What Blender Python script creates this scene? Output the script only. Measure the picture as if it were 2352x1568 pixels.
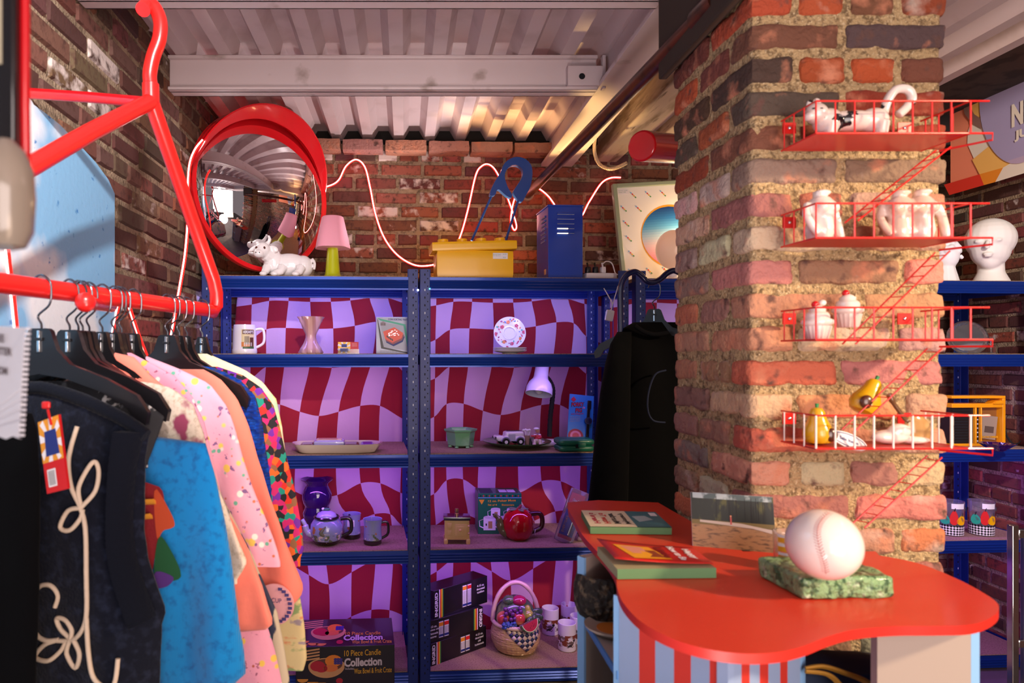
import bpy, math, random
from mathutils import Vector, Matrix, noise
random.seed(7)
S = bpy.context.scene
for o in list(bpy.data.objects): bpy.data.objects.remove(o)
C = S.collection
PI = math.pi
F = 1563.; CX = 930.; CY = 815.; H = 1.43          # focal length in pixels, vanishing point, eye height
K = .062                                            # the racks and the back wall run slightly away to the right
YAW = math.atan(K)
# ---------------------------------------------------------------- camera, world, exposure
cam = bpy.data.objects.new('camera', bpy.data.cameras.new('camera')); C.objects.link(cam); S.camera = cam
cam.location = (0, 0, H); cam.rotation_euler = (PI/2, 0, 0)
cam.data.sensor_width = 36; cam.data.lens = F/2352*36
cam.data.shift_x = (1176-CX)/2352; cam.data.shift_y = (CY-784)/2352
cam.data.clip_start = .05
cam.data.dof.use_dof = True; cam.data.dof.focus_distance = 2.95; cam.data.dof.aperture_fstop = 4.5
w = bpy.data.worlds.new('world'); S.world = w; w.use_nodes = True
w.node_tree.nodes['Background'].inputs[0].default_value = (.62, .50, .52, 1)
w.node_tree.nodes['Background'].inputs[1].default_value = .32
S.view_settings.view_transform = 'Standard'; S.view_settings.look = 'None'
S.view_settings.exposure = 0.0; S.view_settings.gamma = 1; S.view_settings.use_curve_mapping = False
def light(name, kind, loc, energy, col, target=None, size=.3, size_y=None, spot=None, blend=.5):
    d = bpy.data.lights.new(name, kind); d.energy = energy; d.color = col
    if kind == 'AREA':
        d.size = size
        if size_y: d.shape = 'RECTANGLE'; d.size_y = size_y
    elif kind == 'SPOT':
        d.spot_size = math.radians(spot or 60); d.spot_blend = blend; d.shadow_soft_size = size
    else: d.shadow_soft_size = size
    o = bpy.data.objects.new(name, d); C.objects.link(o); o.location = loc
    if target is not None:
        o.rotation_euler = (Vector(target)-Vector(loc)).to_track_quat('-Z', 'Y').to_euler()
    return o
def P(px, py, d): return Vector(((px-CX)/F*d, d, H-(py-CY)/F*d))
def PR(px, py, d=0):
    y = (2.926+d)/(1-K*(px-CX)/F); return P(px, py, y)
def PRz(px, z, d=0):
    p = PR(px, 815, d); return Vector((p.x, p.y, z))
def base(px, py, z, r=0):                            # centre of a thing whose front foot shows at px,py on a board at height z
    d = (H-z)*F/(py-CY); x = (px-CX)/F*(d+r); return Vector((x, d+r, z))
LIGHTS = [
 light('room_fill', 'AREA', (.95, -1.7, 1.5), 85, (1, .84, .80), (-.1, 2.6, 1.6), 2.0),
 light('warm_key', 'SPOT', (2.35, -.1, 2.3), 290, (1, .74, .48), (.90, 1.4, .98), .09, spot=44, blend=.18),
 light('warm_floor_bounce', 'AREA', (1.0, -.6, .9), 9, (1, .7, .5), (.9, 1.4, 1.5), .8),
 light('left_white', 'SPOT', (.05, .2, 2.4), 190, (1, .95, .92), (-.9, 1.55, 1.95), .03, spot=62, blend=.5),
 light('deck_bounce_fill', 'SPOT', (.15, .45, .85), 60, (1, .80, .78), (-.1, 2.3, 2.5), .25, spot=80, blend=.8),  # added lamp below the view, standing in for light bounced onto the deck
 light('right_spot', 'SPOT', (1.75, .6, 2.45), 260, (1, .88, .78), (2.65, 3.0, 1.95), .05, spot=58, blend=.5),
]
# purple light strips tucked behind the front beams of the racks
for i, (px, z, e, col) in enumerate([
    (715, 1.70, 5.0, (.30, .24, 1)), (1190, 1.70, 4.0, (.45, .38, 1)), (715, 1.38, 5.0, (.50, .16, 1)), (1190, 1.38, 3.0, (.52, .26, 1)),
    (715, .95, 6.5, (.42, .11, 1)), (1190, .95, 4.5, (.42, .16, 1)), (715, .535, 6.5, (.38, .10, 1)), (1190, .535, 5.5, (.50, .2, 1)),
    (2150, .95, 6, (.42, .12, 1)), (2150, .535, 5, (.42, .14, 1)), (2150, 1.38, 3.0, (.5, .35, 1)), (1660, 1.70, 3, (.45, .38, 1))]):
    p = PRz(px, z, .05)
    l = light('led_light', 'AREA', p, e*.4, col, None, .84, .02)
    l.rotation_euler = (math.radians(32), 0, YAW)
for px, e in ((715, 1.4), (1190, 1.2)):             # the bright blue of the rear top rail
    l = light('rail_light', 'AREA', PRz(px, 1.74, .06), e, (.12, .22, 1), None, .84, .015); l.rotation_euler = (math.radians(75), 0, YAW)
light('uplight_warm', 'SPOT', PRz(1340, 1.80, .34), 45, (1, .60, .22), (.62, 2.9, 2.56), .03, spot=58)
light('uplight_globe', 'POINT', PRz(1610, 2.02, .22), 4, (1, .62, .28), None, .04)
light('uplight_amber', 'SPOT', PRz(1140, 1.82, .22), 38, (1, .62, .24), (.50, 3.02, 2.53), .02, spot=64)
light('uplight_white', 'SPOT', PRz(1085, 1.83, .30), 26, (1, .90, .90), (-.25, 2.85, 2.56), .02, spot=95)
light('uplight_beam', 'SPOT', (-.1, 1.2, 1.2), 8, (1, .95, .95), (.0, 2.46, 2.4), .02, spot=14, blend=.3)
light('red_glow', 'POINT', PRz(520, 2.25, .42), 1.0, (1, .06, .06), None, .03)
light('purple_corner', 'AREA', (2.3, 2.2, .9), 3, (.5, .12, 1), (2.9, 3.2, .8), .4)
# ---------------------------------------------------------------- materials
def hexc(h):
    c = [int(h[i:i+2], 16)/255 for i in (0, 2, 4)]
    return tuple((x/12.92 if x <= .04045 else ((x+.055)/1.055)**2.4) for x in c)+(1,)
def col(c): return hexc(c) if isinstance(c, str) else tuple(c[:3])+(1,)
_m = {}
def M(name, base_c, rough=.5, metal=0, layers=(), bump=None, coat=0, emit=0, trans=0, attr=None, sheen=0, alpha=1):
    """layers: (kind, params..., colour); masks in object space"""
    if name in _m: return _m[name]
    m = bpy.data.materials.new(name); m.use_nodes = True; nt = m.node_tree; N = nt.nodes; L = nt.links
    b = N['Principled BSDF']; b.inputs['Roughness'].default_value = rough; b.inputs['Metallic'].default_value = metal
    b.inputs['Coat Weight'].default_value = coat; b.inputs['Coat Roughness'].default_value = .08
    b.inputs['Transmission Weight'].default_value = trans; b.inputs['Sheen Weight'].default_value = sheen
    b.inputs['Alpha'].default_value = alpha
    tc = N.new('ShaderNodeTexCoord'); oc = tc.outputs['Object']
    rgb = N.new('ShaderNodeRGB'); rgb.outputs[0].default_value = col(base_c); cur = rgb.outputs[0]
    if attr:
        a = N.new('ShaderNodeAttribute'); a.attribute_name = attr; cur = a.outputs['Color']
    def math_(op, a, bb=None):
        n = N.new('ShaderNodeMath'); n.operation = op; n.use_clamp = False
        for i, x in enumerate((a, bb)):
            if x is None: continue
            if isinstance(x, (int, float)): n.inputs[i].default_value = x
            else: L.new(x, n.inputs[i])
        return n.outputs[0]
    def ramp(f, lo, hi):
        n = N.new('ShaderNodeMapRange'); n.inputs[1].default_value = lo; n.inputs[2].default_value = hi; L.new(f, n.inputs[0]); return n.outputs[0]
    def tex(kind, scale, sc=None, off=(0, 0, 0)):
        mp = N.new('ShaderNodeMapping'); L.new(oc, mp.inputs[0]); mp.inputs['Location'].default_value = off
        if sc: mp.inputs['Scale'].default_value = sc
        if kind == 'noise':
            n = N.new('ShaderNodeTexNoise'); n.inputs['Scale'].default_value = scale; n.inputs['Detail'].default_value = 4; L.new(mp.outputs[0], n.inputs['Vector']); return n
        if kind == 'voronoi':
            n = N.new('ShaderNodeTexVoronoi'); n.inputs['Scale'].default_value = scale; L.new(mp.outputs[0], n.inputs['Vector']); return n
        if kind == 'wave':
            n = N.new('ShaderNodeTexWave'); n.inputs['Scale'].default_value = scale; L.new(mp.outputs[0], n.inputs['Vector']); return n
    for ly in layers:
        k = ly[0]
        if k == 'noise':                             # scale lo hi colour [scalevec] [offset]
            f = ramp(tex('noise', ly[1], ly[5] if len(ly) > 5 else None, (ly[6],)*3 if len(ly) > 6 else (0, 0, 0)).outputs['Fac'], ly[2], ly[3]); c = ly[4]
        elif k == 'band':                            # axis lo hi colour
            sx = N.new('ShaderNodeSeparateXYZ'); L.new(oc, sx.inputs[0]); v = sx.outputs['XYZ'.index(ly[1])]
            f = math_('MULTIPLY', math_('GREATER_THAN', v, ly[2]), math_('LESS_THAN', v, ly[3])); c = ly[4]
        elif k == 'noiseband':                       # scale thr axis lo hi colour
            sx = N.new('ShaderNodeSeparateXYZ'); L.new(oc, sx.inputs[0]); v = sx.outputs['XYZ'.index(ly[3])]
            f = math_('MULTIPLY', math_('GREATER_THAN', v, ly[4]), math_('LESS_THAN', v, ly[5]))
            f = math_('MULTIPLY', f, ramp(tex('noise', ly[1], None, (ly[7],)*3 if len(ly) > 7 else (0, 0, 0)).outputs['Fac'], ly[2], ly[2]+.03)); c = ly[6]
        elif k == 'spots':                           # scale radius colour offset
            f = ramp(tex('voronoi', ly[1], None, (ly[4],)*3).outputs['Distance'], ly[2], ly[2]-.06); c = ly[3]
        elif k == 'wave':                            # scale lo hi colour scalevec
            f = ramp(tex('wave', ly[1], ly[5] if len(ly) > 5 else None).outputs['Fac'], ly[2], ly[3]); c = ly[4]
        elif k == 'cells':                           # scale list-of-colours
            vo = tex('voronoi', ly[1], ly[3] if len(ly) > 3 else None); sp = N.new('ShaderNodeSeparateColor'); L.new(vo.outputs['Color'], sp.inputs[0])
            cr = N.new('ShaderNodeValToRGB'); cr.color_ramp.interpolation = 'CONSTANT'
            n_ = len(ly[2])
            while len(cr.color_ramp.elements) < n_: cr.color_ramp.elements.new(.5)
            for i, cc in enumerate(ly[2]): cr.color_ramp.elements[i].position = i/n_; cr.color_ramp.elements[i].color = col(cc)
            L.new(sp.outputs[0], cr.inputs[0]); cur = cr.outputs[0]; continue
        elif k == 'white':                           # per-brick whitening from attribute W
            a = N.new('ShaderNodeAttribute'); a.attribute_name = 'W'
            f = ramp(math_('ADD', tex('noise', ly[1]).outputs['Fac'], a.outputs['Fac']), ly[2], ly[3]); c = ly[4]
        mx = N.new('ShaderNodeMix'); mx.data_type = 'RGBA'; mx.clamp_factor = True
        L.new(f, mx.inputs[0]); L.new(cur, mx.inputs[6]); mx.inputs[7].default_value = col(c); cur = mx.outputs[2]
    L.new(cur, b.inputs['Base Color'])
    if emit:
        L.new(cur, b.inputs['Emission Color']); b.inputs['Emission Strength'].default_value = emit
    if bump:                                         # (kind, scale, strength, distance, scalevec)
        t = tex(bump[0], bump[1], bump[4] if len(bump) > 4 else None)
        bp = N.new('ShaderNodeBump'); bp.inputs['Strength'].default_value = bump[2]; bp.inputs['Distance'].default_value = bump[3]
        L.new(t.outputs['Fac'] if bump[0] != 'voronoi' else t.outputs['Distance'], bp.inputs['Height']); L.new(bp.outputs[0], b.inputs['Normal'])
    m.diffuse_color = col(base_c); _m[name] = m
    return m
# ---------------------------------------------------------------- mesh helper
def frame(x, y):                                     # 3x3 from x and y directions
    x = Vector(x).normalized(); y = Vector(y); y = (y-x*y.dot(x)).normalized(); z = x.cross(y)
    return Matrix((x, y, z)).transposed()
class MB:
    def __init__(s): s.v = []; s.f = []; s.mi = []; s.mats = []; s.T = None; s.col = {}
    def add(s, vs, fs, m):
        if m not in s.mats: s.mats.append(m)
        k = s.mats.index(m); n = len(s.v)
        for p in vs:
            p = Vector(p); s.v.append(s.T @ p if s.T else p)
        for f in fs: s.f.append([n+i for i in f]); s.mi.append(k)
        return s
    def box(s, c, sz, m, R=None):
        c = Vector(c); R = R or Matrix.Identity(3); hx, hy, hz = (x/2 for x in sz)
        vs = [c+R@Vector((a*hx, b*hy, d*hz)) for a in (-1, 1) for b in (-1, 1) for d in (-1, 1)]
        return s.add(vs, [(0, 1, 3, 2), (4, 6, 7, 5), (0, 4, 5, 1), (2, 3, 7, 6), (0, 2, 6, 4), (1, 5, 7, 3)], m)
    def box2(s, a, b, m):
        a = Vector(a); b = Vector(b); return s.box((a+b)/2, [abs(b[i]-a[i]) for i in range(3)], m)
    def rbox(s, c, sz, r, m, R=None, n=4, nz=0, seed=0):
        c = Vector(c); R = R or Matrix.Identity(3); h = Vector(sz)/2; r = min(r, min(h)*.95)
        ns = n if isinstance(n, (tuple, list)) else (n, n, n); idx = {}; vs = []; fs = []
        def coord(k, N, hh):
            if k == 0: return -hh
            if k == N: return hh
            return -hh+2*hh*k/N
        def vert(i, j, k):
            if (i, j, k) in idx: return idx[(i, j, k)]
            p = Vector((coord(i, ns[0], h.x), coord(j, ns[1], h.y), coord(k, ns[2], h.z)))
            q = Vector([max(-(h[a]-r), min(h[a]-r, p[a])) for a in range(3)]); d = p-q
            if d.length > 1e-9: p = q+d.normalized()*r
            if nz:
                w_ = noise.noise(p*28+Vector((seed, seed*.7, 0)))*nz+noise.noise(p*75+Vector((0, seed, 0)))*nz*.45
                p = p+p.normalized()*0+(p-q*.9).normalized()*w_ if (p-q*.9).length > 0 else p
            idx[(i, j, k)] = len(vs); vs.append(c+R@p); return idx[(i, j, k)]
        for a in range(3):
            b, d = (a+1) % 3, (a+2) % 3
            for side in (0, ns[a]):
                for i in range(ns[b]):
                    for j in range(ns[d]):
                        q = []
                        for (u, t) in ((i, j), (i+1, j), (i+1, j+1), (i, j+1)):
                            e = [0, 0, 0]; e[a] = side; e[b] = u; e[d] = t; q.append(vert(*e))
                        fs.append(q if side else q[::-1])
        return s.add(vs, fs, m)
    def cyl(s, a, b, r0, m, r1=None, n=20, cap=True):
        a = Vector(a); b = Vector(b); r1 = r0 if r1 is None else r1; d = (b-a).normalized()
        x = d.orthogonal().normalized(); y = d.cross(x); vs = []; fs = []
        for p, r in ((a, r0), (b, r1)):
            for i in range(n): t = 2*PI*i/n; vs.append(p+x*math.cos(t)*r+y*math.sin(t)*r)
        for i in range(n): j = (i+1) % n; fs.append((i, j, n+j, n+i))
        if cap: fs.append(tuple(range(n))[::-1]); fs.append(tuple(range(n, 2*n)))
        return s.add(vs, fs, m)
    def tube(s, pts, r, m, n=10, closed=False, cap=True, flat=1):
        pts = [Vector(p) for p in pts]; N_ = len(pts); vs = []; fs = []
        up = None
        for i, p in enumerate(pts):
            if closed: t = (pts[(i+1) % N_]-pts[i-1]).normalized()
            else: t = (pts[min(i+1, N_-1)]-pts[max(i-1, 0)]).normalized()
            if up is None: up = t.orthogonal().normalized()
            up = (up-t*up.dot(t)).normalized() if (up-t*up.dot(t)).length > 1e-6 else t.orthogonal().normalized()
            sd = t.cross(up); rr = r[i] if isinstance(r, (list, tuple)) else r
            for k in range(n): a = 2*PI*k/n; vs.append(p+up*math.cos(a)*rr*flat+sd*math.sin(a)*rr)
        for i in range(N_ if closed else N_-1):
            for k in range(n):
                a = i*n+k; b = i*n+(k+1) % n; c = ((i+1) % N_)*n+(k+1) % n; d = ((i+1) % N_)*n+k; fs.append((a, b, c, d))
        if cap and not closed: fs.append(tuple(range(n))[::-1]); fs.append(tuple((N_-1)*n+k for k in range(n)))
        return s.add(vs, fs, m)
    def lathe(s, prof, m, c=(0, 0, 0), n=36, R=None, wob=None):
        c = Vector(c); R = R or Matrix.Identity(3); vs = []; fs = []
        for (r, z) in prof:
            for i in range(n):
                t = 2*PI*i/n; rr = r*(wob(t, z) if wob else 1); vs.append(c+R@Vector((rr*math.cos(t), rr*math.sin(t), z)))
        for j in range(len(prof)-1):
            for i in range(n):
                k = (i+1) % n; fs.append((j*n+i, j*n+k, (j+1)*n+k, (j+1)*n+i))
        fs.append(tuple(range(n))[::-1]); fs.append(tuple((len(prof)-1)*n+i for i in range(n)))
        return s.add(vs, fs, m)
    def ell(s, c, r, m, R=None, nu=20, nv=12):
        c = Vector(c); R = R or Matrix.Identity(3); r = (r, r, r) if isinstance(r, (int, float)) else r; vs = [c+R@Vector((0, 0, -r[2]))]; fs = []
        for j in range(1, nv):
            p = -PI/2+PI*j/nv
            for i in range(nu):
                t = 2*PI*i/nu; vs.append(c+R@Vector((r[0]*math.cos(p)*math.cos(t), r[1]*math.cos(p)*math.sin(t), r[2]*math.sin(p))))
        vs.append(c+R@Vector((0, 0, r[2])))
        for i in range(nu):
            k = (i+1) % nu; fs.append((0, 1+k, 1+i)); e = 1+(nv-2)*nu; fs.append((e+i, e+k, len(vs)-1))
            for j in range(nv-2): fs.append((1+j*nu+i, 1+j*nu+k, 1+(j+1)*nu+k, 1+(j+1)*nu+i))
        return s.add(vs, fs, m)
    def prism(s, pts, t, m, o=(0, 0, 0), R=None, m_side=None):     # polygon in local xy, extruded 0..t along local z
        o = Vector(o); R = R or Matrix.Identity(3); n = len(pts)
        ar = sum(pts[i][0]*pts[(i+1) % n][1]-pts[(i+1) % n][0]*pts[i][1] for i in range(n))
        if ar < 0: pts = pts[::-1]
        vs = [o+R@Vector((p[0], p[1], z)) for z in (0, t) for p in pts]
        s.add(vs, [tuple(range(n))[::-1], tuple(range(n, 2*n))], m)
        return s.add(vs, [(i, (i+1) % n, n+(i+1) % n, n+i) for i in range(n)], m_side or m)
    def loft(s, rings, m, cap=True):
        n = len(rings[0]); vs = [p for r in rings for p in r]; fs = []
        for j in range(len(rings)-1):
            for i in range(n): k = (i+1) % n; fs.append((j*n+i, j*n+k, (j+1)*n+k, (j+1)*n+i))
        if cap: fs.append(tuple(range(n))[::-1]); fs.append(tuple((len(rings)-1)*n+i for i in range(n)))
        return s.add(vs, fs, m)
    def build(s, name, parent=None, world=False, ang=38, bevel=0, remesh=0, sub=0, colors=None, origin=None):
        vs = s.v
        off = None
        if parent is not None and world:
            inv = parent['_m'] if False else mats_of[parent.name].inverted(); vs = [inv@p for p in vs]
        if parent is None:
            if origin is not None: off = Vector(origin)
            else:
                lo = [min(p[i] for p in vs) for i in range(3)]; hi = [max(p[i] for p in vs) for i in range(3)]
                off = Vector(((lo[0]+hi[0])/2, (lo[1]+hi[1])/2, lo[2]))
            vs = [p-off for p in vs]
        me = bpy.data.meshes.new(name); me.from_pydata([tuple(p) for p in vs], [], s.f)
        for m in s.mats: me.materials.append(m)
        me.polygons.foreach_set('material_index', s.mi)
        if ang: me.shade_smooth(); me.set_sharp_from_angle(angle=math.radians(ang))
        for nm, data in s.col.items():
            a = me.attributes.new(nm, 'FLOAT_COLOR' if nm == 'Col' else 'FLOAT', 'POINT')
            for i, c in enumerate(data):
                if nm == 'Col': a.data[i].color = c
                else: a.data[i].value = c
        me.update()
        o = bpy.data.objects.new(name, me); C.objects.link(o)
        if off is not None: o.location = off
        if parent is not None: o.parent = parent
        if bevel:
            b = o.modifiers.new('b', 'BEVEL'); b.width = bevel; b.segments = 2; b.limit_method = 'ANGLE'; b.angle_limit = .7
        if remesh:
            r = o.modifiers.new('r', 'REMESH'); r.mode = 'VOXEL'; r.voxel_size = remesh; r.use_smooth_shade = True
            q = o.modifiers.new('s', 'SMOOTH'); q.iterations = 3; q.factor = .6
        if sub: q = o.modifiers.new('u', 'SUBSURF'); q.levels = sub; q.render_levels = sub
        return o
mats_of = {}
def tag(o, label, cat, group=None, kind=None):
    o['label'] = label; o['category'] = cat
    if group: o['group'] = group
    if kind: o['kind'] = kind
    return o
def struct(o): o['kind'] = 'structure'; return o
def thing(name, label, cat, loc=(0, 0, 0), rz=0, group=None):
    o = bpy.data.objects.new(name, None); C.objects.link(o); o.location = loc; o.rotation_euler = (0, 0, rz); o.empty_display_size = .05
    mats_of[o.name] = Matrix.Translation(Vector(loc)) @ Matrix.Rotation(rz, 4, 'Z')
    return tag(o, label, cat, group)
def dup(root, loc, rz=0, label=None):
    r = root.copy(); C.objects.link(r); r.location = loc; r.rotation_euler = (0, 0, rz)
    mats_of[r.name] = Matrix.Translation(Vector(loc)) @ Matrix.Rotation(rz, 4, 'Z')
    if label: r['label'] = label
    for ch in list(root.children):
        c = ch.copy(); C.objects.link(c); c.parent = r
        for g in list(ch.children):
            d = g.copy(); C.objects.link(d); d.parent = c
    return r
_tx = {}
def glyphs(s, bold=0):
    k = (s, bold)
    if k in _tx: return _tx[k]
    cu = bpy.data.curves.new('t', 'FONT'); cu.body = s; cu.size = 1; cu.offset = bold; cu.resolution_u = 3
    ob = bpy.data.objects.new('t', cu); C.objects.link(ob)
    dg = bpy.context.evaluated_depsgraph_get(); me = bpy.data.meshes.new_from_object(ob.evaluated_get(dg))
    vs = [(v.co.x, v.co.y) for v in me.vertices]; fs = [tuple(p.vertices) for p in me.polygons]
    bpy.data.objects.remove(ob); bpy.data.curves.remove(cu); bpy.data.meshes.remove(me)
    x0 = min(v[0] for v in vs); x1 = max(v[0] for v in vs); y0 = min(v[1] for v in vs); y1 = max(v[1] for v in vs)
    _tx[k] = ([((v[0]-x0)/(x1-x0)-.5, (v[1]-y0)/(y1-y0)-.5) for v in vs], fs); return _tx[k]
def put_text(mb, s, w, h, c, xd, yd, m, bold=0, slant=0, cyl_r=None, a0=0):
    vs, fs = glyphs(s, bold); c = Vector(c)
    if cyl_r:                                        # wrapped round a vertical cylinder centred on c (front = -y)
        out = []
        for x, y in vs: a = x*w/cyl_r+a0; out.append(c+Vector((cyl_r*math.sin(a), -cyl_r*math.cos(a), y*h)))
        mb.add(out, fs, m)
    else:
        xd = Vector(xd).normalized(); yd = Vector(yd).normalized()
        mb.add([c+xd*(x*w+slant*y*h)+yd*y*h for x, y in vs], fs, m)
def patch(mb, r, a0, a1, z0, z1, m, n=10, c=(0, 0, 0), rz=None):  # curved label on a cylinder, angle 0 = front (-y)
    c = Vector(c); vs = []; fs = []
    nz = 6 if rz else 1
    for j in range(nz+1):
        z = z0+(z1-z0)*j/nz; rr = rz(z) if rz else r
        for i in range(n+1):
            a = a0+(a1-a0)*i/n; vs.append(c+Vector((rr*math.sin(a), -rr*math.cos(a), z)))
    for j in range(nz):
        for i in range(n): q = j*(n+1)+i; fs.append((q, q+1, q+n+2, q+n+1))
    mb.add(vs, fs, m)
def arc(c, r, a0, a1, n=16, xd=(1, 0, 0), yd=(0, 0, 1)):
    c = Vector(c); xd = Vector(xd); yd = Vector(yd)
    return [c+xd*(r*math.cos(a0+(a1-a0)*i/n))+yd*(r*math.sin(a0+(a1-a0)*i/n)) for i in range(n+1)]
def smooth_path(pts, k=6, closed=False):
    pts = [Vector(p) for p in pts]; n = len(pts); out = []
    for i in range(n if closed else n-1):
        g = (lambda j: pts[j % n]) if closed else (lambda j: pts[max(0, min(n-1, j))])
        p0, p1, p2, p3 = g(i-1), g(i), g(i+1), g(i+2)
        for q in range(k):
            t = q/k; out.append(.5*((2*p1)+(p2-p0)*t+(2*p0-5*p1+4*p2-p3)*t*t+(3*p1-p0-3*p2+p3)*t**3))
    if not closed: out.append(pts[-1])
    return out
# shared materials
mWhitePaint = M('white_paint', 'cdbcbc', .45, layers=[('noise', 9, .62, .75, 'a08f88')], bump=('noise', 60, .15, .002))
mDeck = M('deck_paint', 'c6b2b3', .38, layers=[('noise', 6, .55, .8, 'a8928f')])
mMortar = M('mortar', '9a846c', .95, layers=[('noise', 60, .45, .65, '6d5b48'), ('noise', 14, .5, .7, 'b09a80')], bump=('noise', 130, .9, .01))
mMortarP = M('pillar_mortar', 'b99d72', .97, layers=[('noise', 90, .48, .62, '7d6546'), ('noise', 220, .55, .7, 'd9c29a')], bump=('noise', 160, 1, .012))
mBrick = M('brick', 'ffffff', .85, attr='Col', layers=[('noise', 45, .50, .72, '4a2a22'), ('white', 22, .95, 1.12, 'd2c2bb')], bump=('noise', 120, .5, .004))
mBrickP = M('pillar_brick', 'ffffff', .88, attr='Col', layers=[('noise', 18, .55, .75, 'c98263'), ('noise', 30, .58, .72, '5d4038'), ('white', 16, .92, 1.15, 'c5b1a2')], bump=('noise', 90, .9, .008))
mBlue = M('rack_blue', '08256f', .5, .05, coat=.05, bump=('wave', 30, .3, .001, (0, 0, 6)))
mBlueD = M('rack_blue_beam', '0a3590', .32, .4, coat=.2)
mHole = M('slot_dark', '05070f', .8)
mSlotL = M('slot_light', 'b9bfd0', .5)
mBoard = M('particle_board', 'a08468', .8, layers=[('noise', 160, .5, .65, '80604f')])
mRed = M('red_paint', 'e0201c', .3, coat=.4)
mRedD = M('red_gloss', 'd0101a', .25, coat=.5)
mBlack = M('black_plastic', '0c0b0d', .35)
mBlackM = M('black_matt', '08080a', .8)
mChrome = M('chrome', 'dfe2e6', .12, 1)
mWhite = M('white_glaze', 'e6e0e2', .15, coat=.6)
mWhiteP = M('white_print', 'e8e6ea', .6)
mYel = M('yellow_plastic', 'f2b705', .35, coat=.15)
mGrey = M('grey_laminate', 'a7988e', .5)
mLBlue = M('light_blue_edge', '86b6e6', .45)
mGold = M('gold_print', 'e0a51e', .5)
mClear = M('clear_plastic', 'f4f4f8', .05, trans=.95)
# ---------------------------------------------------------------- brickwork
RED = ['7a4034', '874638', '6a382f', '8c4e3e', '5c3a34', '74453b', '955444']
DARK = ['4c2a22', '5a2f25', '3d2420', '6a3427', '54302a']
def brick_wall(name, o, u, n, L_, z0, z1, pal, pw=.1, bl=.205, bh=.058, j=.013, seed=1, skip=None, whit=None):
    rnd = random.Random(seed); o = Vector(o); u = Vector(u).normalized(); n = Vector(n).normalized(); mb = MB(); mb.col = {'Col': [], 'W': []}
    def reg(c, w_, k): mb.col['Col'] += [c]*k; mb.col['W'] += [w_]*k
    t = .06                                          # solid mortar slab behind
    a = len(mb.v)
    vs = [o+u*x+n*y+Vector((0, 0, z)) for x in (0, L_) for y in (-t, 0) for z in (z0, z1)]
    mb.add(vs, [(0, 1, 3, 2), (4, 6, 7, 5), (0, 4, 5, 1), (2, 3, 7, 6), (0, 2, 6, 4), (1, 5, 7, 3)], mMortar); reg((.3, .25, .2, 1), -1, 8)
    z = z0; row = 0
    S5 = [0, .035, .5, .965, 1]; T4 = [0, .12, .88, 1]
    while z < z1-.02:
        x = -(row % 2)*bl*.5-rnd.random()*.03; hd = (row % 6 == 4)
        while x < L_:
            b = (bl*.47 if hd else bl*(.93+.12*rnd.random())); x0 = max(x, 0); x1 = min(x+b, L_)
            if x1-x0 > .03 and not (skip and skip((x0+x1)/2, z+bh/2)):
                c = col(rnd.choice(pal)); c = tuple(min(1, q*(.75+.5*rnd.random())) for q in c[:3])+(1,)
                ww = (rnd.random()*.5 if rnd.random() < pw*3 else rnd.random()*.22)+(whit((x0+x1)/2, z) if whit else 0)
                pr = .006+rnd.random()*.006; zz = z+rnd.uniform(-.002, .002); hh = min(bh+rnd.uniform(-.003, .003), z1-zz)
                vs = []
                for ti, tt in enumerate(T4):
                    for si, ss in enumerate(S5):
                        edge = ti in (0, 3) or si in (0, 4)
                        p = o+u*(x0+(x1-x0)*ss)+Vector((0, 0, zz+hh*tt)); d = -.004 if edge else pr+noise.noise(p*30)*.004
                        vs.append(p+n*d+Vector((0, 0, noise.noise(p*25+Vector((9, 9, 9)))*.004)))
                fs = []
                flip = u.cross(Vector((0, 0, 1))).dot(n) < 0
                for ti in range(3):
                    for si in range(4):
                        q = ti*5+si; f = (q, q+1, q+6, q+5); fs.append(f[::-1] if flip else f)
                mb.add(vs, fs, mBrick); reg(c, ww, 20)
            x += b+j
        z += bh+j; row += 1
    return mb
wy = lambda x: 3.47+K*x
ARC = [(.9*F/(CX-px), H-(py-CY)/F*.9*F/(CX-px)) for px, py in ((60, 240), (85, 258), (120, 285), (165, 330), (205, 372), (235, 412), (250, 445))]
def arch(y):
    if y <= ARC[0][0]: return ARC[0][1]+(ARC[0][0]-y)*.15
    for a, b in zip(ARC, ARC[1:]):
        if y <= b[0]: return a[1]+(b[1]-a[1])*(y-a[0])/(b[0]-a[0])
    return ARC[-1][1]
ub = Vector((1, K, 0)).normalized(); nb = Vector((K, -1, 0)).normalized()
mb = brick_wall('wall_back', (-1.1, wy(-1.1), 0), ub, nb, 4.2, 0.0, 2.50, RED, pw=.16, seed=3, whit=lambda x, z: .14 if (z > 1.95 and x < 1.5) else 0)
struct(mb.build('wall_back', origin=(0, 3.5, 0), ang=30))
mb = brick_wall('wall_left', (-.9, -.2, 0), (0, 1, 0), (1, 0, 0), 3.75, 0.0, 3.0, ['5f4034', '6e4a3a', '4c3228', '7a4c3c', '6a4a3e'], pw=.1, seed=5,
                whit=lambda x, z: (.10 if (z > 1.95 and x < 2.35) else 0), skip=lambda x, z: x < 2.24 and z < arch(x-.2))
struct(mb.build('wall_left', origin=(-.9, 1.7, 0), ang=30))
mb = brick_wall('wall_right', (2.95, -.5, 0), (0, 1, 0), (-1, 0, 0), 4.3, 0.0, 3.0, DARK+RED[:3], pw=.05, seed=8)
struct(mb.build('wall_right', origin=(2.95, 1.7, 0), ang=30))
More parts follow.
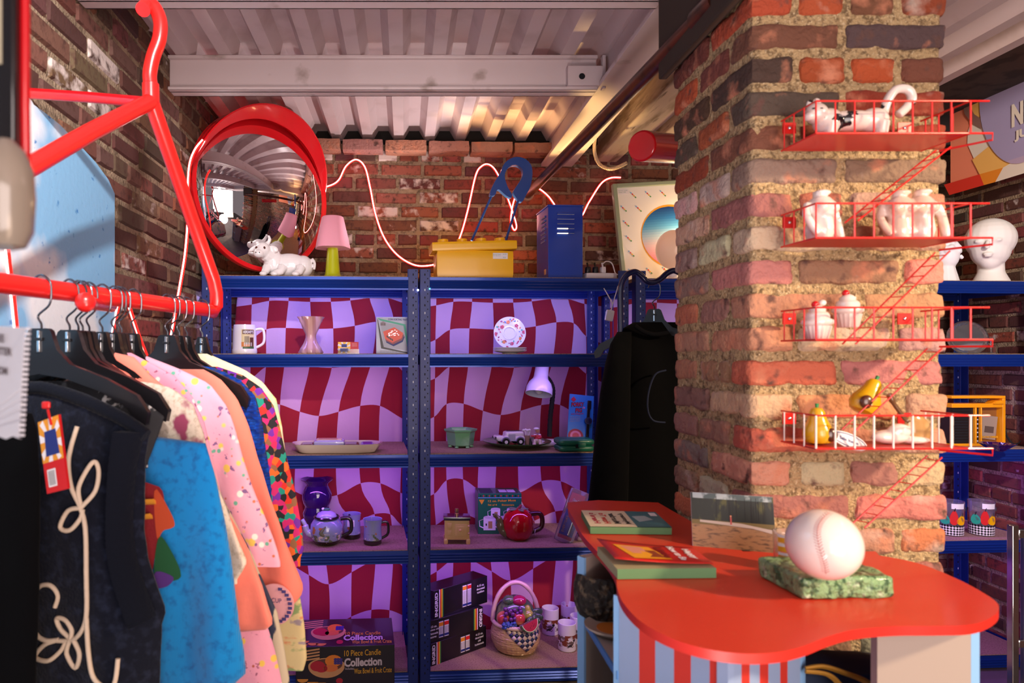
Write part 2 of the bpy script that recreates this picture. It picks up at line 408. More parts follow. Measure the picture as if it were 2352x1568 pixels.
# painted sky on the left wall below the brick arch
mSky = M('painted_sky', '86bfe8', .7, layers=[('noise', 2.3, .52, .60, 'eef1f4', (1, 1, 1), 3.1), ('noise', 30, .66, .72, '3b82c4')], bump=('noise', 70, .4, .003))
mb = MB(); pts = [(-.19, 0), (2.068, 0)]
for (px, py) in ((250, 445), (235, 412), (205, 372), (165, 330), (120, 285), (85, 258), (60, 240)):
    d = .9*F/(CX-px); pts.append((d, H-(py-CY)/F*d))
pts += [(1.3, 2.25), (-.19, 2.5)]
mb.prism(pts, .018, mSky, (-.9, 0, 0), frame((0, 1, 0), (0, 0, 1)))
struct(mb.build('trim_1', bevel=.004))
mFloor = M('floor_concrete', '5b5350', .6, layers=[('noise', 3, .4, .7, '6f645e')])
mb = MB(); mb.box2((-1.2, -3, -.1), (3.2, 3.9, 0), mFloor); struct(mb.build('floor'))
# top ledge of pale bricks on the back wall
mb = MB(); mb.col = {'Col': [], 'W': []}; x = -.95; rnd = random.Random(4)
while x < .62:
    L_ = .205+rnd.random()*.01; a = len(mb.v)
    mb.rbox((x+L_/2, wy(x+L_/2)-.055, 2.468), (L_-.006, .1, .054), .006, mBrickP, n=(8, 3, 3), nz=.003, seed=x*9)
    c = tuple(q*(.9+.25*rnd.random()) for q in col('ad7766')[:3])+(1,)
    mb.col['Col'] += [c]*(len(mb.v)-a); mb.col['W'] += [.25]*(len(mb.v)-a); x += L_+.004
mb2 = mb; struct(mb2.build('trim_2'))
mb = MB(); mb.box2((-1.1, 3.46, 2.5), (3.1, 3.72, 3.0), M('gap_shade', '17120f', .9)); struct(mb.build('trim_3'))  # near-black block: shade of the gap over the wall put into colour
# ---------------------------------------------------------------- corrugated steel deck and beams
mb = MB(); zb = H+1.088; rd = .05; ys = [-1.2, 3.62]; prof = []; x = -.806-.155*2
prof = []
for i in range(22):
    c = x+.155*i
    prof += [(c-.052, zb+rd), (c-.024, zb), (c+.024, zb), (c+.052, zb+rd)]
vs = []; fs = []
for y in ys:
    for a, b in prof: vs.append((a, y, b))
    for a, b in prof: vs.append((a, y, b+.006))
n = len(prof)
for i in range(n-1): fs.append((i, i+1, 2*n+i+1, 2*n+i)); fs.append((n+i, 3*n+i, 3*n+i+1, n+i+1))
mb.add(vs, fs, mDeck); struct(mb.build('ceiling', ang=20))
def channel(name, y, x0, x1, zlo=H+.962, zhi=zb, lip=.012, w_=.07):
    mb = MB()
    mb.box2((x0, y+.02, zlo), (x1, y+.032, zhi), mWhitePaint)
    mb.box2((x0, y, zlo), (x1, y+w_, zlo+.012), mWhitePaint); mb.box2((x0, y, zhi-.012), (x1, y+w_, zhi), mWhitePaint)
    mb.box2((x0, y, zlo), (x1, y+.008, zlo+lip), mWhitePaint)
    mb.box2((x0, y+w_-.01, zlo), (x1, y+w_, zhi), mWhitePaint)
    return struct(mb.build(name, bevel=.003))
channel('trim_4', 2.465, -.86, .70)
channel('trim_5', 1.826, -.89, .70)
channel('trim_6', .6, -.89, .70)
mb = MB()                                            # girder running to the back wall
mb.box2((.70, -.5, H+.968), (.86, 3.5, H+.985), mWhitePaint); mb.box2((.735, -.5, H+.98), (.80, 3.5, H+1.30), mWhitePaint)
mb.box2((.70, -.5, H+1.13), (.735, 3.5, H+1.145), mWhitePaint)
struct(mb.build('trim_7', bevel=.002))
mb = MB(); a = P(1305, 195, 2.45); b = P(1385, 150, 2.45)           # bolted splice plate on the cross beam
mb.box2((a.x, 2.452, a.z), (b.x, 2.485, b.z), mWhitePaint); mb.box2((b.x, 2.455, a.z-.01), (b.x+.012, 2.48, b.z+.04), mWhitePaint)
c = P(1337, 175, 2.45); mb.cyl((c.x, 2.4515, c.z), (c.x, 2.449, c.z), .011, mHole)
struct(mb.build('trim_8', bevel=.004))
mTimber = M('painted_timber', 'c9b9a4', .8, layers=[('noise', 12, .5, .62, '8d7960', (1, .2, 1)), ('noise', 50, .6, .7, '5d4d3a', (1, .1, 1))], bump=('noise', 40, .6, .006, (1, .15, 1)))
mb = MB(); mb.box2((.98, 1.0, H+1.0), (1.10, 3.55, H+1.16), mTimber); struct(mb.build('trim_9', bevel=.006))
mb = MB(); mb.box2((1.22, 1.0, H+1.04), (1.34, 3.6, H+1.2), mTimber); struct(mb.build('trim_10', bevel=.006))
mb = MB(); mb.box2((.86, .9, H+1.22), (3.0, 3.7, H+1.26), M('dark_boards', '3a3029', .9, layers=[('noise', 10, .5, .6, '221b16')])); struct(mb.build('trim_11'))
# ---------------------------------------------------------------- brick pillar
PX0, PX1, PY0, PY1 = .690, 1.100, 1.365, 1.775
mb = MB(); mb.col = {'Col': [], 'W': []}
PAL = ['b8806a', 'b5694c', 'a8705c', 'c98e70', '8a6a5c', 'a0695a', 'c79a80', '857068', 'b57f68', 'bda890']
PAL_SHADED = ['5d3226', '6b4030', '8a3c22', '4a2e26', '7d4a36', 'a04a26', '54403a']  # shade above the key light's cutoff, put into the upper brick colours
rnd = random.Random(11)
def pb(x0, x1, y0, y1, z, h, lit):
    a = len(mb.v); sd = rnd.random()*50
    o_ = lambda: rnd.uniform(-.004, .004)
    mb.rbox(((x0+x1)/2+o_()*.5, (y0+y1)/2+o_()*.5, z+h/2), (x1-x0-.014, y1-y0-.014, h-.016), .010, mBrickP, n=(max(3, int((x1-x0)/.014)), max(3, int((y1-y0)/.014)), 6), nz=.0055, seed=sd)
    c = col(rnd.choice(PAL if z < 1.8 else PAL_SHADED)); c = tuple(min(1, q*(.8+.4*rnd.random())) for q in c[:3])+(1,)
    k = len(mb.v)-a; mb.col['Col'] += [c]*k; mb.col['W'] += [rnd.random()*.45]*k
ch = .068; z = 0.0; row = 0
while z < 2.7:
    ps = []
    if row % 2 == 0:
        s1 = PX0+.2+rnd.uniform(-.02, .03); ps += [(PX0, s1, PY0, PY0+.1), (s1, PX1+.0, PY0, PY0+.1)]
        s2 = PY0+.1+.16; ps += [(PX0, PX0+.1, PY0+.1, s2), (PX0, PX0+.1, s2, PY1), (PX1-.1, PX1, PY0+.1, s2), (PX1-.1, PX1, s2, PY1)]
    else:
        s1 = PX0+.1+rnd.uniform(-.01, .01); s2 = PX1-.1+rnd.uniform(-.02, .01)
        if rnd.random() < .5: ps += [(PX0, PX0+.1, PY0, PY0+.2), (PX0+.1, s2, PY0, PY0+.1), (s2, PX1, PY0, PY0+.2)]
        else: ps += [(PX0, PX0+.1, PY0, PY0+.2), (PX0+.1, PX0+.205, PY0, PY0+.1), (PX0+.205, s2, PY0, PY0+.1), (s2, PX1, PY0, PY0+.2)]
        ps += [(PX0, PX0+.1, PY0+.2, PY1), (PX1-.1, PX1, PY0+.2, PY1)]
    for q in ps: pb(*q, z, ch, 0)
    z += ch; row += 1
a = len(mb.v)
mb.rbox(((PX0+PX1)/2, (PY0+PY1)/2, 1.35), (PX1-PX0-.026, PY1-PY0-.026, 2.7), .01, mMortarP, n=(34, 34, 200), nz=.008, seed=3)
k = len(mb.v)-a; mb.col['Col'] += [(.5, .4, .3, 1)]*k; mb.col['W'] += [0]*k
struct(mb.build('pillar', ang=60)); bpy.data.objects['pillar'].name = 'trim_12'
mWoodD = M('rough_dark_wood', '4a3627', .85, layers=[('wave', 14, .3, .8, '2c1e15', (1, 1, 5))], bump=('wave', 22, .6, .006, (1, 1, 5)))
mb = MB(); mb.box2((PX0-.022, PY0+.01, 2.155), (PX0, PY1+.02, 2.42), mWoodD); struct(mb.build('trim_13', bevel=.004))
# ---------------------------------------------------------------- tapestries behind the racks (grid lines follow the printed warp)
mTr = M('cloth_red', '94051f', .85, sheen=.2, bump=('noise', 18, .25, .01))
mTp = M('cloth_pink', 'c9a0c4', .85, sheen=.2, bump=('noise', 18, .25, .01))
XR = [[975, 1003, 1041, 1084, 1131, 1176, 1218, 1262, 1302, 1340, 1380],
      [968, 1002, 1041, 1084, 1132, 1178, 1221, 1264, 1305, 1341, 1383],
      [962, 1000, 1034, 1078, 1134, 1183, 1231, 1278, 1318, 1346, 1386],
      [958, 999, 1033, 1075, 1130, 1180, 1224, 1269, 1311, 1345, 1388],
      [955, 997, 1026, 1065, 1109, 1151, 1195, 1243, 1287, 1340, 1388],
      [955, 997, 1025, 1064, 1097, 1138, 1192, 1244, 1288, 1332, 1385],
      [958, 1001, 1034, 1076, 1112, 1155, 1228, 1275, 1310, 1336, 1383],
      [960, 1003, 1041, 1082, 1129, 1173, 1224, 1277, 1316, 1345, 1388],
      [958, 1000, 1036, 1080, 1130, 1175, 1223, 1268, 1308, 1345, 1388],
      [960, 1000, 1040, 1084, 1130, 1175, 1222, 1266, 1306, 1345, 1388]]
YR = [[650, 648, 643, 642, 645, 645, 642, 638, 636, 645, 652],
      [706, 701, 693, 693, 695, 695, 692, 687, 687, 698, 703],
      [795, 780, 757, 754, 756, 755, 749, 740, 742, 772, 790],
      [880, 869, 842, 836, 841, 844, 838, 826, 828, 858, 880],
      [970, 957, 928, 927, 943, 953, 943, 930, 930, 960, 972],
      [1150, 1134, 1102, 1101, 1122, 1138, 1131, 1105, 1105, 1126, 1145],
      [1225, 1205, 1184, 1184, 1200, 1212, 1196, 1174, 1174, 1200, 1215],
      [1335, 1312, 1283, 1287, 1311, 1333, 1305, 1279, 1275, 1300, 1325],
      [1435, 1420, 1400, 1396, 1418, 1435, 1405, 1391, 1390, 1407, 1425],
      [1540, 1525, 1505, 1500, 1525, 1540, 1510, 1496, 1495, 1510, 1530]]
def catm(a, t):
    n = len(a)-1; i = max(0, min(n-1, int(t))); f = t-i; g = lambda j: a[max(0, min(n, j))]
    p0, p1, p2, p3 = g(i-1), a[i], a[i+1], g(i+2)
    return .5*(2*p1+(p2-p0)*f+(2*p0-5*p1+4*p2-p3)*f*f+(3*p1-p0-3*p2+p3)*f**3)
def tapestry(dx, label, i0=0, i1=10):
    mb = MB(); SUB = 6; idx = {}; vs = []; R_ = 9*SUB
    fs = {0: [], 1: []}
    def vert(r, c):
        if (r, c) in idx: return idx[(r, c)]
        tr = r/SUB; tc = c/SUB
        xs = [catm(row, tc) for row in XR]; ys_ = [catm(row, tc) for row in YR]
        px = catm(xs, tr); py = catm(ys_, tr)
        p = PR(px, py, .45); X = p.x; Z = p.z
        off = .006*math.sin(X*31+Z*3)+.01*noise.noise(Vector((X*7, 0, Z*5)))+.003*(1 if abs(((Z+.1) % .39)-.19) < .006 else 0)
        q = p+nb*off+ub*(dx*.945); idx[(r, c)] = len(vs); vs.append(q); return idx[(r, c)]
    for r in range(R_):
        for c in range(i0*SUB, i1*SUB):
            par = ((r//SUB)+(c//SUB)) % 2
            fs[par].append((vert(r, c), vert(r+1, c), vert(r+1, c+1), vert(r, c+1)))
    # column 1 of row 0 is red
    mb.add(vs, fs[1], mTr); k = len(vs); mb.add([], [], mTp)
    mb.f += fs[0]; mb.mi += [1]*len(fs[0])
    o = mb.build('tapestry', ang=60); tag(o, label, 'tapestry', 'checkered cloths behind the racks')
    sd = o.modifiers.new('t', 'SOLIDIFY'); sd.thickness = .002
tapestry(-.96, 'wavy red and pink checkered cloth behind the left rack of mug and vases')
tapestry(0, 'wavy red and pink checkered cloth behind the middle rack of plates and teapot')
tapestry(1.0, 'wavy checkered cloth just left of the brick pillar, behind the black sweatshirt')
tapestry(1.90, 'sliver of checkered cloth right of the brick pillar, behind the blue post', 0, 6)
# ---------------------------------------------------------------- blue steel racks
SH = [1.768, 1.436, 1.004, .591, .068]
DEP = .43
def rack(px0, px1, label, light_posts=()):
    a = PRz(px0, 0, 0); b = PRz(px1, 0, 0); Wd = (b-a).length
    root = thing('storage_rack', label, 'shelving rack', (a.x, a.y, 0), YAW, 'blue steel racks against the back wall')
    pw = .043
    for i, (x, y) in enumerate(((0, 0), (Wd-pw, 0), (0, DEP-pw), (Wd-pw, DEP-pw))):
        mb = MB(); s = 1 if x == 0 else -1; fr = y == 0
        xo = 0 if s == 1 else Wd; t = .003
        mb.box2((x, y if fr else DEP-t, 0), (x+pw, (y+t) if fr else DEP, 1.80), mBlue)
        mb.box2((xo, y, 0), (xo+s*t, y+pw, 1.80), mBlue)
        mb.box2((x+pw if s == 1 else x, y, 0), ((x+pw+t) if s == 1 else x-t, y+.006, 1.80), mBlue)
        mb.build('post', root, bevel=.0008)
        mb = MB(); z = .06                           # key slots
        while z < 1.78:
            mb.box((x+pw*.5, -.0006 if fr else DEP-.0045, z), (.0045, .001, .009), mSlotL if (i in light_posts or (int(z*30) % 3 == 0)) else mHole)
            mb.box((x+pw*.78, -.0006 if fr else DEP-.0045, z+.016), (.004, .001, .005), mHole); z += .033
        ch_ = mb.build('slots', C.objects[root.name].children[-1])
    for k, h in enumerate(SH):
        mb = MB(); mb.box2((pw*.9 if k else 0, .004, h-.016), (Wd-(pw*.9 if k else 0), DEP-.004, h), mBoard); mb.build('board', root)
        for y0, sgn in ((0, 1), (DEP, -1)):
            mb = MB(); prof = []                      # ridged beam section
            zt = h-.003; n = 9
            for q in range(n+1):
                z = zt-.055*q/n; prof.append((-.001-(.0035 if (q % 2 and 1 < q < n-1) else 0), z))
            prof2 = [(y0+sgn*p[0] if sgn == 1 else y0-p[0]*1, p[1]) for p in prof]
            vs = []
            for xx in (pw, Wd-pw):
                for (yy, zz) in prof2: vs.append((xx, yy, zz))
                for (yy, zz) in prof2: vs.append((xx, yy+sgn*.004 if sgn == 1 else yy-.01, zz))
            m_ = n+1; fs = []
            for q in range(n): fs += [(q, q+1, 2*m_+q+1, 2*m_+q), (m_+q, 3*m_+q, 3*m_+q+1, m_+q+1)]
            fs += [(0, 2*m_, 3*m_, m_), (n, m_+n, 3*m_+n, 2*m_+n)]
            mb.add(vs, fs, mBlueD if sgn == 1 else mBlue)
            mb.box2((pw, min(y0, y0+sgn*.02), zt-.004), (Wd-pw, max(y0, y0+sgn*.02), zt), mBlueD)
            mb.build('front_beam' if sgn == 1 else 'rear_beam', root, ang=15)
        for x in (.001, Wd-.004):
            mb = MB(); mb.box2((x, pw, h-.05), (x+.003, DEP-pw, h-.006), mBlue); mb.build('side_beam', root)
    return root
rack(463, 960.5, 'blue steel rack in the left corner holding the mug, twisted vase and purple vase')
rack(964.5, 1444, 'middle blue steel rack holding the standing plate, desk lamp and tomato teapot', (1, 3))
rack(1460, 1921, 'blue steel rack mostly hidden behind the brick pillar and black sweatshirt', (0, 2))
rack(1925, 2398, 'blue steel rack at the right end holding the foam head and yellow cassette box')
# small cold LEDs on the centre posts
mLed = M('led_white', 'b9c6ff', .3, emit=14); mLedC = M('led_cyan', '49e0d0', .3, emit=8)
mb = MB(); p = PR(960, 666, -.012); mb.ell(p, .0045, mLed, nu=10, nv=6); tag(mb.build('led_bulb'), 'tiny white light glowing at the top of the joined rack posts', 'light')
mb = MB(); p = PR(987, 663, -.006); mb.ell(p, .0032, mLedC, nu=10, nv=6); tag(mb.build('led_bulb'), 'tiny cyan light glowing just right of the joined rack posts', 'light')
# ---------------------------------------------------------------- neon tubes
mNeon = M('neon_red', 'ff1c16', .4, emit=2.2); mNeonC = M('neon_core', 'ffc4b8', .4, emit=7)
def neon(name, pts, r, label, k=8, cord=True):
    pts = smooth_path(pts, k); mb = MB(); mb.tube(pts, r, mNeon, n=8)
    o = mb.build(name); tag(o, label, 'neon light', 'red neon rope lights')
    mc = MB(); mc.tube([p+Vector((0, -r*.75, 0)) for p in pts], r*.5, mNeonC, n=6)
    c = mc.build('glowing_core'); c.data.transform(Matrix.Translation(c.location-o.location)); c.location = (0, 0, 0); c.parent = o 
    return o
def nb_fix(o): pass
def nW(px, py, d=.50): return PR(px, py, d)
neon('neon_tube', [nW(712, 408), nW(716, 425), nW(733, 431), nW(757, 427), nW(778, 414), nW(795, 382), nW(818, 367), nW(838, 384), nW(850, 430), nW(862, 490), nW(882, 545), nW(912, 585), nW(950, 608), nW(985, 610), nW(1015, 600), nW(1040, 575), nW(1058, 540), nW(1075, 480), nW(1092, 405), nW(1105, 383), nW(1122, 378), nW(1140, 395), nW(1160, 440), nW(1178, 490), nW(1186, 520), nW(1180, 528), nW(1173, 505), nW(1180, 462), nW(1195, 435), nW(1213, 425), nW(1235, 432), nW(1260, 452), nW(1290, 490), nW(1330, 500), nW(1352, 465), nW(1380, 422), nW(1402, 409), nW(1425, 408)], .006, 'red neon rope looping along the back brick wall behind the yellow box')
neon('neon_tube', [P(466, 322, 2.62), P(448, 345, 2.60), P(436, 378, 2.58), P(432, 430, 2.56), P(432, 500, 2.5), P(426, 580, 2.45), P(413, 660, 2.4), P(398, 745, 2.36), P(388, 800, 2.33)], .0065, 'red neon rope running down the left rim of the round mirror')
wl = lambda px, py: P(px, py, .882*F/(CX-px))
neon('neon_tube', [wl(10, 520), wl(18, 600), wl(28, 680), wl(36, 760)], .0075, 'neon rope on the painted sky wall at the left edge')
neon('neon_tube', [wl(272, 700), wl(262, 745), wl(252, 790)], .0065, 'short slanting neon rope behind the crowded hanger hooks')
neon('neon_tube', [wl(297, 705), wl(315, 760), wl(336, 815)], .0065, 'neon rope slanting right behind the hangers on the left wall')
# ---------------------------------------------------------------- convex mirror
t = thing('convex_mirror', 'large round convex safety mirror with red rim and hood in the left corner', 'mirror', (-.629, 3.02, H+.718), 0)
R0 = Matrix.Rotation(math.radians(46), 3, 'Z')       # normal -y turned to the right
R1 = Matrix.Rotation(math.radians(46), 3, 'Z') @ Matrix.Rotation(PI/2, 3, 'X')   # lathe z -> -y
RM = .343
mb = MB(); mMir = M('mirror_dome', 'f0eef0', .015, 1)
prof = [(RM*math.sin(a)/math.sin(.95), .13*(math.cos(a)-math.cos(.95))/(1-math.cos(.95))) for a in [.95*(1-i/18) for i in range(19)]]
mb.lathe([(r, z) for r, z in prof], mMir, n=72, R=R1); mb.build('mirror_dome', t, ang=80)
mb = MB(); mb.lathe([(RM-.003, -.02), (RM+.006, -.02), (RM+.010, .0), (RM+.007, .014), (RM-.003, .012)], mRedD, n=72, R=R1); mb.build('rim', t)
mb = MB(); rings = []; n = 30                        # hood over the top half
for i in range(n+1):
    a = math.radians(8+164*i/n); wd = .125*math.sin(PI*i/n)**.85+.004
    rr = RM+.008
    def pt(r, z): return R1 @ Vector((r*math.cos(a), r*math.sin(a), z))
    rings.append([pt(rr-.012, .01), pt(rr-.012-wd*.25, wd*.45), pt(rr-.002, wd), pt(rr+.004, wd), pt(rr-.001-wd*.1, wd*.5), pt(rr+.004, -.01)])
mb.loft(rings, mRedD); mb.build('hood', t, ang=50)
mb = MB(); mb.lathe([(.02, -.09), (.03, -.085), (RM-.02, -.03), (RM, -.015)], mBlackM, n=48, R=R1); mb.build('backing', t)
# ---------------------------------------------------------------- things on the top boards
def organic(name, label, cat, loc, rz, fn, mat, vox=.004, group=None, extra=None):
    root = thing(name, label, cat, loc, rz, group); mb = MB(); fn(mb, mat); mb.build('body', root, remesh=vox)
    if extra: extra(root)
    return root
def cow(mb, m):
    mb.ell((.045, .01, .056), (.088, .050, .052), m); mb.ell((.105, .012, .050), (.045, .048, .050), m); mb.ell((-.020, -.005, .062), (.046, .046, .056), m)
    mb.tube([(-.02, -.005, .085), (-.055, -.045, .100)], [.040, .032], m)
    mb.ell((-.062, -.055, .112), (.034, .033, .034), m); mb.ell((-.074, -.086, .092), (.023, .022, .018), m); mb.ell((-.068, -.07, .102), (.027, .025, .024), m)
    for s in (-1, 1):
        c = Vector((-.062, -.050, .136)); q = lambda x, z: c+Vector((s*x, 0, z))
        mb.tube(smooth_path([q(.012, 0), q(.024, .008), q(.030, .024), q(.024, .040)], 4), [.0095]*5+[.008]*4+[.006]*3+[.004], m, n=10)
        mb.ell((-.062+s*.046, -.050, .118), (.023, .008, .014), m, Matrix.Rotation(s*.35, 3, 'Y'))
    for x, y, dx in ((-.045, -.045, -.012), (.02, -.045, -.03), (.10, -.045, -.02)):
        mb.tube([(x, y+.01, .04), (x-.006, y-.008, .020), (x+dx, y-.022, .010)], [.022, .017, .013], m); mb.ell((x+dx, y-.026, .009), (.017, .015, .010), m)
    mb.tube(smooth_path([(.145, .0, .085), (.157, -.005, .065), (.155, -.01, .035)], 4), .006, m)
def cow_x(root):
    for x in (-.083, -.050):
        mb = MB(); mb.ell((x, -.083, .117), (.0055, .0045, .0065), M('brown_eye', '4a1c10', .1)); mb.build('eye', root)
    mb = MB()
    for x in (-.082, -.067): mb.ell((x, -.1065, .094), .0025, mBlack, nu=8, nv=6)
    mb.build('nostrils', root)
p = PRz(640, 1.768, .085); organic('cow_figurine', 'glossy white ceramic cow lying on the rack top in front of the mirror', 'figurine', p, YAW, cow, mWhite, .003, None, cow_x)
p = PRz(764, 1.768, .10)
t = thing('table_lamp', 'small table lamp with pink scalloped shade and chartreuse base beside the cow', 'lamp', p, 0)
mChart = M('chartreuse', 'b3ba0c', .4, coat=.2)
mb = MB(); mb.lathe([(.070, 0), (.070, .004), (.045, .006), (.036, .012), (.033, .02), (.024, .125), (.022, .14)], mChart); mb.build('base', t)
mb = MB(); mb.lathe([(.012, .14), (.012, .16)], mClear); mb.build('socket', t)
mShade = M('pink_shade', 'f0a3b8', .7, trans=.0)
wob = lambda a, z: 1+.055*math.sin(a*5)*max(0, 1-(z-.135)/.08)
mb = MB(); mb.lathe([(.076, .133), (.070, .17), (.048, .268), (.044, .272), (.02, .273)], mShade, n=80, wob=wob); mb.build('lamp_shade', t, ang=60)
# yellow toy-brick storage box
p = PRz(1090, 1.768, .07); t = thing('storage_box', 'yellow plastic storage box shaped like a toy brick with its lid ajar', 'storage box', p, YAW)
W_ = .345
mb = MB(); mb.rbox((0, .05, .0625), (W_, .15, .125), .012, mYel, n=6); mb.build('tub', t)
R = Matrix.Rotation(-.035, 3, 'Y')
mb = MB(); mb.rbox((-.004, .05, .142), (W_+.035, .168, .044), .009, mYel, R, n=6); mb.build('lid', t)
for i in range(4):
    for j in range(2):
        mb = MB(); c = Vector((-.004, .05, .142))+R@Vector((-.135+.085*i, -.038+.076*j, 0)); mb.cyl(c+R@Vector((0, 0, .02)), c+R@Vector((0, 0, .036)), .024, mYel); mb.build('stud', t, bevel=.002)
mb = MB(); mb.box((.11, -.0262, .098), (.066, .001, .026), mWhiteP)
mTeal = M('teal_ink', '3f8f88', .6)
for i, (s, z) in enumerate((("Second Hand", .105), ("Storage Box", .0985))): put_text(mb, s, .034, .004, (.095, -.0268, z), (1, 0, 0), (0, 0, 1), mTeal)
put_text(mb, "$19.95", .015, .004, (.13, -.0268, .105), (1, 0, 0), (0, 0, 1), mTeal); put_text(mb, "M20", .012, .005, (.128, -.0268, .091), (1, 0, 0), (0, 0, 1), mTeal)
mb.build('price_tag', t)
# giant blue safety pin standing in the box
mPin = M('pin_blue', '12418f', .45, coat=.2)
o0 = PR(1170, 460, .19)
t = thing('safety_pin', 'giant blue safety pin standing upright behind the yellow box', 'safety pin', (o0.x, o0.y, 1.80), YAW)
g = lambda px, py: ((px-1170)*.00205, (460-py)*.00205+(o0.z-1.80))
outer = [g(*q) for q in ((1124, 450), (1133, 425), (1148, 400), (1158, 378), (1178, 365), (1200, 366), (1217, 380), (1221, 402), (1216, 430), (1206, 450), (1198, 464), (1190, 462), (1180, 450), (1178, 440), (1188, 425), (1198, 408), (1198, 392), (1188, 383), (1174, 383), (1163, 392), (1158, 408), (1164, 430), (1174, 448), (1172, 456), (1160, 450), (1146, 438), (1140, 440), (1136, 450))]
outer = [(v.x, v.y) for v in smooth_path([Vector((x, y, 0)) for x, y in outer], 3, True)]
mb = MB(); mb.prism(outer, .03, mPin, (0, .015, 0), frame((1, 0, 0), (0, 0, 1))); mb.build('head', t, bevel=.006)
for a, b in (((1130, 449), (1084, 552)), ((1190, 460), (1160, 556))):
    mb = MB(); a = g(*a); b = g(*b); mb.cyl((a[0], 0, a[1]), (b[0], -.0, b[1]), .0055, mPin, n=12); mb.build('wire', t)
# blue vented steel cabinet
p = PRz(1299, 1.768, .05); t = thing('vented_box', 'tall blue steel box with louvred vents on the rack top', 'metal box', p, YAW)
mVB = M('vent_blue', '0d3fae', .3, coat=.3)
mb = MB(); mb.box2((-.078, 0, 0), (.078, .20, .322), mVB); mb.build('cabinet', t, bevel=.002)
mb = MB(); mb.box2((-.081, -.003, .325-.004), (.081, .2, .328), mVB); mb.build('top_panel', t, bevel=.001)
for i in range(5):
    mb = MB(); z = .290-.021*i; mb.rbox((0, -.002, z), (.08, .008, .009), .004, mVB, n=5); mb.box((0, -.0035, z-.0052), (.076, .004, .0018), mSlotL)
    if i > 2: mb.box((-.014, -.0045, z-.0052), (.048, .003, .0034), M('vent_glow', 'ffd9a0', .4, emit=5))  # emissive strip stands in for lamplight coming through the vents
    mb.build('louvre', t)
for i in range(7):
    mb = MB(); z = .286-.018*i; mb.rbox((-.0795, .08, z), (.006, .07, .007), .003, mVB, n=4); mb.box((-.081, .08, z-.004), (.003, .066, .0015), mSlotL); mb.build('side_louvre', t)
mb = MB(); mb.box((-.0787, .05, .035), (.001, .03, .024), M('tan_label', 'd6b98a', .6)); mb.build('sticker', t)
# power strip with plugs
p = PRz(1378, 1.768, .07); t = thing('power_strip', 'white power strip with plugs and cord at the right of the blue box', 'power strip', p, YAW)
mb = MB(); mb.rbox((0, 0, .014), (.14, .05, .028), .005, mWhiteP, n=4); mb.build('strip', t)
for i in range(3):
    mb = MB(); x = -.055+.034*i; mb.rbox((x, 0, .042), (.022, .03, .03), .006, mBlack if i < 2 else mWhiteP, n=4); mb.cyl((x, 0, .055), (x, .01, .075), .004, mBlack if i < 2 else mWhiteP, n=8); mb.build('plug', t)
mb = MB(); mb.tube(smooth_path([(.013, 0, .07), (.03, 0, .082), (.055, 0, .072), (.07, .0, .03), (.075, -.02, .02)], 6), .0025, mWhiteP, n=6); mb.build('cord', t)
# framed poster leaning on the wall
p = PRz(1475, 1.768, .31)
t = thing('framed_poster', 'framed poster in a pale green frame leaning on the wall beside the pillar', 'poster', p, YAW)
tilt = Matrix.Rotation(math.radians(-5), 3, 'X') @ Matrix.Rotation(math.radians(-4), 3, 'Y')
o_ = Vector((-.10, 0, .002)); Wp, Hp = .50, .50
mFr = M('sage_frame', '93a287', .4, coat=.2)
for nm, a, b in (('frame_side', (0, 0), (.02, Hp)), ('frame_side', (Wp-.02, 0), (Wp, Hp)), ('frame_rail', (.02, Hp-.02), (Wp-.02, Hp)), ('frame_rail', (.02, 0), (Wp-.02, .02))):
    mb = MB(); mb.T = Matrix.Translation(o_) @ tilt.to_4x4(); mb.box2((a[0], -.014, a[1]), (b[0], .014, b[1]), mFr); mb.build(nm, t, bevel=.003)
mb = MB(); mb.T = Matrix.Translation(o_) @ tilt.to_4x4(); mPap = M('poster_paper', 'efeeea', .35, coat=.6)
mb.box2((.019, -.004, .019), (Wp-.019, .004, Hp-.019), mPap)
def disc(mb, c, rx, rz, m, y=-.0045, n=40): mb.add([(c[0]+rx*math.cos(2*PI*i/n), y, c[1]+rz*math.sin(2*PI*i/n)) for i in range(n)], [tuple(range(n))], m)
cc = (.27, .225)
disc(mb, cc, .153, .158, M('ring_gold', 'e2a024', .4)); 
stops = ('123f80', '1f68ac', '4a95cc', '9fc0e2', 'd6bfdc', 'e59cc0', 'd978a8')
for i in range(24):
    f_ = i/23*(len(stops)-1); k_ = min(len(stops)-2, int(f_)); c_ = tuple(col(stops[k_])[j]*(1-f_+k_)+col(stops[k_+1])[j]*(f_-k_) for j in range(3))
    zt = .148-.296*i/24; zbm = .148-.296*(i+1)/24
    L1 = [(-math.sqrt(max(0, .148**2-z*z)), z) for z in [zt+(zbm-zt)*q/3 for q in range(4)]]
    poly = [(cc[0]+x, -.005, cc[1]+z) for x, z in L1]+[(cc[0]-x, -.005, cc[1]+z) for x, z in L1[::-1]]
    mb.add(poly, [tuple(range(len(poly)))[::-1]], M('disc_%d' % i, c_, .4))
mb.build('print', t, ang=0)
mb = MB(); mb.T = Matrix.Translation(o_) @ tilt.to_4x4()
for (x, z) in ((.10, .44), (.175, .44), (.25, .44), (.045, .375), (.12, .37), (.05, .30), (.055, .225), (.06, .15), (.14, .06), (.22, .06), (.05, .06)):
    for q, c in enumerate((mLBlue, mRed, mYel, M('dash_green', '4f9a4a', .5))):
        dx = (q-1.5)*.007; mb.box((x+dx, -.0055, z-dx*1.15), (.008, .0012, .005), c, Matrix.Rotation(.85, 3, 'Y'))
mb.build('printed_dashes', t, ang=0)
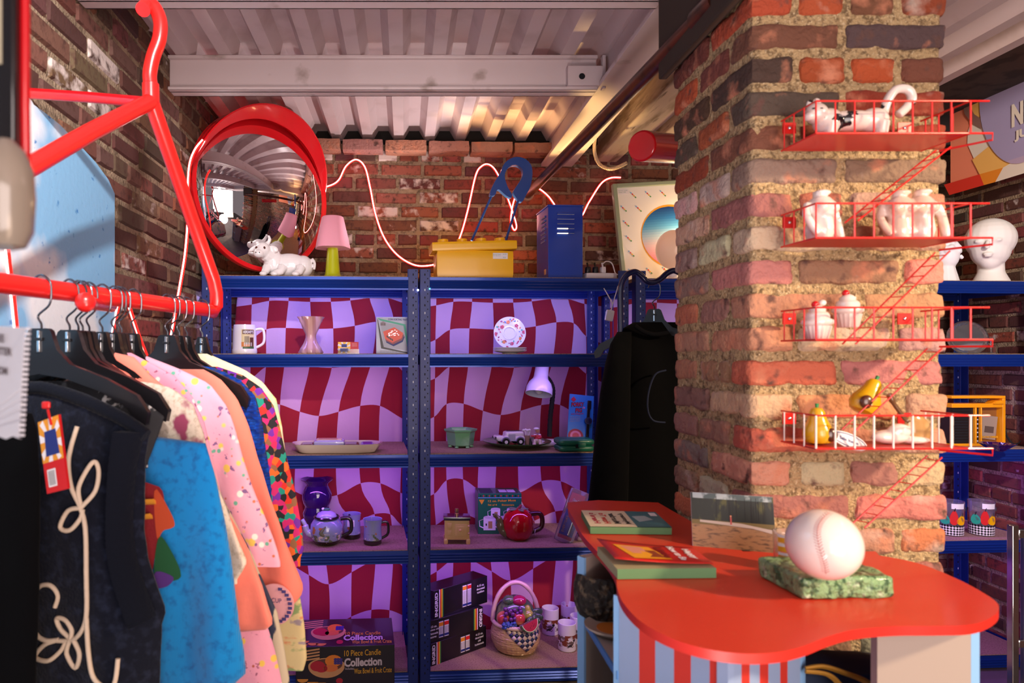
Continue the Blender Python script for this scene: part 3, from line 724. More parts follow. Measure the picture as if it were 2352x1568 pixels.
mb = MB(); mb.T = Matrix.Translation(o_) @ tilt.to_4x4(); mb.box((.05, -.0052, .458), (.055, .001, .024), mWhiteP); put_text(mb, "Wall Poster  $48.00", .045, .004, (.05, -.0062, .464), (1, 0, 0), (0, 0, 1), mTeal); put_text(mb, "framed   M20", .035, .004, (.046, -.0062, .456), (1, 0, 0), (0, 0, 1), mTeal); mb.build('price_tag', t, ang=0)
# peach globe lamp beside the pillar
mb = MB(); p = PRz(1545, 1.768, .12); mb.ell(p+Vector((0, 0, .145)), (.075, .075, .09), M('peach_globe', 'f0c0a0', .3, emit=.25)); mb.lathe([(.045, 0), (.045, .01), (.02, .02), (.015, .07)], mWhiteP, p)
tag(mb.build('globe_lamp'), 'peach globe lamp half hidden behind the brick pillar, before the poster', 'lamp')
# red tube, conduit, copper pipe
t = thing('padded_cylinder', 'red padded cylinder with black bands hanging near the ceiling left of the pillar', 'cylinder', P(1500, 335, 2.3), 0)
mats_of[t.name] = Matrix.Translation(P(1500, 335, 2.3))
mb = MB(); a = P(1473, 335, 2.15); b = P(1640, 350, 2.5); mb.cyl(a, b, .048, mRedD, n=36); mb.build('cylinder', t, world=True, bevel=.006)
for f in (.50, .56):
    mb = MB(); c = a.lerp(b, f); d = (b-a).normalized(); mb.cyl(c, c+d*.004, .0492, mBlack, n=36); mb.build('band', t, world=True)
mb = MB(); c = a.lerp(b, .5); mb.cyl(c+Vector((0, 0, .04)), (c.x, c.y, H+1.225), .003, mBlack, n=8); mb.build('hanging_wire', t, world=True)
mb = MB(); mCon = M('conduit_beige', 'cdb79c', .45, .3, bump=('wave', 60, .5, .003, (1, 1, 1)))
mb.tube(smooth_path([P(1545, 175, 2.9), P(1470, 215, 2.95), P(1385, 285, 3.05), P(1368, 315, 3.1), P(1366, 350, 3.15), P(1378, 378, 3.15), P(1405, 388, 3.1), P(1440, 374, 3.05)], 8), .008, mCon, n=8)
tag(mb.build('conduit'), 'beige flexible conduit curling under the timber by the red cylinder', 'conduit')
t = thing('pipe', 'dark copper pipe running from the back wall up to the pillar top', 'pipe', P(1212, 447, 3.45), 0)
mCop = M('copper_pipe', '5a2c20', .3, .7, layers=[('noise', 20, .45, .7, '2e1a18')])
mb = MB(); a = P(1208, 450, 3.47); b = P(1650, 2, 1.50); mb.cyl(a, b, .0225, mCop, n=24); mb.build('tube', t, world=True)
mb = MB(); d = (b-a).normalized(); mb.cyl(b-d*.09, b+d*.01, .029, mCop, n=24); mb.cyl(b, b+Vector((.1, -.02, .05)), .027, mCop, n=24); mb.build('elbow', t, world=True)
mb = MB(); mb.cyl(a+d*.045, a+d*.02, .032, M('flange', '9a7a68', .5), n=24); mb.build('flange', t, world=True)
# small white USB charger brick hanging from the shelf
t = thing('usb_charger', 'white plastic charger block dangling on its cable beside the blue post', 'charger', PR(1400, 735, -.03), YAW)
mb = MB(); mb.rbox((0, 0, .02), (.034, .02, .048), .004, mWhiteP, Matrix.Rotation(.2, 3, 'Y'), n=4); mb.build('block', t)
mb = MB(); mb.tube(smooth_path([(.005, 0, .04), (.012, 0, .07), (-.004, .01, .11), (-.018, .02, .14)], 5), .0022, mWhiteP, n=6); mb.tube(smooth_path([(.008, 0, .04), (.014, 0, .07), (.03, .01, .11), (.045, .02, .15)], 5), .0018, mWhiteP, n=6); mb.build('cable', t)
# ================================================================ things on the rack boards
def base_on(px, py, z, r, name, label, cat, rz=YAW, group=None):
    return thing(name, label, cat, base(px, py, z, r), rz, group)
def handle(mb, r, z0, z1, out, m, th=.006, side=1, top=None):
    mb.tube(smooth_path([(side*(r-.004), 0, z1), (side*(r+out*.75), 0, z1+.002), (side*(r+out), 0, z1-(z1-z0)*.3), (side*(r+out*.85), 0, z0+(z1-z0)*.25), (side*(r-.004), 0, z0)], 6), th, m, n=10)
# --- second board: beer mug
t = thing('beer_mug', 'white ceramic beer mug with a printed town scene on the second board', 'mug', PRz(562, 1.436, .10), YAW)
mb = MB(); mb.lathe([(.052, 0), (.054, .006), (.054, .018), (.052, .022), (.0505, .09), (.048, .118), (.047, .126), (.043, .124), (.043, .03), (.0, .03)], mWhite); mb.build('body', t)
mb = MB(); handle(mb, .05, .025, .105, .035, mWhite, .006); mb.build('handle', t)
mb = MB(); rr = .0518; mBrn = M('print_brown', '5b2e20', .5)
patch(mb, rr, -.1, 1.05, .018, .105, M('print_cream', 'd7c49a', .5)); patch(mb, rr+.0004, -.02, .98, .084, .103, mBrn); patch(mb, rr+.0004, -.1, .95, .03, .05, M('print_orange', 'c8742a', .5)); patch(mb, rr+.0006, .0, 1.0, .018, .03, M('print_green', '3a5a38', .5)); patch(mb, rr+.0006, .15, .55, .04, .075, M('print_sand', '8f7f66', .5)); patch(mb, rr+.0007, .6, .95, .03, .07, mBrn)
for i in range(5): patch(mb, rr+.0009, .12+.15*i, .17+.15*i, .032, .048, mWhiteP, n=2)
put_text(mb, "HERSHEY'S", .046, .013, (0, 0, .0935), 0, 0, mWhiteP, .02, cyl_r=.0528, a0=.48); mb.build('printed_picture', t, ang=60)
# --- twisted vase
mMauve = M('pearl_pink_glaze', 'c79a93', .18, coat=.5, layers=[('wave', 9, .4, .8, 'b07f7c', (1, 1, .3))])
t = thing('twisted_vase', 'pearly pink hourglass vase with a twisted ribbed body', 'vase', PRz(714, 1.436, .14), YAW)
tw = lambda a, z: 1+.07*math.sin(8*(a+z*14))*(.5+abs(z-.07)*7)
mb = MB(); mb.lathe([(.050, 0), (.053, .006), (.045, .025), (.030, .05), (.023, .07), (.024, .085), (.036, .115), (.050, .145), (.056, .160), (.058, .164), (.052, .160), (.02, .09)], mMauve, n=96, wob=tw); mb.build('body', t, ang=80)
# --- business cards
t = thing('card_holder', 'clear holder of yellow and red business cards between the vase and the coin box', 'card holder', PRz(800, 1.436, .08), YAW)
mb = MB(); mb.box((0, .004, .026), (.09, .006, .050), mWhiteP); mb.build('cards', t)
mb = MB(); mb.box2((-.045, -.0005, .002), (.009, .0, .051), mYel)
for i in range(8):
    a = PI*2*i/8+.2; mb.add([(-.018, -.001, .027), (-.018+.03*math.cos(a), -.001, max(.003, min(.050, .027+.03*math.sin(a)))), (-.018+.03*math.cos(a+.3), -.001, max(.003, min(.050, .027+.03*math.sin(a+.3))))], [(0, 1, 2)], mWhiteP)
mb.box2((.009, -.0012, .002), (.045, 0, .051), M('card_red', 'c8202a', .5)); mNavy = M('ink_navy', '1d2f7a', .5)
mb.rbox((-.018, -.0015, .016), (.036, .001, .014), .0005, mNavy, n=2); mb.rbox((-.018, -.0015, .035), (.024, .001, .014), .0005, mNavy, n=2)
for i in range(4): put_text(mb, "Vintage Goods", .022, .0022, (.027, -.0016, .044-.004*i), (1, 0, 0), (0, 0, 1), mWhiteP)
mb.build('front_card', t, ang=0)
mb = MB(); mb.box2((-.046, -.006, 0), (.048, -.0045, .020), mClear); mb.box2((-.046, -.006, 0), (.048, .02, .002), mClear); mb.build('holder', t)
# --- coin sorting trays box
t = thing('coin_tray_box', 'white retail box of coin sorting trays standing at the end of the second board', 'box', PRz(904, 1.436, .05), YAW+.0)
mb = MB(); w_, h_ = .143, .160; mb.box2((-w_/2-.004, 0, 0), (w_/2, .035, h_), M('box_pale', 'c5cde0', .4, layers=[('noise', 6, .4, .6, 'a9b2c6')])); mb.build('carton', t, bevel=.001)
mb = MB(); y = -.0008
mGn = M('box_green', '2fae8e', .4); mDk = M('box_dark', '1c1c28', .4)
q = lambda pts, m, yy=y: mb.add([(p[0]*w_-w_/2, yy, p[1]*h_) for p in pts], [tuple(range(len(pts)))], m)
q([(0, .97), (.86, .80), (1, .05), (.93, .05), (.80, .76), (0.1, .90)], mGn); q([(0, .95), (.12, .14), (.95, .0), (.95, .03), (.2, .18), (.02, .93)], mDk)
q([(.1, .86), (.80, .76), (.94, .08), (.2, .18)], M('box_photo', 'a4a8b8', .4), y-.0002)
for dx, dz, c in ((.04, -.10, mNavy), (.02, -.05, M('tray_maroon', '8a2030', .4)), (0, 0, M('tray_orange', 'e8472a', .4))):
    q([(.18+dx, .60+dz), (.52+dx, .72+dz), (.80+dx, .56+dz), (.74+dx, .42+dz), (.46+dx, .30+dz), (.24+dx, .40+dz)], c, y-.0004-dx*-.001)
for i in range(22): a = random.random()*.32; b = random.random()*.16; q([(.34+a+.02*math.cos(k), .47+b+a*.1+.016*math.sin(k)) for k in (0, 1.2, 2.5, 3.8, 5)], M('coin', 'c9cbd0', .3, .5), y-.0012)
for i in range(4): q([(.28+i*.05, .46-.03*i+.02), (.31+i*.05, .48-.03*i+.02), (.34+i*.05, .45-.03*i), (.30+i*.05, .43-.03*i)], mDk, y-.0014)
q([(.1, .76), (.26, .76), (.26, .84), (.18, .88), (.1, .84)], M('tan_print', '9a8a94', .5), y-.0015)
for i in range(5): q([(.115+.03*i, .77), (.127+.03*i, .77), (.127+.03*i, .83), (.115+.03*i, .83)], mDk, y-.0016)
put_text(mb, "COIN SORTING TRAYS", .088, .008, (.02, y-.0015, h_*.93), (1, 0, -.02), (0, 0, 1), mNavy, .02)
for i, s in enumerate(("These stackable trays sort your change", "Sort your coins the easy way")): put_text(mb, s, .075, .003, (-.022, y-.001, .008-.005*i+.004), (1, 0, 0), (0, 0, 1), mDk)
mb.build('front_print', t, ang=0)
# --- saucers
FL = ['c8506e', 'e58a5a', '5c7fd0', '3fae98', '9a3a68']
t = thing('standing_saucer', 'white saucer painted with flowers standing upright on the saucer stack', 'plate', PRz(1170, 1.436+.021, .14), YAW)
Rd = Matrix.Rotation(PI/2-.14, 3, 'X')
mb = MB(); c = Vector((0, 0, .073)); mPl = M('saucer_glaze', 'e9e6f0', .12, coat=.6)
mb.lathe([(.030, -.006), (.032, -.003), (.055, -.002), (.073, .008), (.0735, .010), (.055, .003), (.034, .001), (.030, .004), (.026, .004), (.024, .001)], mPl, c, n=64, R=Rd); mb.build('plate', t)
mb = MB(); rnd = random.Random(2)
for i in range(46):
    a = 2*PI*i/46*1.0+rnd.uniform(-.05, .05); r = rnd.uniform(.042, .066); k = rnd.choice(FL if i % 3 else FL[:2]); rad = rnd.uniform(.003, .0065)
    cz = .0025+(r-.055)*.38*(r > .055)+.0016; m = M('petal_'+k, k, .3)
    if i % 6 == 0:
        for p in range(5): b = 2*PI*p/5; mb.ell(c+Rd@Vector((r*math.cos(a)+.005*math.cos(b), r*math.sin(a)+.005*math.sin(b), cz)), (.0042, .0042, .0006), m, Rd, 8, 4)
    else: mb.ell(c+Rd@Vector((r*math.cos(a), r*math.sin(a), cz)), (rad*.6, rad, .0006), m, Rd@Matrix.Rotation(rnd.random()*6, 3, 'Z'), 8, 4)
mb.build('painted_flowers', t)
sc = [(.0, .0), (.032, 0), (.034, .003), (.060, .007), (.075, .013), (.0755, .015), (.055, .009), (.02, .006)]
for i in range(3):
    o = thing('saucer', ('lowest', 'middle', 'topmost')[i]+' saucer of the small stack lying under the standing flowered one', 'plate', PRz(1171, 1.436+.0065*i, .10), YAW, 'stacked saucers')
    mb = MB(); mb.lathe(sc, mPl, n=56); mb.build('plate', o)
# --- third board
mCream = M('cream_glaze', 'c9b5a4', .25, coat=.5); mLilac = M('lilac_glaze', 'a9a6cc', .2, coat=.5)
t = base_on(775, 1043, 1.004, .085, 'divided_dish', 'long cream ceramic serving dish with green, yellow and blue glazed sections', 'dish')
def dish_out(k, s=1): 
    out = []
    for i in range(72):
        a = 2*PI*i/72; sx = abs(math.cos(a))**.55*math.copysign(1, math.cos(a)); sy = abs(math.sin(a))**.6*math.copysign(1, math.sin(a))
        out.append(((.197*sx*s+.006*math.sin(6*a))*k, (.085*sy*s+.004*math.cos(7*a))*k))
    return out
mb = MB(); rings = []
for k, z in ((.80, 0), (.90, .006), (.98, .030), (1.0, .040), (.97, .040), (.93, .030), (.86, .014), (.3, .012)): rings.append([Vector((x, y, z)) for x, y in dish_out(k)])
mb.loft(rings, mCream); mb.build('body', t, ang=60)
mb = MB()
for x0, x1, m in ((-.165, -.10, M('leaf_green', '2f6a4a', .2, coat=.5)), (-.10, .02, mLilac), (.02, .10, M('deep_green', '145c3c', .2, coat=.5)), (.10, .162, M('glaze_blue', '3050b8', .2, coat=.5))):
    mb.rbox(((x0+x1)/2, .0, .023), (x1-x0-.004, .128, .030), .01, m, n=6)
mb.build('glazed_sections', t)
mb = MB(); mb.rbox((-.035, -.0, .042), (.135, .10, .028), .012, mLilac, n=6); mb.rbox((-.035, 0, .0545), (.11, .075, .006), .003, M('pale_yellow_glaze', 'd8cc90', .2, coat=.5), n=4); mb.build('raised_box', t)
# hexagonal planter
t = base_on(1058, 1031, 1.004, .07, 'hexagonal_planter', 'pale green hexagonal ceramic planter on the third board', 'planter')
mCel = M('celadon', '6fae7e', .2, coat=.5, layers=[('noise', 10, .55, .7, '8fc49a')])
mb = MB(); rings = []
for r, z in ((.052, .008), (.060, .012), (.066, .055), (.068, .070), (.077, .078), (.078, .086), (.069, .086), (.066, .078), (.06, .02)):
    rings.append([Vector((r*math.cos(PI/3*i), r*math.sin(PI/3*i), z)) for i in range(6)])
mb.loft(rings, mCel); mb.build('bowl', t, ang=25, bevel=.0015)
for i in range(6):
    mb = MB(); mb.rbox((.050*math.cos(PI/3*i), .050*math.sin(PI/3*i), .005), (.018, .018, .010), .004, mCel, n=3); mb.build('foot', t)
# green plate with car and golfers
t = base_on(1187, 1036, 1.004, .150, 'green_plate', 'round dark green glazed plate carrying the little car', 'plate')
mb = MB(); mGP = M('green_leaf_glaze', '2c5a34', .2, coat=.5, layers=[('noise', 12, .5, .65, '6f8c5a', (1, 3, 1))])
mb.lathe([(.06, 0), (.09, .004), (.135, .018), (.157, .026), (.158, .029), (.13, .023), (.08, .010), (.02, .009)], mGP, n=72); mb.build('plate', t)
pc = base(1187, 1036, 1.004, .150)
t = thing('toy_car', 'small white ceramic golf car with black wheels on the green plate', 'figurine', (pc.x-.035, pc.y-.01, 1.0145), YAW+.15)
mb = MB(); mb.rbox((0, 0, .030), (.135, .06, .024), .009, mWhite, n=8); mb.rbox((.018, 0, .050), (.09, .054, .028), .010, mWhite, n=8); mb.rbox((-.055, 0, .036), (.04, .055, .02), .008, mWhite, n=6); mb.build('car_body', t, remesh=.003)
for x in (-.030, .040):
    for y in (-.031, .031):
        mb = MB(); mb.cyl((x, y-.006, .017), (x, y+.006, .017), .017, mBlack, n=24); w1 = mb.build('wheel', t, bevel=.002)
        mb = MB(); s = -1 if y < 0 else 1; mb.cyl((x, y+s*.0055, .017), (x, y+s*.0075, .017), .008, mWhite, n=18); mb.build('hubcap', w1)
for x in (-.030, .040):
    mb = MB(); mb.tube(arc((x, -.032, .017), .021, .1, PI-.1, 12), .003, M('trim_mauve', '8f88b0', .3), n=6); mb.build('wheel_arch', t)
mb = MB(); mb.box((.0, -.0308, .036), (.034, .001, .032), M('door_grey', 'a9a6b8', .4)); mb.build('door', t, bevel=.001)
mb = MB()
for i in range(6): mb.box((-.012+.012*i, -.0, .0647), (.006, .04, .001), mBlack)
for y in (-.02, .02): mb.cyl((-.076, y, .036), (-.073, y, .036), .005, mBlack, n=12)
mb.build('painted_trim', t)
def golfer(mb, m):
    mb.ell((0, 0, .015), (.022, .018, .014), m); mb.tube([(0, 0, .015), (0, 0, .045)], [.018, .016], m); mb.ell((0, -.002, .066), (.011, .012, .013), m)
    mb.tube([(-.008, -.005, .048), (-.022, -.012, .040), (-.034, -.012, .042)], [.007, .006, .004], m); mb.tube([(.008, -.005, .048), (.012, -.018, .034), (-.002, -.022, .03)], [.007, .006, .005], m)
    mb.tube([(-.006, -.01, .015), (-.018, -.022, .022), (-.020, -.024, .004)], .008, m); mb.tube([(.008, -.01, .015), (.008, -.024, .02), (.006, -.026, .004)], .008, m)
    mb.ell((-.022, -.03, .005), (.008, .012, .005), m); mb.ell((.006, -.032, .005), (.008, .012, .005), m)
mGolf = M('golfer_paint', 'd3c4b4', .4, layers=[('band', 'Z', .028, .056, 'c02838'), ('wave', 60, .5, .6, 'c02838', (0, 0, 0)), ('band', 'Z', .053, .072, 'd9a184'), ('band', 'Z', .0705, .09, 'e6e2ea'), ('noiseband', 40, .5, 'Z', .036, .040, 'e6e2ea'), ('noiseband', 40, .4, 'Z', .046, .050, 'e6e2ea')])
g0 = thing('golfer_figurine', 'small crouching golfer figurine in a red striped shirt and cap', 'figurine', (pc.x+.094, pc.y-.01, 1.015), YAW)
mb = MB(); golfer(mb, mGolf); mb.build('body', g0, remesh=.0022)
mb = MB(); mb.ell((-.006, -.006, .0745), (.013, .016, .006), mWhiteP); mb.build('cap', g0)
g1 = thing('golf_bag_figurine', 'tiny golf bag with white clubs beside the golfer', 'figurine', (pc.x+.046, pc.y-.018, 1.015), YAW)
mb = MB(); mb.cyl((0, 0, .0), (0, .002, .044), .011, M('bag_brown', '8c6c58', .5), .013); mb.cyl((.014, -.006, 0), (.010, -.004, .03), .007, mBlack, .006); mb.build('bag', g1, bevel=.002)
for i in range(4):
    mb = MB(); a = i*1.6; x = .007*math.cos(a); y = .007*math.sin(a); mb.cyl((x, y, .04), (x*1.8, y*1.8, .065), .0025, mWhiteP, n=8); mb.ell((x*1.9-.004, y*1.9, .068), (.008, .005, .006), mWhite, nu=10, nv=6); mb.build('club', g1)
# gooseneck desk lamp
lp = base(1262, 1018, 1.004, .06); lp.y = 3.22; lp.x = (1262-CX)/F*3.22
t = thing('desk_lamp', 'white bell-shaped desk lamp with a black gooseneck on a white base', 'lamp', lp, 0)
k = 3.2/F; L_ = lambda px, py: ((px-1262)*k, 0, (1018-py)*k+.012)
mb = MB(); mb.rbox((0, 0, .012), (.15, .12, .024), .01, mWhiteP, n=8); mb.build('base', t)
mb = MB(); pth = smooth_path([L_(1262, 1004), L_(1264, 960), L_(1268, 925), L_(1270, 895), L_(1262, 875), (L_(1248, 862)[0], -.01, L_(1248, 862)[2])], 8)
pr = [.0105+(.0014 if i % 2 else 0) for i in range(len(pth))]; mb.tube(pth, pr, mBlackM, n=14); mb.build('gooseneck', t, ang=60)
hd = Vector((L_(1243, 838)[0], -.03, L_(1243, 838)[2])); ax = Vector((-.030, -.05, -.155)).normalized()
xx = Vector((1, 0, 0)); Rr = frame(xx, ax.cross(xx)); Rr = Matrix((Rr.col[0], Rr.col[1], Rr.col[2])).transposed()
x_ = (xx-ax*xx.dot(ax)).normalized(); y_ = ax.cross(x_); Rr = Matrix((x_, y_, ax)).transposed()
mb = MB(); mb.lathe([(.0, -.004), (.024, 0), (.031, .008), (.033, .06), (.036, .072), (.052, .092), (.060, .115), (.062, .145), (.0605, .145), (.058, .116), (.05, .096), (.03, .076), (.0, .07)], M('lamp_white', 'd5d8ee', .3, coat=.4), hd, n=48, R=Rr); mb.build('shade', t)
mb = MB(); mb.ell(hd+ax*.115, (.022, .022, .03), mWhiteP, Rr); mb.build('bulb', t)
# watch on a card
t = base_on(1330, 1027, 1.004, .03, 'watch_card', 'blue blister card holding a black wristwatch leaning at the end of the third board', 'packaging')
Rt = Matrix.Rotation(math.radians(-9), 3, 'X') @ Matrix.Rotation(math.radians(6), 3, 'Y'); mCardB = M('card_blue', '2a86c8', .35, coat=.4)
X_ = lambda x, y, z: Rt@Vector((x, y, z))
mb = MB(); mb.rbox(X_(.0, .0, .122), (.118, .004, .240), .012, mCardB, Rt, n=(10, 1, 10)); mb.build('card', t)
mb = MB(); dx = Rt@Vector((1, 0, 0)); dz = Rt@Vector((0, 0, 1)); mCr = M('crimson_ink', 'b01c3c', .5); mPk = M('pink_ink', 'e58ab0', .5)
put_text(mb, "PORKY", .062, .022, X_(-.018, -.0034, .195), dx+dz*.12, dz, mBlack, .05); put_text(mb, "PIG", .032, .022, X_(-.012, -.0034, .168), dx+dz*.12, dz, mBlack, .05)
put_text(mb, "PORKY", .058, .018, X_(-.018, -.0042, .195), dx+dz*.12, dz, mCr, .03); put_text(mb, "PIG", .029, .018, X_(-.012, -.0042, .168), dx+dz*.12, dz, mCr, .03)
put_text(mb, "3-D Hologram", .06, .010, X_(-.018, -.0036, .150), dx+dz*.15, dz, mCr, .01, .2)
for i in range(4): put_text(mb, ("Flip the watch face", "and see him move in", "full 3-D hologram", "Quartz Watch")[i], .048, .004, X_(-.026, -.0034, .137-.007*i), dx+dz*.15, dz, M('gold_ink', 'c9b070', .5))
mb.add([X_(-.052+a, -.0036, .217+b) for a, b in ((0, 0), (.013, .013), (.026, 0), (.013, -.013))], [(0, 1, 2, 3)], mCr)
for i in range(3):
    r = .036-.010*i; mb.add([X_(-.02+r*math.cos(a*.3), -.0034-.0003*i, .048+r*.9*math.sin(a*.3)) for a in range(21)], [tuple(range(21))], (M('ring_red', 'a8324a', .5), mPk, M('ring_rose', 'd05468', .5))[i])
put_text(mb, "$14", .012, .01, X_(.012, -.0036, .182), dx, dz, mPk, .03); mb.build('printing', t, ang=0)
mb = MB(); mb.box(X_(.036, -.007, .198), (.018, .006, .040), mBlack, Rt); mb.box(X_(.034, -.007, .155), (.014, .005, .055), mBlack, Rt); mb.box(X_(.034, -.007, .082), (.014, .005, .07), mBlack, Rt); mb.build('strap', t, bevel=.002)
mb = MB(); mb.cyl(X_(.034, -.004, .122), X_(.034, -.016, .122), .017, M('watch_grey', '4a4e66', .2, .6), n=28); mb.cyl(X_(.034, -.016, .122), X_(.034, -.0165, .122), .013, M('watch_face', '20243a', .1), n=28); mb.build('watch', t, bevel=.002)
# green case
t = base_on(1318, 1038, 1.004, .05, 'green_case', 'dark green plastic clamshell case in front of the watch card', 'case')
mGC = M('case_green', '0b6a52', .4, coat=.2)
mb = MB(); mb.rbox((0, 0, .014), (.158, .10, .028), .014, mGC, n=10); mb.build('lower_shell', t)
mb = MB(); mb.rbox((0, .002, .042), (.160, .102, .030), .016, mGC, n=10); mb.build('upper_shell', t)
mb = MB(); mb.rbox((.02, -.053, .030), (.034, .006, .02), .003, mGC, n=4); mb.box((.0, -.0505, .026), (.014, .004, .016), mHole); mb.build('latch', t)
# --- fourth board
Z4 = .591
t = base_on(728, 1222, Z4, .065, 'purple_vase', 'shiny dark purple double-gourd vase with a flared rim', 'vase')
mPur = M('purple_glaze', '2c0c52', .08, coat=.8)
mb = MB(); mb.lathe([(.035, 0), (.04, .004), (.052, .03), (.066, .06), (.068, .08), (.060, .10), (.058, .11), (.066, .125), (.072, .15), (.072, .17), (.062, .195), (.055, .21), (.058, .222), (.077, .238), (.079, .242), (.07, .238), (.05, .215), (.03, .15)], mPur, n=56); mb.build('body', t)
mIris = M('heron_glaze', '8a8fb8', .2, coat=.5, layers=[('band', 'Z', -.01, .022, '241810'), ('noiseband', 34, .56, 'Z', .02, .05, '5d6a48'), ('noiseband', 26, .60, 'Z', .025, .06, 'd8c2c4', 5), ('noise', 40, .66, .70, 'c8b89a', (2.2, 2.2, .22), 3), ('noiseband', 30, .62, 'Z', .04, .085, 'b0703a', 8)])
mIrisD = M('brown_glaze', '1c120c', .15, coat=.5)
t = base_on(750, 1258, Z4, .072, 'heron_teapot', 'blue-grey teapot painted with reeds and a bird, dark brown handle', 'teapot')
mb = MB(); mb.lathe([(.045, 0), (.052, .004), (.066, .025), (.073, .055), (.070, .085), (.058, .106), (.052, .110), (.05, .104), (.02, .1)], mIris, n=56); mb.build('body', t)
mb = MB(); mb.lathe([(.050, .108), (.054, .112), (.058, .12), (.054, .124), (.046, .116)], mIrisD, n=48); mb.build('rim', t)
mb = MB(); mb.lathe([(.046, .118), (.046, .124), (.038, .136), (.02, .144), (.006, .147)], mLilac, n=40); l = mb.build('lid', t)
mb = MB(); mb.ell((.0, 0, .152), (.017, .009, .007), M('teal_bird', '3a6a5a', .3)); mb.ell((-.015, 0, .154), (.007, .006, .006), mWhite); mb.build('knob', l)
mb = MB(); mb.tube(smooth_path([(-.055, 0, .04), (-.085, 0, .055), (-.095, 0, .085), (-.108, 0, .108)], 6), [.018]*6+[.014]*6+[.009]*6+[.008], mLilac, n=14); mb.build('spout', t)
mb = MB(); handle(mb, .066, .03, .108, .045, mIrisD, .0085); mb.build('handle', t)
mb = MB(); cst = Vector((0, 0, .055))
mb.tube(smooth_path([(-.005, -.070, .05), (-.02, -.071, .062), (-.012, -.070, .078), (.0, -.067, .09)], 4), [.004, .006, .008, .009, .009, .009, .008, .007, .006, .005, .004, .003, .002], M('bird_grey', '6a6a50', .4), n=8); mb.build('painted_bird', t)
def rmug(px, py, label, rz=YAW):
    t = base_on(px, py, Z4, .04, 'reed_mug', label, 'mug', rz, 'reed painted mugs'); return t
t = rmug(856, 1254, 'nearer blue-grey mug painted with reeds, its dark handle to the right')
mb = MB(); mb.lathe([(.035, 0), (.04, .004), (.041, .03), (.038, .08), (.042, .108), (.043, .112), (.039, .11), (.035, .03), (.0, .02)], mIris, n=44); mb.build('body', t)
mb = MB(); handle(mb, .038, .022, .094, .032, mIrisD, .006); mb.build('handle', t)
t2 = dup(t, base(808, 1240, Z4, .04), YAW+1.9, 'blue-grey reed mug with a price sticker standing behind the teapot')
mb = MB(); patch(mb, .0425, -.5, .3, .06, .09, mWhiteP, rz=lambda z: .0420); put_text(mb, "Reed Mug", .018, .004, (.0, .0, .08), 0, 0, mCr, cyl_r=.0428); s_ = mb.build('price_sticker', t2, ang=60); s_.rotation_euler = (0, 0, -1.9)
# stove shaped shaker
t = base_on(1049, 1249, Z4, .035, 'stove_jar', 'cream ceramic jar shaped like an old stove with a dark lid and gold cap', 'jar', YAW-.10)
mStv = M('stove_cream', 'd2ab6c', .25, coat=.4)
mb = MB(); mb.rbox((0, 0, .062), (.112, .075, .088), .004, mStv, n=4)
for x in (-.048, .048):
    for y in (-.03, .03): mb.rbox((x*1.03, y*1.05, .012), (.02, .018, .026), .005, mStv, n=3)
mb.build('body', t)
mb = MB(); mb.rbox((.018, -.039, .062), (.052, .005, .052), .002, mStv, n=3); mb.rbox((.014, -.0415, .062), (.032, .004, .036), .002, mStv, n=3); mb.ell((.014, -.044, .062), .006, mStv); mb.build('oven_door', t)
for z in (.082, .050):
    mb = MB(); mb.rbox((-.034, -.039, z), (.022, .005, .024), .002, mStv, n=3); mb.build('small_door', t)
    mb = MB(); mb.ell((.052, -.040, z-.002), .005, mStv); mb.build('hinge', t)
mb = MB(); mb.rbox((0, 0, .112), (.120, .082, .016), .003, M('lid_dark', '1c0f2c', .15, coat=.5), n=3); mb.build('lid', t)
mb = MB(); mb.lathe([(.010, .118), (.010, .128), (.007, .130), (.0085, .133), (.0085, .150), (.002, .151)], M('gold_cap', 'c9a468', .2, .8), n=24); mb.build('cap', t)
# poker mugs box
c0 = base(1148, 1226, Z4, 0); t = thing('poker_mug_box', 'green carton of stoneware poker mugs behind the tomato teapot', 'box', c0, YAW-.06)
mPG = M('carton_green', '0b6a44', .35, coat=.3)
mb = MB(); w_, h_ = .204, .190; mb.box2((-w_/2, 0, 0), (w_/2, .135, h_), mPG); mb.build('carton', t, bevel=.001)
mb = MB()
for i in range(14):
    x = -w_/2+.012+i*(w_-.02)/13.5; m = mBlack if i % 2 == 0 else M('suit_red', 'c02030', .5)
    mb.add([(x, -.0008, h_-.006), (x+.004, -.0008, h_-.011), (x, -.0008, h_-.017), (x-.004, -.0008, h_-.011)], [(0, 1, 2, 3)], m)
mb.box2((-w_/2, -.0006, h_-.021), (w_/2, 0, h_-.019), mLBlue)
put_text(mb, "12 oz. Poker Mugs", .130, .013, (.010, -.001, h_-.035), (1, 0, .03), (0, 0, 1), mGold, .02); put_text(mb, "Set of 4", .042, .009, (-.035, -.001, h_-.053), (1, 0, 0), (0, 0, 1), mGold, .02); put_text(mb, "Stoneware", .058, .009, (.038, -.001, h_-.053), (1, 0, 0), (0, 0, 1), mGold, .02)
mb.add([(-.098, -.001, h_-.029), (-.072, -.001, h_-.029), (-.085, -.001, h_-.052)], [(0, 2, 1)], mGold)
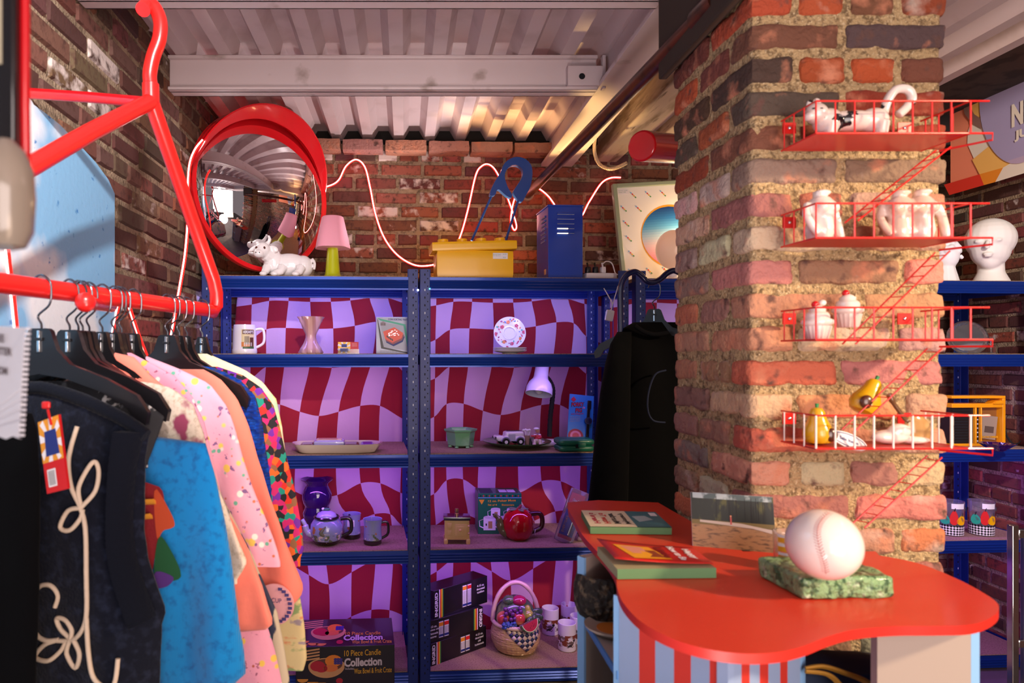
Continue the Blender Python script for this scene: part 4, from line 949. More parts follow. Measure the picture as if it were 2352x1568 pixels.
def flatmug(x, z, s):
    mb.box2((x-.027*s, -.0012, z), (x+.027*s, -.0004, z+.058*s), mWhiteP); disc2 = [(x+.027*s*math.cos(a*.4), -.0014, z+.058*s+.007*s*math.sin(a*.4)) for a in range(16)]
    mb.add(disc2, [tuple(range(16))], M('mug_inner', 'cfcad6', .5))
    mb.tube([(x-.026*s, -.0012, z+.05*s), (x-.046*s, -.0012, z+.042*s), (x-.044*s, -.0012, z+.018*s), (x-.026*s, -.0012, z+.01*s)], .0026*s, mWhiteP, n=6, flat=.3)
    mb.box2((x-.006*s, -.0016, z+.008*s), (x+.012*s, -.0012, z+.04*s), M('card_face', 'b08a58', .5)); mb.box2((x-.018*s, -.0016, z+.02*s), (x-.012*s, -.0012, z+.03*s), mBlack)
flatmug(-.02, .072, .8); flatmug(.055, .072, .8); flatmug(-.048, .018, 1.05); flatmug(.022, .018, 1.05)
mb.build('front_print', t, ang=0)
mb = MB()
for x in (.02, .06): mb.box2((x-.018, .03, h_+.0004), (x+.018, .09, h_+.001), mWhiteP)
mb.box2((-.09, .01, h_+.0004), (-.03, .12, h_+.0008), M('dark_green_print', '26443a', .5)); mb.build('top_print', t, ang=0)  # dark green rectangle on the carton top
# tomato teapot
t = base_on(1190, 1246, Z4, .066, 'tomato_teapot', 'shiny red tomato-shaped teapot with green spout and brown handle', 'teapot')
mTom = M('tomato_glaze', 'b20818', .1, coat=.8)
rib = lambda a, z: 1+.018*math.cos(6*a)
mb = MB(); mb.lathe([(.035, 0), (.048, .003), (.062, .02), (.070, .05), (.069, .085), (.060, .112), (.047, .124), (.02, .124)], mTom, n=72, wob=rib); mb.build('body', t)
mb = MB(); mb.lathe([(.046, .122), (.046, .125), (.034, .134), (.012, .139)], mTom, n=48); l = mb.build('lid', t)
mb = MB(); mLf = M('leaf_glaze', '6b7a58', .3, coat=.4)
for a in (0, 1.2, 2.5, 3.6, 5.0): mb.ell((.026*math.cos(a), .026*math.sin(a), .136), (.022, .011, .005), mLf, Matrix.Rotation(a, 3, 'Z'))
mb.build('leaves', l)
mb = MB(); mb.tube(smooth_path([(.002, 0, .135), (.008, 0, .146), (.015, 0, .155)], 4), .006, M('stem_red', '8a2a38', .3), n=8); mb.build('stem', l)
mb = MB(); mb.tube(smooth_path([(-.052, 0, .025), (-.078, 0, .05), (-.085, 0, .085), (-.106, 0, .108), (-.112, 0, .112)], 6), [.022]*5+[.019]*5+[.015]*5+[.010]*6+[.006]*4, M('olive_glaze', '5f6230', .15, coat=.6), n=16); mb.build('spout', t)
mb = MB(); handle(mb, .060, .028, .112, .052, M('brown_handle', '3a0e10', .12, coat=.6), .011); h2 = mb.build('handle', t)
mb = MB(); mb.tube(smooth_path([(.078, -.012, .044), (.074, -.014, .032), (.076, -.013, .02)], 4), .0012, mWhiteP, n=5); mb.build('string', h2)
# drink-brand blister pack
t = base_on(1292, 1248, Z4, .01, 'pen_blister_pack', 'clear blister pack with a red and blue card leaning right beside the red table', 'packaging', YAW-.15)
Rt = Matrix.Rotation(.36, 3, 'Y') @ Matrix.Rotation(-.18, 3, 'X')
mb = MB(); mb.rbox(Rt@Vector((0, 0, .125)), (.088, .018, .245), .008, M('blister_clear', 'dcd8ea', .08, trans=.92), Rt, n=6); mb.build('blister', t)
mb = MB(); dx = Rt@Vector((1, 0, 0)); dz = Rt@Vector((0, 0, 1)); mCk = M('cola_red', 'c21440', .4)
for z0, z1, m in ((.02, .035, mCk), (.035, .15, M('card_navy', '163a8c', .4)), (.15, .228, mCk)): mb.box(Rt@Vector((0, .002, (z0+z1)/2)), (.062, .002, z1-z0), m, Rt)
put_text(mb, "Coca-Cola", .036, .012, Rt@Vector((0, -.0002, .197)), dx, dz, mWhiteP, .02, .2); put_text(mb, "Night Writer", .044, .010, Rt@Vector((0, -.0002, .170)), dx, dz, mWhiteP, .02)
put_text(mb, "EVERYDAY", .075, .010, Rt@Vector((-.018, -.0002, .085)), dz, -dx, mGold); mb.build('card', t, ang=0)
mb = MB(); mb.cyl(Rt@Vector((.010, -.004, .04)), Rt@Vector((.014, -.004, .145)), .006, mChrome, n=14); mb.build('pen', t)
t = base_on(1332, 1243, Z4, .02, 'metal_tin', 'small silver metal tin half hidden behind the red table edge', 'tin')
mb = MB(); mb.rbox((.02, 0, .022), (.075, .05, .044), .008, mChrome, n=6); mb.build('tin', t)
# --- lowest board
Z5 = .068
def tall(s): return s
t = thing('candle_set_box', 'large dark carton of a ten piece candle collection on the lowest board', 'box', (-.245, 2.80, .068), YAW)
W_, D_, Hh = .405, .29, .165
mb = MB(); mb.box2((-W_/2, 0, 0), (W_/2, D_, Hh), M('carton_black', '171014', .35, coat=.4)); mb.build('carton', t, bevel=.0015)
def candle_art(mb, f, sc, zz):
    Q = lambda x, y: f(x, y)
    def blob(cx, cy, rx, ry, m, k, n=18, a0=0, a1=2*PI): mb.add([Q(cx+rx*math.cos(a0+(a1-a0)*i/n), cy+ry*math.sin(a0+(a1-a0)*i/n), ) if False else f(cx+rx*math.cos(a0+(a1-a0)*i/n), cy+ry*math.sin(a0+(a1-a0)*i/n), k) for i in range(n)], [tuple(range(n))], m)
    mWood = M('bowl_wood', 'c08a5a', .5); mOr = M('orange_print', 'd8761c', .5); mRd = M('apple_print', 'a81228', .5); mGr = M('grape_print', '3a2a78', .5)
    for i in range(4): mb.add([f(0.0, .62+.075*i, 1), f(.24, .70+.075*i, 1), f(.24, .74+.075*i, 1), f(0, .66+.075*i, 1)], [(0, 1, 2, 3)], mWood)
    blob(.31, .52, .185, .30, mWood, 1, a0=PI, a1=2*PI, n=20); blob(.31, .53, .185, .19, mWood, 2, 24); blob(.31, .54, .16, .155, M('bowl_in', '5a3020', .5), 3, 24)
    blob(.38, .64, .085, .15, mOr, 4); blob(.22, .52, .075, .13, mRd, 5); blob(.26, .46, .06, .10, mRd, 6); blob(.35, .46, .075, .09, M('peach_print', 'd06a30', .5), 6)
    for i in range(9): blob(.40+.028*(i % 3), .58+.05*(i//3), .018, .032, mGr, 7, 8)
    for x, y in ((.07, .20), (.17, .12), (.06, .08), (.25, .10)): blob(x, y, .055, .08, M('candle_print', 'c8822c', .5), 1, 14, PI*.95, 2.1*PI); 
    blob(.44, .14, .035, .07, mRd, 1)
mb = MB(); f = lambda x, y, k=0: Vector((-W_/2+x*W_, -.0006-.00015*k, y*Hh))
candle_art(mb, f, 1, 0)
mSil = M('silver_print', 'c4b4b8', .4)
put_text(mb, "10 Piece Candle", .150, .024, f(.675, .83, 8), (1, 0, .02), (0, 0, 1), mGold); put_text(mb, "Collection", .155, .036, f(.68, .60, 8), (1, 0, .02), (0, 0, 1), mSil, .04); put_text(mb, "Includes:", .036, .009, f(.545, .44, 8), (1, 0, 0), (0, 0, 1), mSil); put_text(mb, "Wax Bowl & Fruit Crate", .155, .022, f(.78, .38, 8), (1, 0, .02), (0, 0, 1), mGold); mb.build('front_print', t, ang=0)
mb = MB(); f2 = lambda x, y, k=0: Vector((-W_/2+x*W_, y*D_, Hh+.0005+.00015*k))
candle_art(mb, f2, 1, 0)
put_text(mb, "10 Piece Candle", .150, .034, f2(.68, .42, 8), (1, 0, 0), (0, 1, 0), mGold); put_text(mb, "Collection", .165, .056, f2(.68, .27, 8), (1, 0, 0), (0, 1, 0), mSil, .04); put_text(mb, "Wax Bowl & Fruit Crate", .165, .034, f2(.77, .12, 8), (1, 0, 0), (0, 1, 0), mGold); mb.build('top_print', t, ang=0)
# black glassware cartons stacked in a zigzag
mBC = M('carton_black2', '141216', .35, coat=.3)
def glass_box(x, y, z, a, label, right, txt, hh=.098):
    t = thing('glassware_box', label, 'box', (x, y, z), a, 'black glassware cartons'); w_ = .335
    mb = MB(); mb.box2((0, 0, 0), (w_, .095, hh), mBC); mb.build('carton', t, bevel=.001)
    mb = MB(); e = w_-.028 if right else .028; s = -1 if right else 1
    for i, c in enumerate(('f0f0f0', 'e03028', 'f08a20', 'f0d820', '38a048')): mb.box2((e+s*(.005+.005*i)-.0025, -.0007, 0), (e+s*(.005+.005*i)+.0025, -.0002, hh), M('stripe_'+c, c, .5))
    xc = w_-.014 if right else .014; xd = (0, 0, -1) if right else (0, 0, 1); yd = (1, 0, 0) if right else (-1, 0, 0)
    mb.build('end_stripes', t, ang=0); mb = MB(); put_text(mb, "INGRID", hh*.85, .018, (xc, -.0008, hh/2), xd, yd, mWhiteP, .04)
    lines = txt.split('|'); tx = .045 if right else w_-.045
    for i, s_ in enumerate(lines): put_text(mb, s_, .0058*len(s_), .010, (tx, -.0008, hh*.72-.015*i), (1, 0, 0), (0, 0, 1), mWhiteP, .02)
    mb.build('lettering', t, ang=0)
    mb = MB(); wx = .105 if right else .20
    mb.box2((wx-.032, -.0006, .012), (wx+.032, .0, hh-.012), M('window_dark', '3a3038', .3)); mb.build('window', t)
    mb = MB()
    for k in range(2):
        gx = wx-.014+.03*k; mb.box2((gx-.012, -.0016, .014), (gx+.012, -.0008, hh-.014), mWhiteP); mb.box2((gx-.012, -.0020, hh-.034), (gx+.012, -.0014, hh-.018), mRed if k else M('or_print', 'e8921c', .5)); mb.box2((gx-.012, -.002, .018), (gx+.012, -.0014, .028), mNavy)
        for i in range(5): mb.box2((gx-.010+.0048*i, -.002, .03), (gx-.0088+.0048*i, -.0014, hh-.038), mDk)
    mb.build('printed_glasses', t, ang=0)
    return t
glass_box(.115, 2.975, Z5, .66, 'lowest of the three black glassware cartons, its end stripes at the left', False, '4-13 oz.|decorated|old|fashioneds')
glass_box(.085, 2.965, Z5+.098, .60, 'middle black glassware carton with the brand reading down its right end', True, '4-13 oz.|gobelets old|fashioneds|decores')
glass_box(.128, 3.00, Z5+.196, .68, 'topmost black glassware carton showing tall striped tumblers', False, '4-15 oz.|decorated|tumblers', .125)
# fruit basket cookie jar
t = base_on(1184, 1511, Z5, .095, 'fruit_basket_jar', 'ceramic basket cookie jar heaped with painted fruit under a hooped handle', 'jar')
mWk = M('wicker_glaze', 'c9a27c', .3, coat=.4)
prof = [(.075, 0), (.09, .01), (.108, .045), (.112, .08), (.104, .115), (.100, .125), (.104, .13), (.106, .14), (.09, .138)]
def rprof(z):
    for a, b in zip(prof, prof[1:]):
        if a[1] <= z <= b[1]: return a[0]+(b[0]-a[0])*(z-a[1])/(b[1]-a[1]+1e-9)
    return .1
mb = MB(); vs = []; fs = []; n = 168; nz = 44
for j in range(nz+1):
    z = .128*j/nz
    for i in range(n):
        a = 2*PI*i/n; cell = (int(a/(2*PI)*28)+int(z/.0145)) % 2
        u = (a/(2*PI)*28) % 1; v = (z/.0145) % 1
        d = .0028*(math.sin(PI*u) if cell else math.sin(PI*v))+.0008*(math.sin(v*PI*8) if cell else math.sin(u*PI*8))
        r = rprof(z)+d; vs.append((r*math.cos(a), r*math.sin(a), z))
for j in range(nz):
    for i in range(n): k = (i+1) % n; fs.append((j*n+i, j*n+k, (j+1)*n+k, (j+1)*n+i))
fs.append(tuple(range(n))[::-1]); mb.add(vs, fs, mWk); mb.build('basket', t, ang=60)
mb = MB(); mb.tube([(.104*math.cos(2*PI*i/48), .104*math.sin(2*PI*i/48), .133) for i in range(48)], .010, M('wicker_rim', 'd8b8a4', .3, coat=.4), closed=True); mb.build('rim', t)
mb = MB(); pth = [(.107*math.cos(a), 0, .135+.175*math.sin(a)) for a in [PI*i/40 for i in range(41)]]
mb.tube(pth, [.0095+.0012*((i//4) % 2) for i in range(41)], M('wicker_handle', 'd0aca0', .3, coat=.4), n=12); mb.build('handle', t)
def fr(nm, c, r, m, R=None):
    mb = MB(); mb.ell(c, r, m, R); return mb.build(nm, t)
mAp = M('apple_glaze', 'b83a40', .15, coat=.6, layers=[('noise', 14, .5, .7, 'd89a58')]); mGG = M('grape_glaze', '5a2464', .12, coat=.6); mBB = M('blueberry_glaze', '3a549c', .15, coat=.5); mLfD = M('basket_leaf', '3c5240', .2, coat=.5, layers=[('noise', 18, .5, .65, '6d7a4c')])
fr('leafy_mound', (0, .01, .15), (.096, .09, .095), mLfD)
fr('apple', (-.066, -.048, .162), .032, mAp); fr('peach', (.0, -.068, .168), .030, mAp); fr('plum', (.010, -.03, .235), (.034, .028, .024), M('plum_glaze', '9a1a4a', .15, coat=.6)); fr('lime', (-.035, -.02, .235), (.028, .026, .022), mLfD)
mb = MB(); mPear = M('pear_glaze', 'a09a40', .15, coat=.5); mb.ell((.048, -.055, .175), (.025, .025, .026), mPear); mb.ell((.045, -.048, .2), (.015, .015, .022), mPear); mb.build('pear', t, remesh=.003)
mb = MB(); rnd = random.Random(5)
for i in range(26): mb.ell((-.035+rnd.uniform(-.03, .045), -.078+rnd.uniform(-.006, .02)+.0*i, .195+rnd.uniform(-.035, .02)), .0105, mGG, nu=10, nv=8)
mb.build('grapes', t)
mb = MB()
for i in range(30): mb.ell((-.048+rnd.uniform(-.03, .03), -.092+rnd.uniform(-.004, .01), .146+rnd.uniform(-.014, .012)), .0072, mBB, nu=8, nv=6)
mb.build('blueberries', t)
for i in range(7):
    mb = MB(); a = 5.3+.2*i; mb.ell((.098*math.cos(a), .098*math.sin(a), .165+.012*math.sin(i*2)), (.012, .03, .018), mLfD, Matrix.Rotation(a+.5*i, 3, 'Z')); mb.build('leaf', t)
mb = MB(); R = Matrix.Rotation(.35, 3, 'Z') @ Matrix.Rotation(-.25, 3, 'X'); c = Vector((.030, -.098, .165)); half = lambda r: [(r*math.cos(PI+PI*i/24), r*math.sin(PI+PI*i/24)) for i in range(25)]
Rw = R @ frame((1, 0, .25), (-.25, 0, 1)); 
mb.prism(half(.046), .022, M('melon_green', '3a6a48', .2, coat=.5), c, Rw); mb.prism(half(.043), .0235, mWhite, c, Rw); mb.prism(half(.039), .025, M('melon_red', 'b83050', .2, coat=.5), c, Rw)
for i in range(11): x = rnd.uniform(-.024, .024); mb.ell(c+Rw@Vector((x, -rnd.uniform(.005, .028), .0252)), (.0012, .002, .0006), mBlack, Rw, 6, 4)
mb.build('melon_slice', t)
mb = MB(); mCk1 = M('cloth_navy_glaze', '22305a', .2, coat=.5); mCk2 = M('cloth_cream_glaze', 'dcc8c0', .2, coat=.5)
N_ = 9; s_ = .0155                                    # diamond chequered napkin drooping over the rim
for i in range(N_):
    for j in range(N_):
        if i+j >= N_: continue
        pts = []
        for (u, v) in ((i, j), (i+1, j), (i+1, j+1), (i, j+1)):
            x = (u-v)*s_*.75+.028; z = .136-(N_+1-(u+v))*s_*.0 
            dz = (u+v)*s_*.72; zz = .012+.0+.132-(.118-dz) if False else .028+dz
            if zz > .137: zz = .137
            a = x/.108; r = rprof(min(zz, .127))+.0055; pts.append((r*math.sin(a), -r*math.cos(a), zz))
        mb.add(pts, [(0, 1, 2, 3)], mCk1 if (i % 2 == j % 2) else mCk2)
o_ = mb.build('checked_napkin', t, ang=60); sd = o_.modifiers.new('t', 'SOLIDIFY'); sd.thickness = .003
# dog cups
mDog = M('dog_print_cup', 'dcd6e6', .3, coat=.4, layers=[('noiseband', 44, .47, 'Z', .022, .072, '6b5a58', 2), ('noiseband', 36, .53, 'Z', .028, .076, '7a3a24', 6), ('noiseband', 38, .57, 'Z', .025, .07, '17141a', 11), ('noiseband', 50, .60, 'Z', .02, .06, 'e6e0ea', 15)])
cup0 = None
for px, py, lab in ((1302, 1499, 'nearest white cup printed with spaniel dogs, right of the fruit basket'), (1264, 1461, 'dog print cup touching the fruit basket, left of the other cups'), (1329, 1482, 'dog print cup right behind the nearest one'), (1307, 1452, 'dog print cup in the middle of the back row'), (1352, 1455, 'dog print cup at the far right, cut off by the striped counter')):
    if cup0 is None:
        cup0 = base_on(px, py, Z5, .04, 'dog_print_cup', lab, 'cup', YAW, 'white dog print cups')
        mb = MB(); mb.lathe([(.036, 0), (.040, .003), (.041, .01), (.0405, .106), (.041, .124), (.0395, .126), (.038, .122), (.037, .012), (.0, .01)], mDog, n=44); mb.build('cup', cup0)
    else:
        p = base(px, py, Z5, .04); dup(cup0, p, YAW+random.uniform(-1, 1), lab)
# ================================================================ red clothes rail shaped like a giant hanger
BH = H+.123
def bar(t): return Vector((-.53-.228*t, 1.88-t, BH))
bdir = Vector((-.228, -1, 0)).normalized()
def t_at(px): q = (px-CX)/F; return (-.53-1.88*q)/(.228-q)
t = thing('clothes_rail', 'giant red tubular clothes hanger used as a rail beside the painted sky wall', 'clothes rail', (-.594, 1.6, 1.4), 0)
apex = P(347, 232, 1.60)
mb = MB(); mb.tube([bar(1.15), bar(.6), bar(.1), bar(.03)]+[P(488, 716, 1.885), P(497, 702, 1.89), P(497, 672, 1.885), P(490, 640, 1.88)]+[P(440, 500, 1.79), P(395, 370, 1.69), apex], .0185, mRed, n=20, cap=True); mb.build('bar_and_shoulder', t, world=True, ang=60)
mb = MB(); mb.tube([apex, P(205, 305, 1.40), P(70, 382, 1.22), P(-160, 500, 1.0)], .0185, mRed, n=20); mb.build('near_shoulder', t, world=True)
mb = MB(); mb.tube([apex+Vector((0, .01, 0)), P(200, 223, 1.61), P(66, 214, 1.60)], .0125, mRedD, n=16); mb.build('wall_arm', t, world=True)
mb = MB(); mb.tube(smooth_path([apex+Vector((0, 0, -.01)), P(346, 200, 1.60), P(344, 170, 1.60), P(352, 130, 1.60), P(366, 90, 1.60), P(368, 50, 1.60), P(355, 18, 1.60), P(340, 10, 1.60), P(328, 22, 1.57)], 6), .0165, mRed, n=20); mb.build('hook', t, world=True, ang=60)
mb = MB(); mb.cyl(P(347, 238, 1.60), P(346, 192, 1.60), .0195, mRed, n=24); mb.build('collar', t, world=True, bevel=.002)
mb = MB(); a = P(196, 694, 1.30); mb.tube([a, P(255, 703, 1.58)], .014, mRedD, n=16); mb.ell(a, .019, mRed); mb.build('wall_bracket', t, world=True)
# hangers
mHang = M('hanger_black', '141215', .3, coat=.3); mHook = M('hook_steel', '6a6a70', .2, .9)
def mk_hanger(label):
    t = thing('coat_hanger', label, 'hanger', (0, 0, 0), 0, 'black plastic hangers on the red rail')
    out = [(-.022, 0), (-.016, .004), (.016, .004), (.022, 0), (.034, -.035), (.06, -.062), (.13, -.088), (.19, -.118), (.212, -.150), (.207, -.172), (.190, -.166), (.175, -.142), (.12, -.112), (.05, -.088), (0, -.080), (-.05, -.088), (-.12, -.112), (-.175, -.142), (-.190, -.166), (-.207, -.172), (-.212, -.150), (-.19, -.118), (-.13, -.088), (-.06, -.062), (-.034, -.035)]
    mb = MB(); mb.prism(out, .012, mHang, (0, .006, 0), frame((1, 0, 0), (0, 0, 1))); mb.build('shoulder', t, bevel=.003)
    mb = MB(); mb.box((0, -.008, -.02), (.006, .004, .04), mChrome); mb.box((0, -.009, -.016), (.016, .003, .006), mHang); mb.build('clip', t, bevel=.001)
    mb = MB(); mb.tube(smooth_path([(0, 0, 0), (0, 0, .012), (-.006, 0, .028), (.016, 0, .048), (.020, 0, .075), (.016, 0, .092), (.0, 0, .103), (-.014, 0, .096), (-.021, 0, .080)], 6), .0021, mHook, n=8); mb.build('hook', t)
    return t
hang0 = None
HP = [(95, .10, 'nearest black hanger carrying the dark navy knit vest'), (160, .05, 'black hanger second nearest, just behind the navy vest'), (180, -.08, 'black hanger in the tight near cluster, above the blue knit jumper'), (190, .12, 'black hanger with a steel clip seen against the painted sky'), (205, -.02, 'black hanger behind the round red rail bracket'), (235, .07, 'black hanger above the magenta lining'), (262, .02, 'black hanger above the salmon collar'), (272, -.06, 'black hanger beside the slanting neon on the sky wall'), (280, .08, 'black hanger at the corner of the painted sky'), (307, .0, 'lone black hanger on the rail between the two hanger clusters'), (385, .06, 'black hanger with bright steel clip before the blue chenille jumper'), (397, -.03, 'black hanger just behind the one with the bright steel clip'), (412, .05, 'black hanger near the far end, third of the far cluster'), (430, 0, 'black hanger near the rail end above the patchwork shirt'), (465, .04, 'last black hanger at the far end of the rail by the blue rack')]
RZ0 = math.atan2(-.228, 1)                           # across-the-bar direction
for px, dz, lab in HP:
    p = bar(t_at(px)); p.z = BH-.096+.018
    if hang0 is None: hang0 = mk_hanger(lab); hang0.location = p-Vector((0, 0, 0)); hang0.rotation_euler = (0, 0, RZ0+dz); mats_of[hang0.name] = None
    else:
        h_ = dup(hang0, p, RZ0+dz, lab)
        for c_ in h_.children:
            if c_.name.startswith('shoulder') and px not in (160, 385): c_.scale = (.58, 1, .9)
# ---------------------------------------------------------------- garments
class Pl:                                            # the vertical plane a garment hangs in
    def __init__(s, t, turn=0):
        s.o = bar(t); a = RZ0+turn; s.d = Vector((math.cos(a), math.sin(a), 0)); s.n = Vector((s.d.y, -s.d.x, 0))   # n towards the camera
        if s.n.y > 0: s.n = -s.n
    def uv(s, px, py):
        r = Vector(((px-CX)/F, 1, -(py-CY)/F)); o = s.o-Vector((0, 0, H)); k = s.n.dot(Vector((o.x, o.y, 0)))/s.n.dot(Vector((r.x, r.y, 0)))
        q = r*k; return s.d.dot(q-Vector((o.x, o.y, 0))), H+q.z
    def p(s, u, z, off=0): v = s.o+s.d*u+s.n*off; return Vector((v.x, v.y, z))
def lerp_tab(tab, z):
    if z >= tab[0][1]: return tab[0][0]
    for a, b in zip(tab, tab[1:]):
        if z >= b[1]: return a[0]+(b[0]-a[0])*(z-a[1])/((b[1]-a[1]) or -1e-9)
    return tab[-1][0]
def slab(mb, pl, right, left, z0, z1, th, mat, seed=0, fold=.012, n=56, rows=46, off=0, freq=26):
    """cloth body between two outlines (u, z lists running downwards)"""
    rings = []
    for j in range(rows+1):
        z = z0+(z1-z0)*j/rows; ur = lerp_tab(right, z); ul = lerp_tab(left, z); c = (ur+ul)/2; hw = max(.004, (ur-ul)/2); ring = []
        tt = th*min(1, .35+j/rows*2.2); dd = min(1, j/rows*1.6)
        for i in range(n):
            a = 2*PI*i/n; cu = math.copysign(abs(math.cos(a))**.75, math.cos(a)); u = c+hw*cu; s_ = math.sin(a)
            f = fold*dd*(math.sin(freq*u+seed+1.5*math.sin(z*5+seed))+.5*math.sin(freq*2.1*u+z*6+seed*2)+1.2*noise.noise(Vector((u*9, z*4, seed))))
            wr = .0035*noise.noise(Vector((u*28, z*22, seed+3)))
            ring.append(pl.p(u, z, off+s_*tt+(f+wr)*(1 if s_ > 0 else .7)))
        rings.append(ring)
    mb.loft(rings, mat)
def garment(name, label, t, pts, mat, zb_px, left=-.22, th=.028, seed=0, turn=0, sleeve=None, fold=.012, extra=None, cat='shirt', lab_sleeve=None, left_px=None):
    pl = Pl(t, turn); R_ = [pl.uv(*q) for q in pts]; z0 = R_[0][1]; z1 = pl.uv(pts[-1][0], zb_px)[1]
    if left_px: Lf = [pl.uv(*q) for q in left_px]
    else:
        Lf = [(-u if u < .08 else max(left, -u), z) for u, z in R_]
    root = thing(name, label, cat, (pl.o.x, pl.o.y, z0), 0, 'clothes hanging on the red rail')
    mb = MB(); slab(mb, pl, R_, Lf, z0, z1, th, mat, seed, fold); mb.build('body', root, world=True, ang=70)
    if sleeve:
        sr = [pl.uv(*q) for q in sleeve[0]]; sl = [pl.uv(*q) for q in sleeve[1]]
        mb = MB(); slab(mb, pl, sr, sl, max(sr[0][1], sl[0][1]), min(sr[-1][1], sl[-1][1]), .032, sleeve[2] if len(sleeve) > 2 else mat, seed+5, .005, n=32, off=.012, freq=40); mb.build('sleeve', root, world=True, ang=70)
    if extra: extra(root, pl)
    return root
mNavyK = M('navy_knit', '10131f', .95, sheen=.12, layers=[('noise', 60, .5, .7, '1e2334')], bump=('noise', 180, .5, .004))
mNavyR = M('navy_rib', '0e111b', .95, sheen=.05, bump=('noise', 120, .6, .004))
mCreamR = M('cream_rope', 'd9c3ab', .9, bump=('noise', 200, .5, .003))
mFoldShadow = M('fold_shadow_black', '050507', .95, sheen=.03)
mBlueK = M('blue_knit', '0b78bb', .9, sheen=.3, layers=[('noise', 70, .5, .7, '0a5c9c')], bump=('wave', 110, .35, .003, (1, .3, 1)))
mPink = M('pink_print', 'd88fa6', .8, layers=[('spots', 30, .24, 'd9b04a', 1.3), ('spots', 27, .2, 'e8dccf', 4.1), ('spots', 34, .17, '5a9a8c', 7.7), ('noise', 55, .62, .65, '8d4a66', (1, 1, 1), 3), ('spots', 42, .14, 'a8503c', 9.1)], bump=('noise', 22, .4, .006))
mPink2 = M('pink_print_light', 'e2a3b8', .8, layers=[('spots', 26, .26, 'e0c25a', 2.2), ('spots', 24, .2, 'f0e6da', 5.1), ('spots', 33, .19, '62a890', 8.3), ('noise', 50, .63, .66, '7a5a88', (1, 1, 1), 6), ('spots', 38, .15, 'c06a48', 1.1)], bump=('noise', 22, .4, .006))
mSal = M('salmon_cloth', 'ee7a66', .75, sheen=.3, bump=('noise', 14, .35, .01))
mCreamT = M('heather_cream', 'd2c2b0', .9, layers=[('noise', 120, .5, .65, 'b8a691'), ('noise', 9, .63, .66, '8f3a58', (1, 1, .7), 2), ('noise', 11, .66, .69, '7fae9a', (1, 1, 1), 8)], bump=('noise', 90, .3, .002))
mChen = M('blue_chenille', '0a3494', .85, sheen=.05, layers=[('noise', 50, .5, .7, '1650b8')], bump=('voronoi', 60, 1, .02, (1, 1, 2)))
mPatch = M('patchwork', 'ffffff', .8, layers=[('cells', 78, ['c2186a', '12101a', 'e2621c', '0f8a78', '6a1c9a', '12101a', 'd0281c', '8a5a3a', 'c81c58'], (1, 1, .8))])
mPatch2 = M('abstract_print', 'ffffff', .8, layers=[('cells', 55, ['12101a', 'c0146a', '12101a', '2a6a3a', 'b0906a', '5a1a6a', 'c8402a'], (1, 1, .6)), ('noise', 22, .6, .63, '0c0b10')])
mPale = M('pale_print', 'e3dcb8', .8, layers=[('noise', 11, .55, .6, 'a9cfa6', (1, 1, .6), 1), ('noise', 13, .6, .65, 'e8cf72', (1, 1, .6), 5), ('noise', 16, .64, .67, '9aa2b0', (1, 1, .5), 9)], bump=('noise', 20, .3, .005))
mCamo = M('pale_camo', 'c9b584', .8, layers=[('noise', 9, .52, .56, '7f9460', (1, 1, 2.2), 2), ('noise', 10, .56, .6, 'c9825c', (1, 1, 2.2), 7), ('noise', 12, .6, .64, '8f8088', (1, 1, 2.2), 12)], bump=('noise', 20, .3, .005))
mAnim = M('grey_print', 'b7a890', .8, layers=[('noise', 16, .5, .54, '2a3048', (1.6, 1.6, .6), 4)])
mMag = M('magenta_lining', 'd0108c', .7)
mGreyB = M('grey_black_print', '1a191c', .85, layers=[('noise', 30, .6, .64, 'b8b4b0', (1, 1, 1), 3), ('noise', 26, .62, .66, '55565a', (1, 1, .4), 9)])
def sub(root, pl, nm, fn):
    mb = MB(); fn(mb); return mb.build(nm, root, world=True, ang=60)
# far to near
garment('pale_patterned_shirt', 'pale green and yellow patterned shirt, last on the rail by the blue rack', .056, [(478, 812), (500, 822), (560, 848), (606, 878), (636, 915), (650, 980), (660, 1060), (668, 1130)], mPale, 1180, seed=1, th=.03)
garment('patchwork_blouse', 'black blouse with multicoloured patchwork cells and long sleeve', .115, [(500, 842), (560, 862), (600, 890), (628, 930), (642, 985), (655, 1050), (675, 1130), (690, 1200), (697, 1262), (690, 1282)], mPatch, 1300, seed=2, th=.032)
garment('chenille_jumper', 'cobalt blue chenille jumper with a nubbly surface', .185, [(440, 836), (500, 846), (552, 872), (588, 910), (602, 965), (612, 1040), (622, 1120)], mChen, 1250, seed=3, th=.034, cat='jumper')
garment('camouflage_shirt', 'pale green and ochre camouflage top whose hem shows below the salmon sleeve', .205, [(440, 850), (520, 900), (560, 960), (600, 1100), (650, 1260), (690, 1365), (702, 1440), (708, 1512), (700, 1530)], mCamo, 1535, seed=4, th=.02)
def badge(root, pl):
    u, z = pl.uv(652, 1372)
    def f(mb): mb.cyl(pl.p(u-.004, z, .040), pl.p(u-.004, z, .046), .046, M('badge_pink', 'e0a0a8', .7), n=36)
    sub(root, pl, 'round_badge', f)
    def g(mb):
        for i in range(14):
            a = PI*1.3+i*.26; mb.box(pl.p(u-.004+.039*math.cos(a), z+.039*math.sin(a), .0465), (.009, .003, .006), M('badge_ink', '3a2c6a', .6))
        put_text(mb, "38 CUP", .04, .010, pl.p(u-.006, z+.01, .0468), pl.d, (0, 0, 1), M('badge_ink', '3a2c6a', .6))
    sub(root, pl, 'badge_print', g)
garment('salmon_shirt', 'salmon pink long-sleeved shirt with a round printed badge at its cuff', .235, [(468, 848), (505, 868), (545, 915), (572, 980), (592, 1060), (620, 1150), (655, 1240), (690, 1315), (700, 1345), (694, 1368), (668, 1395), (655, 1404)], mSal, 1408, seed=5, th=.03, extra=badge)
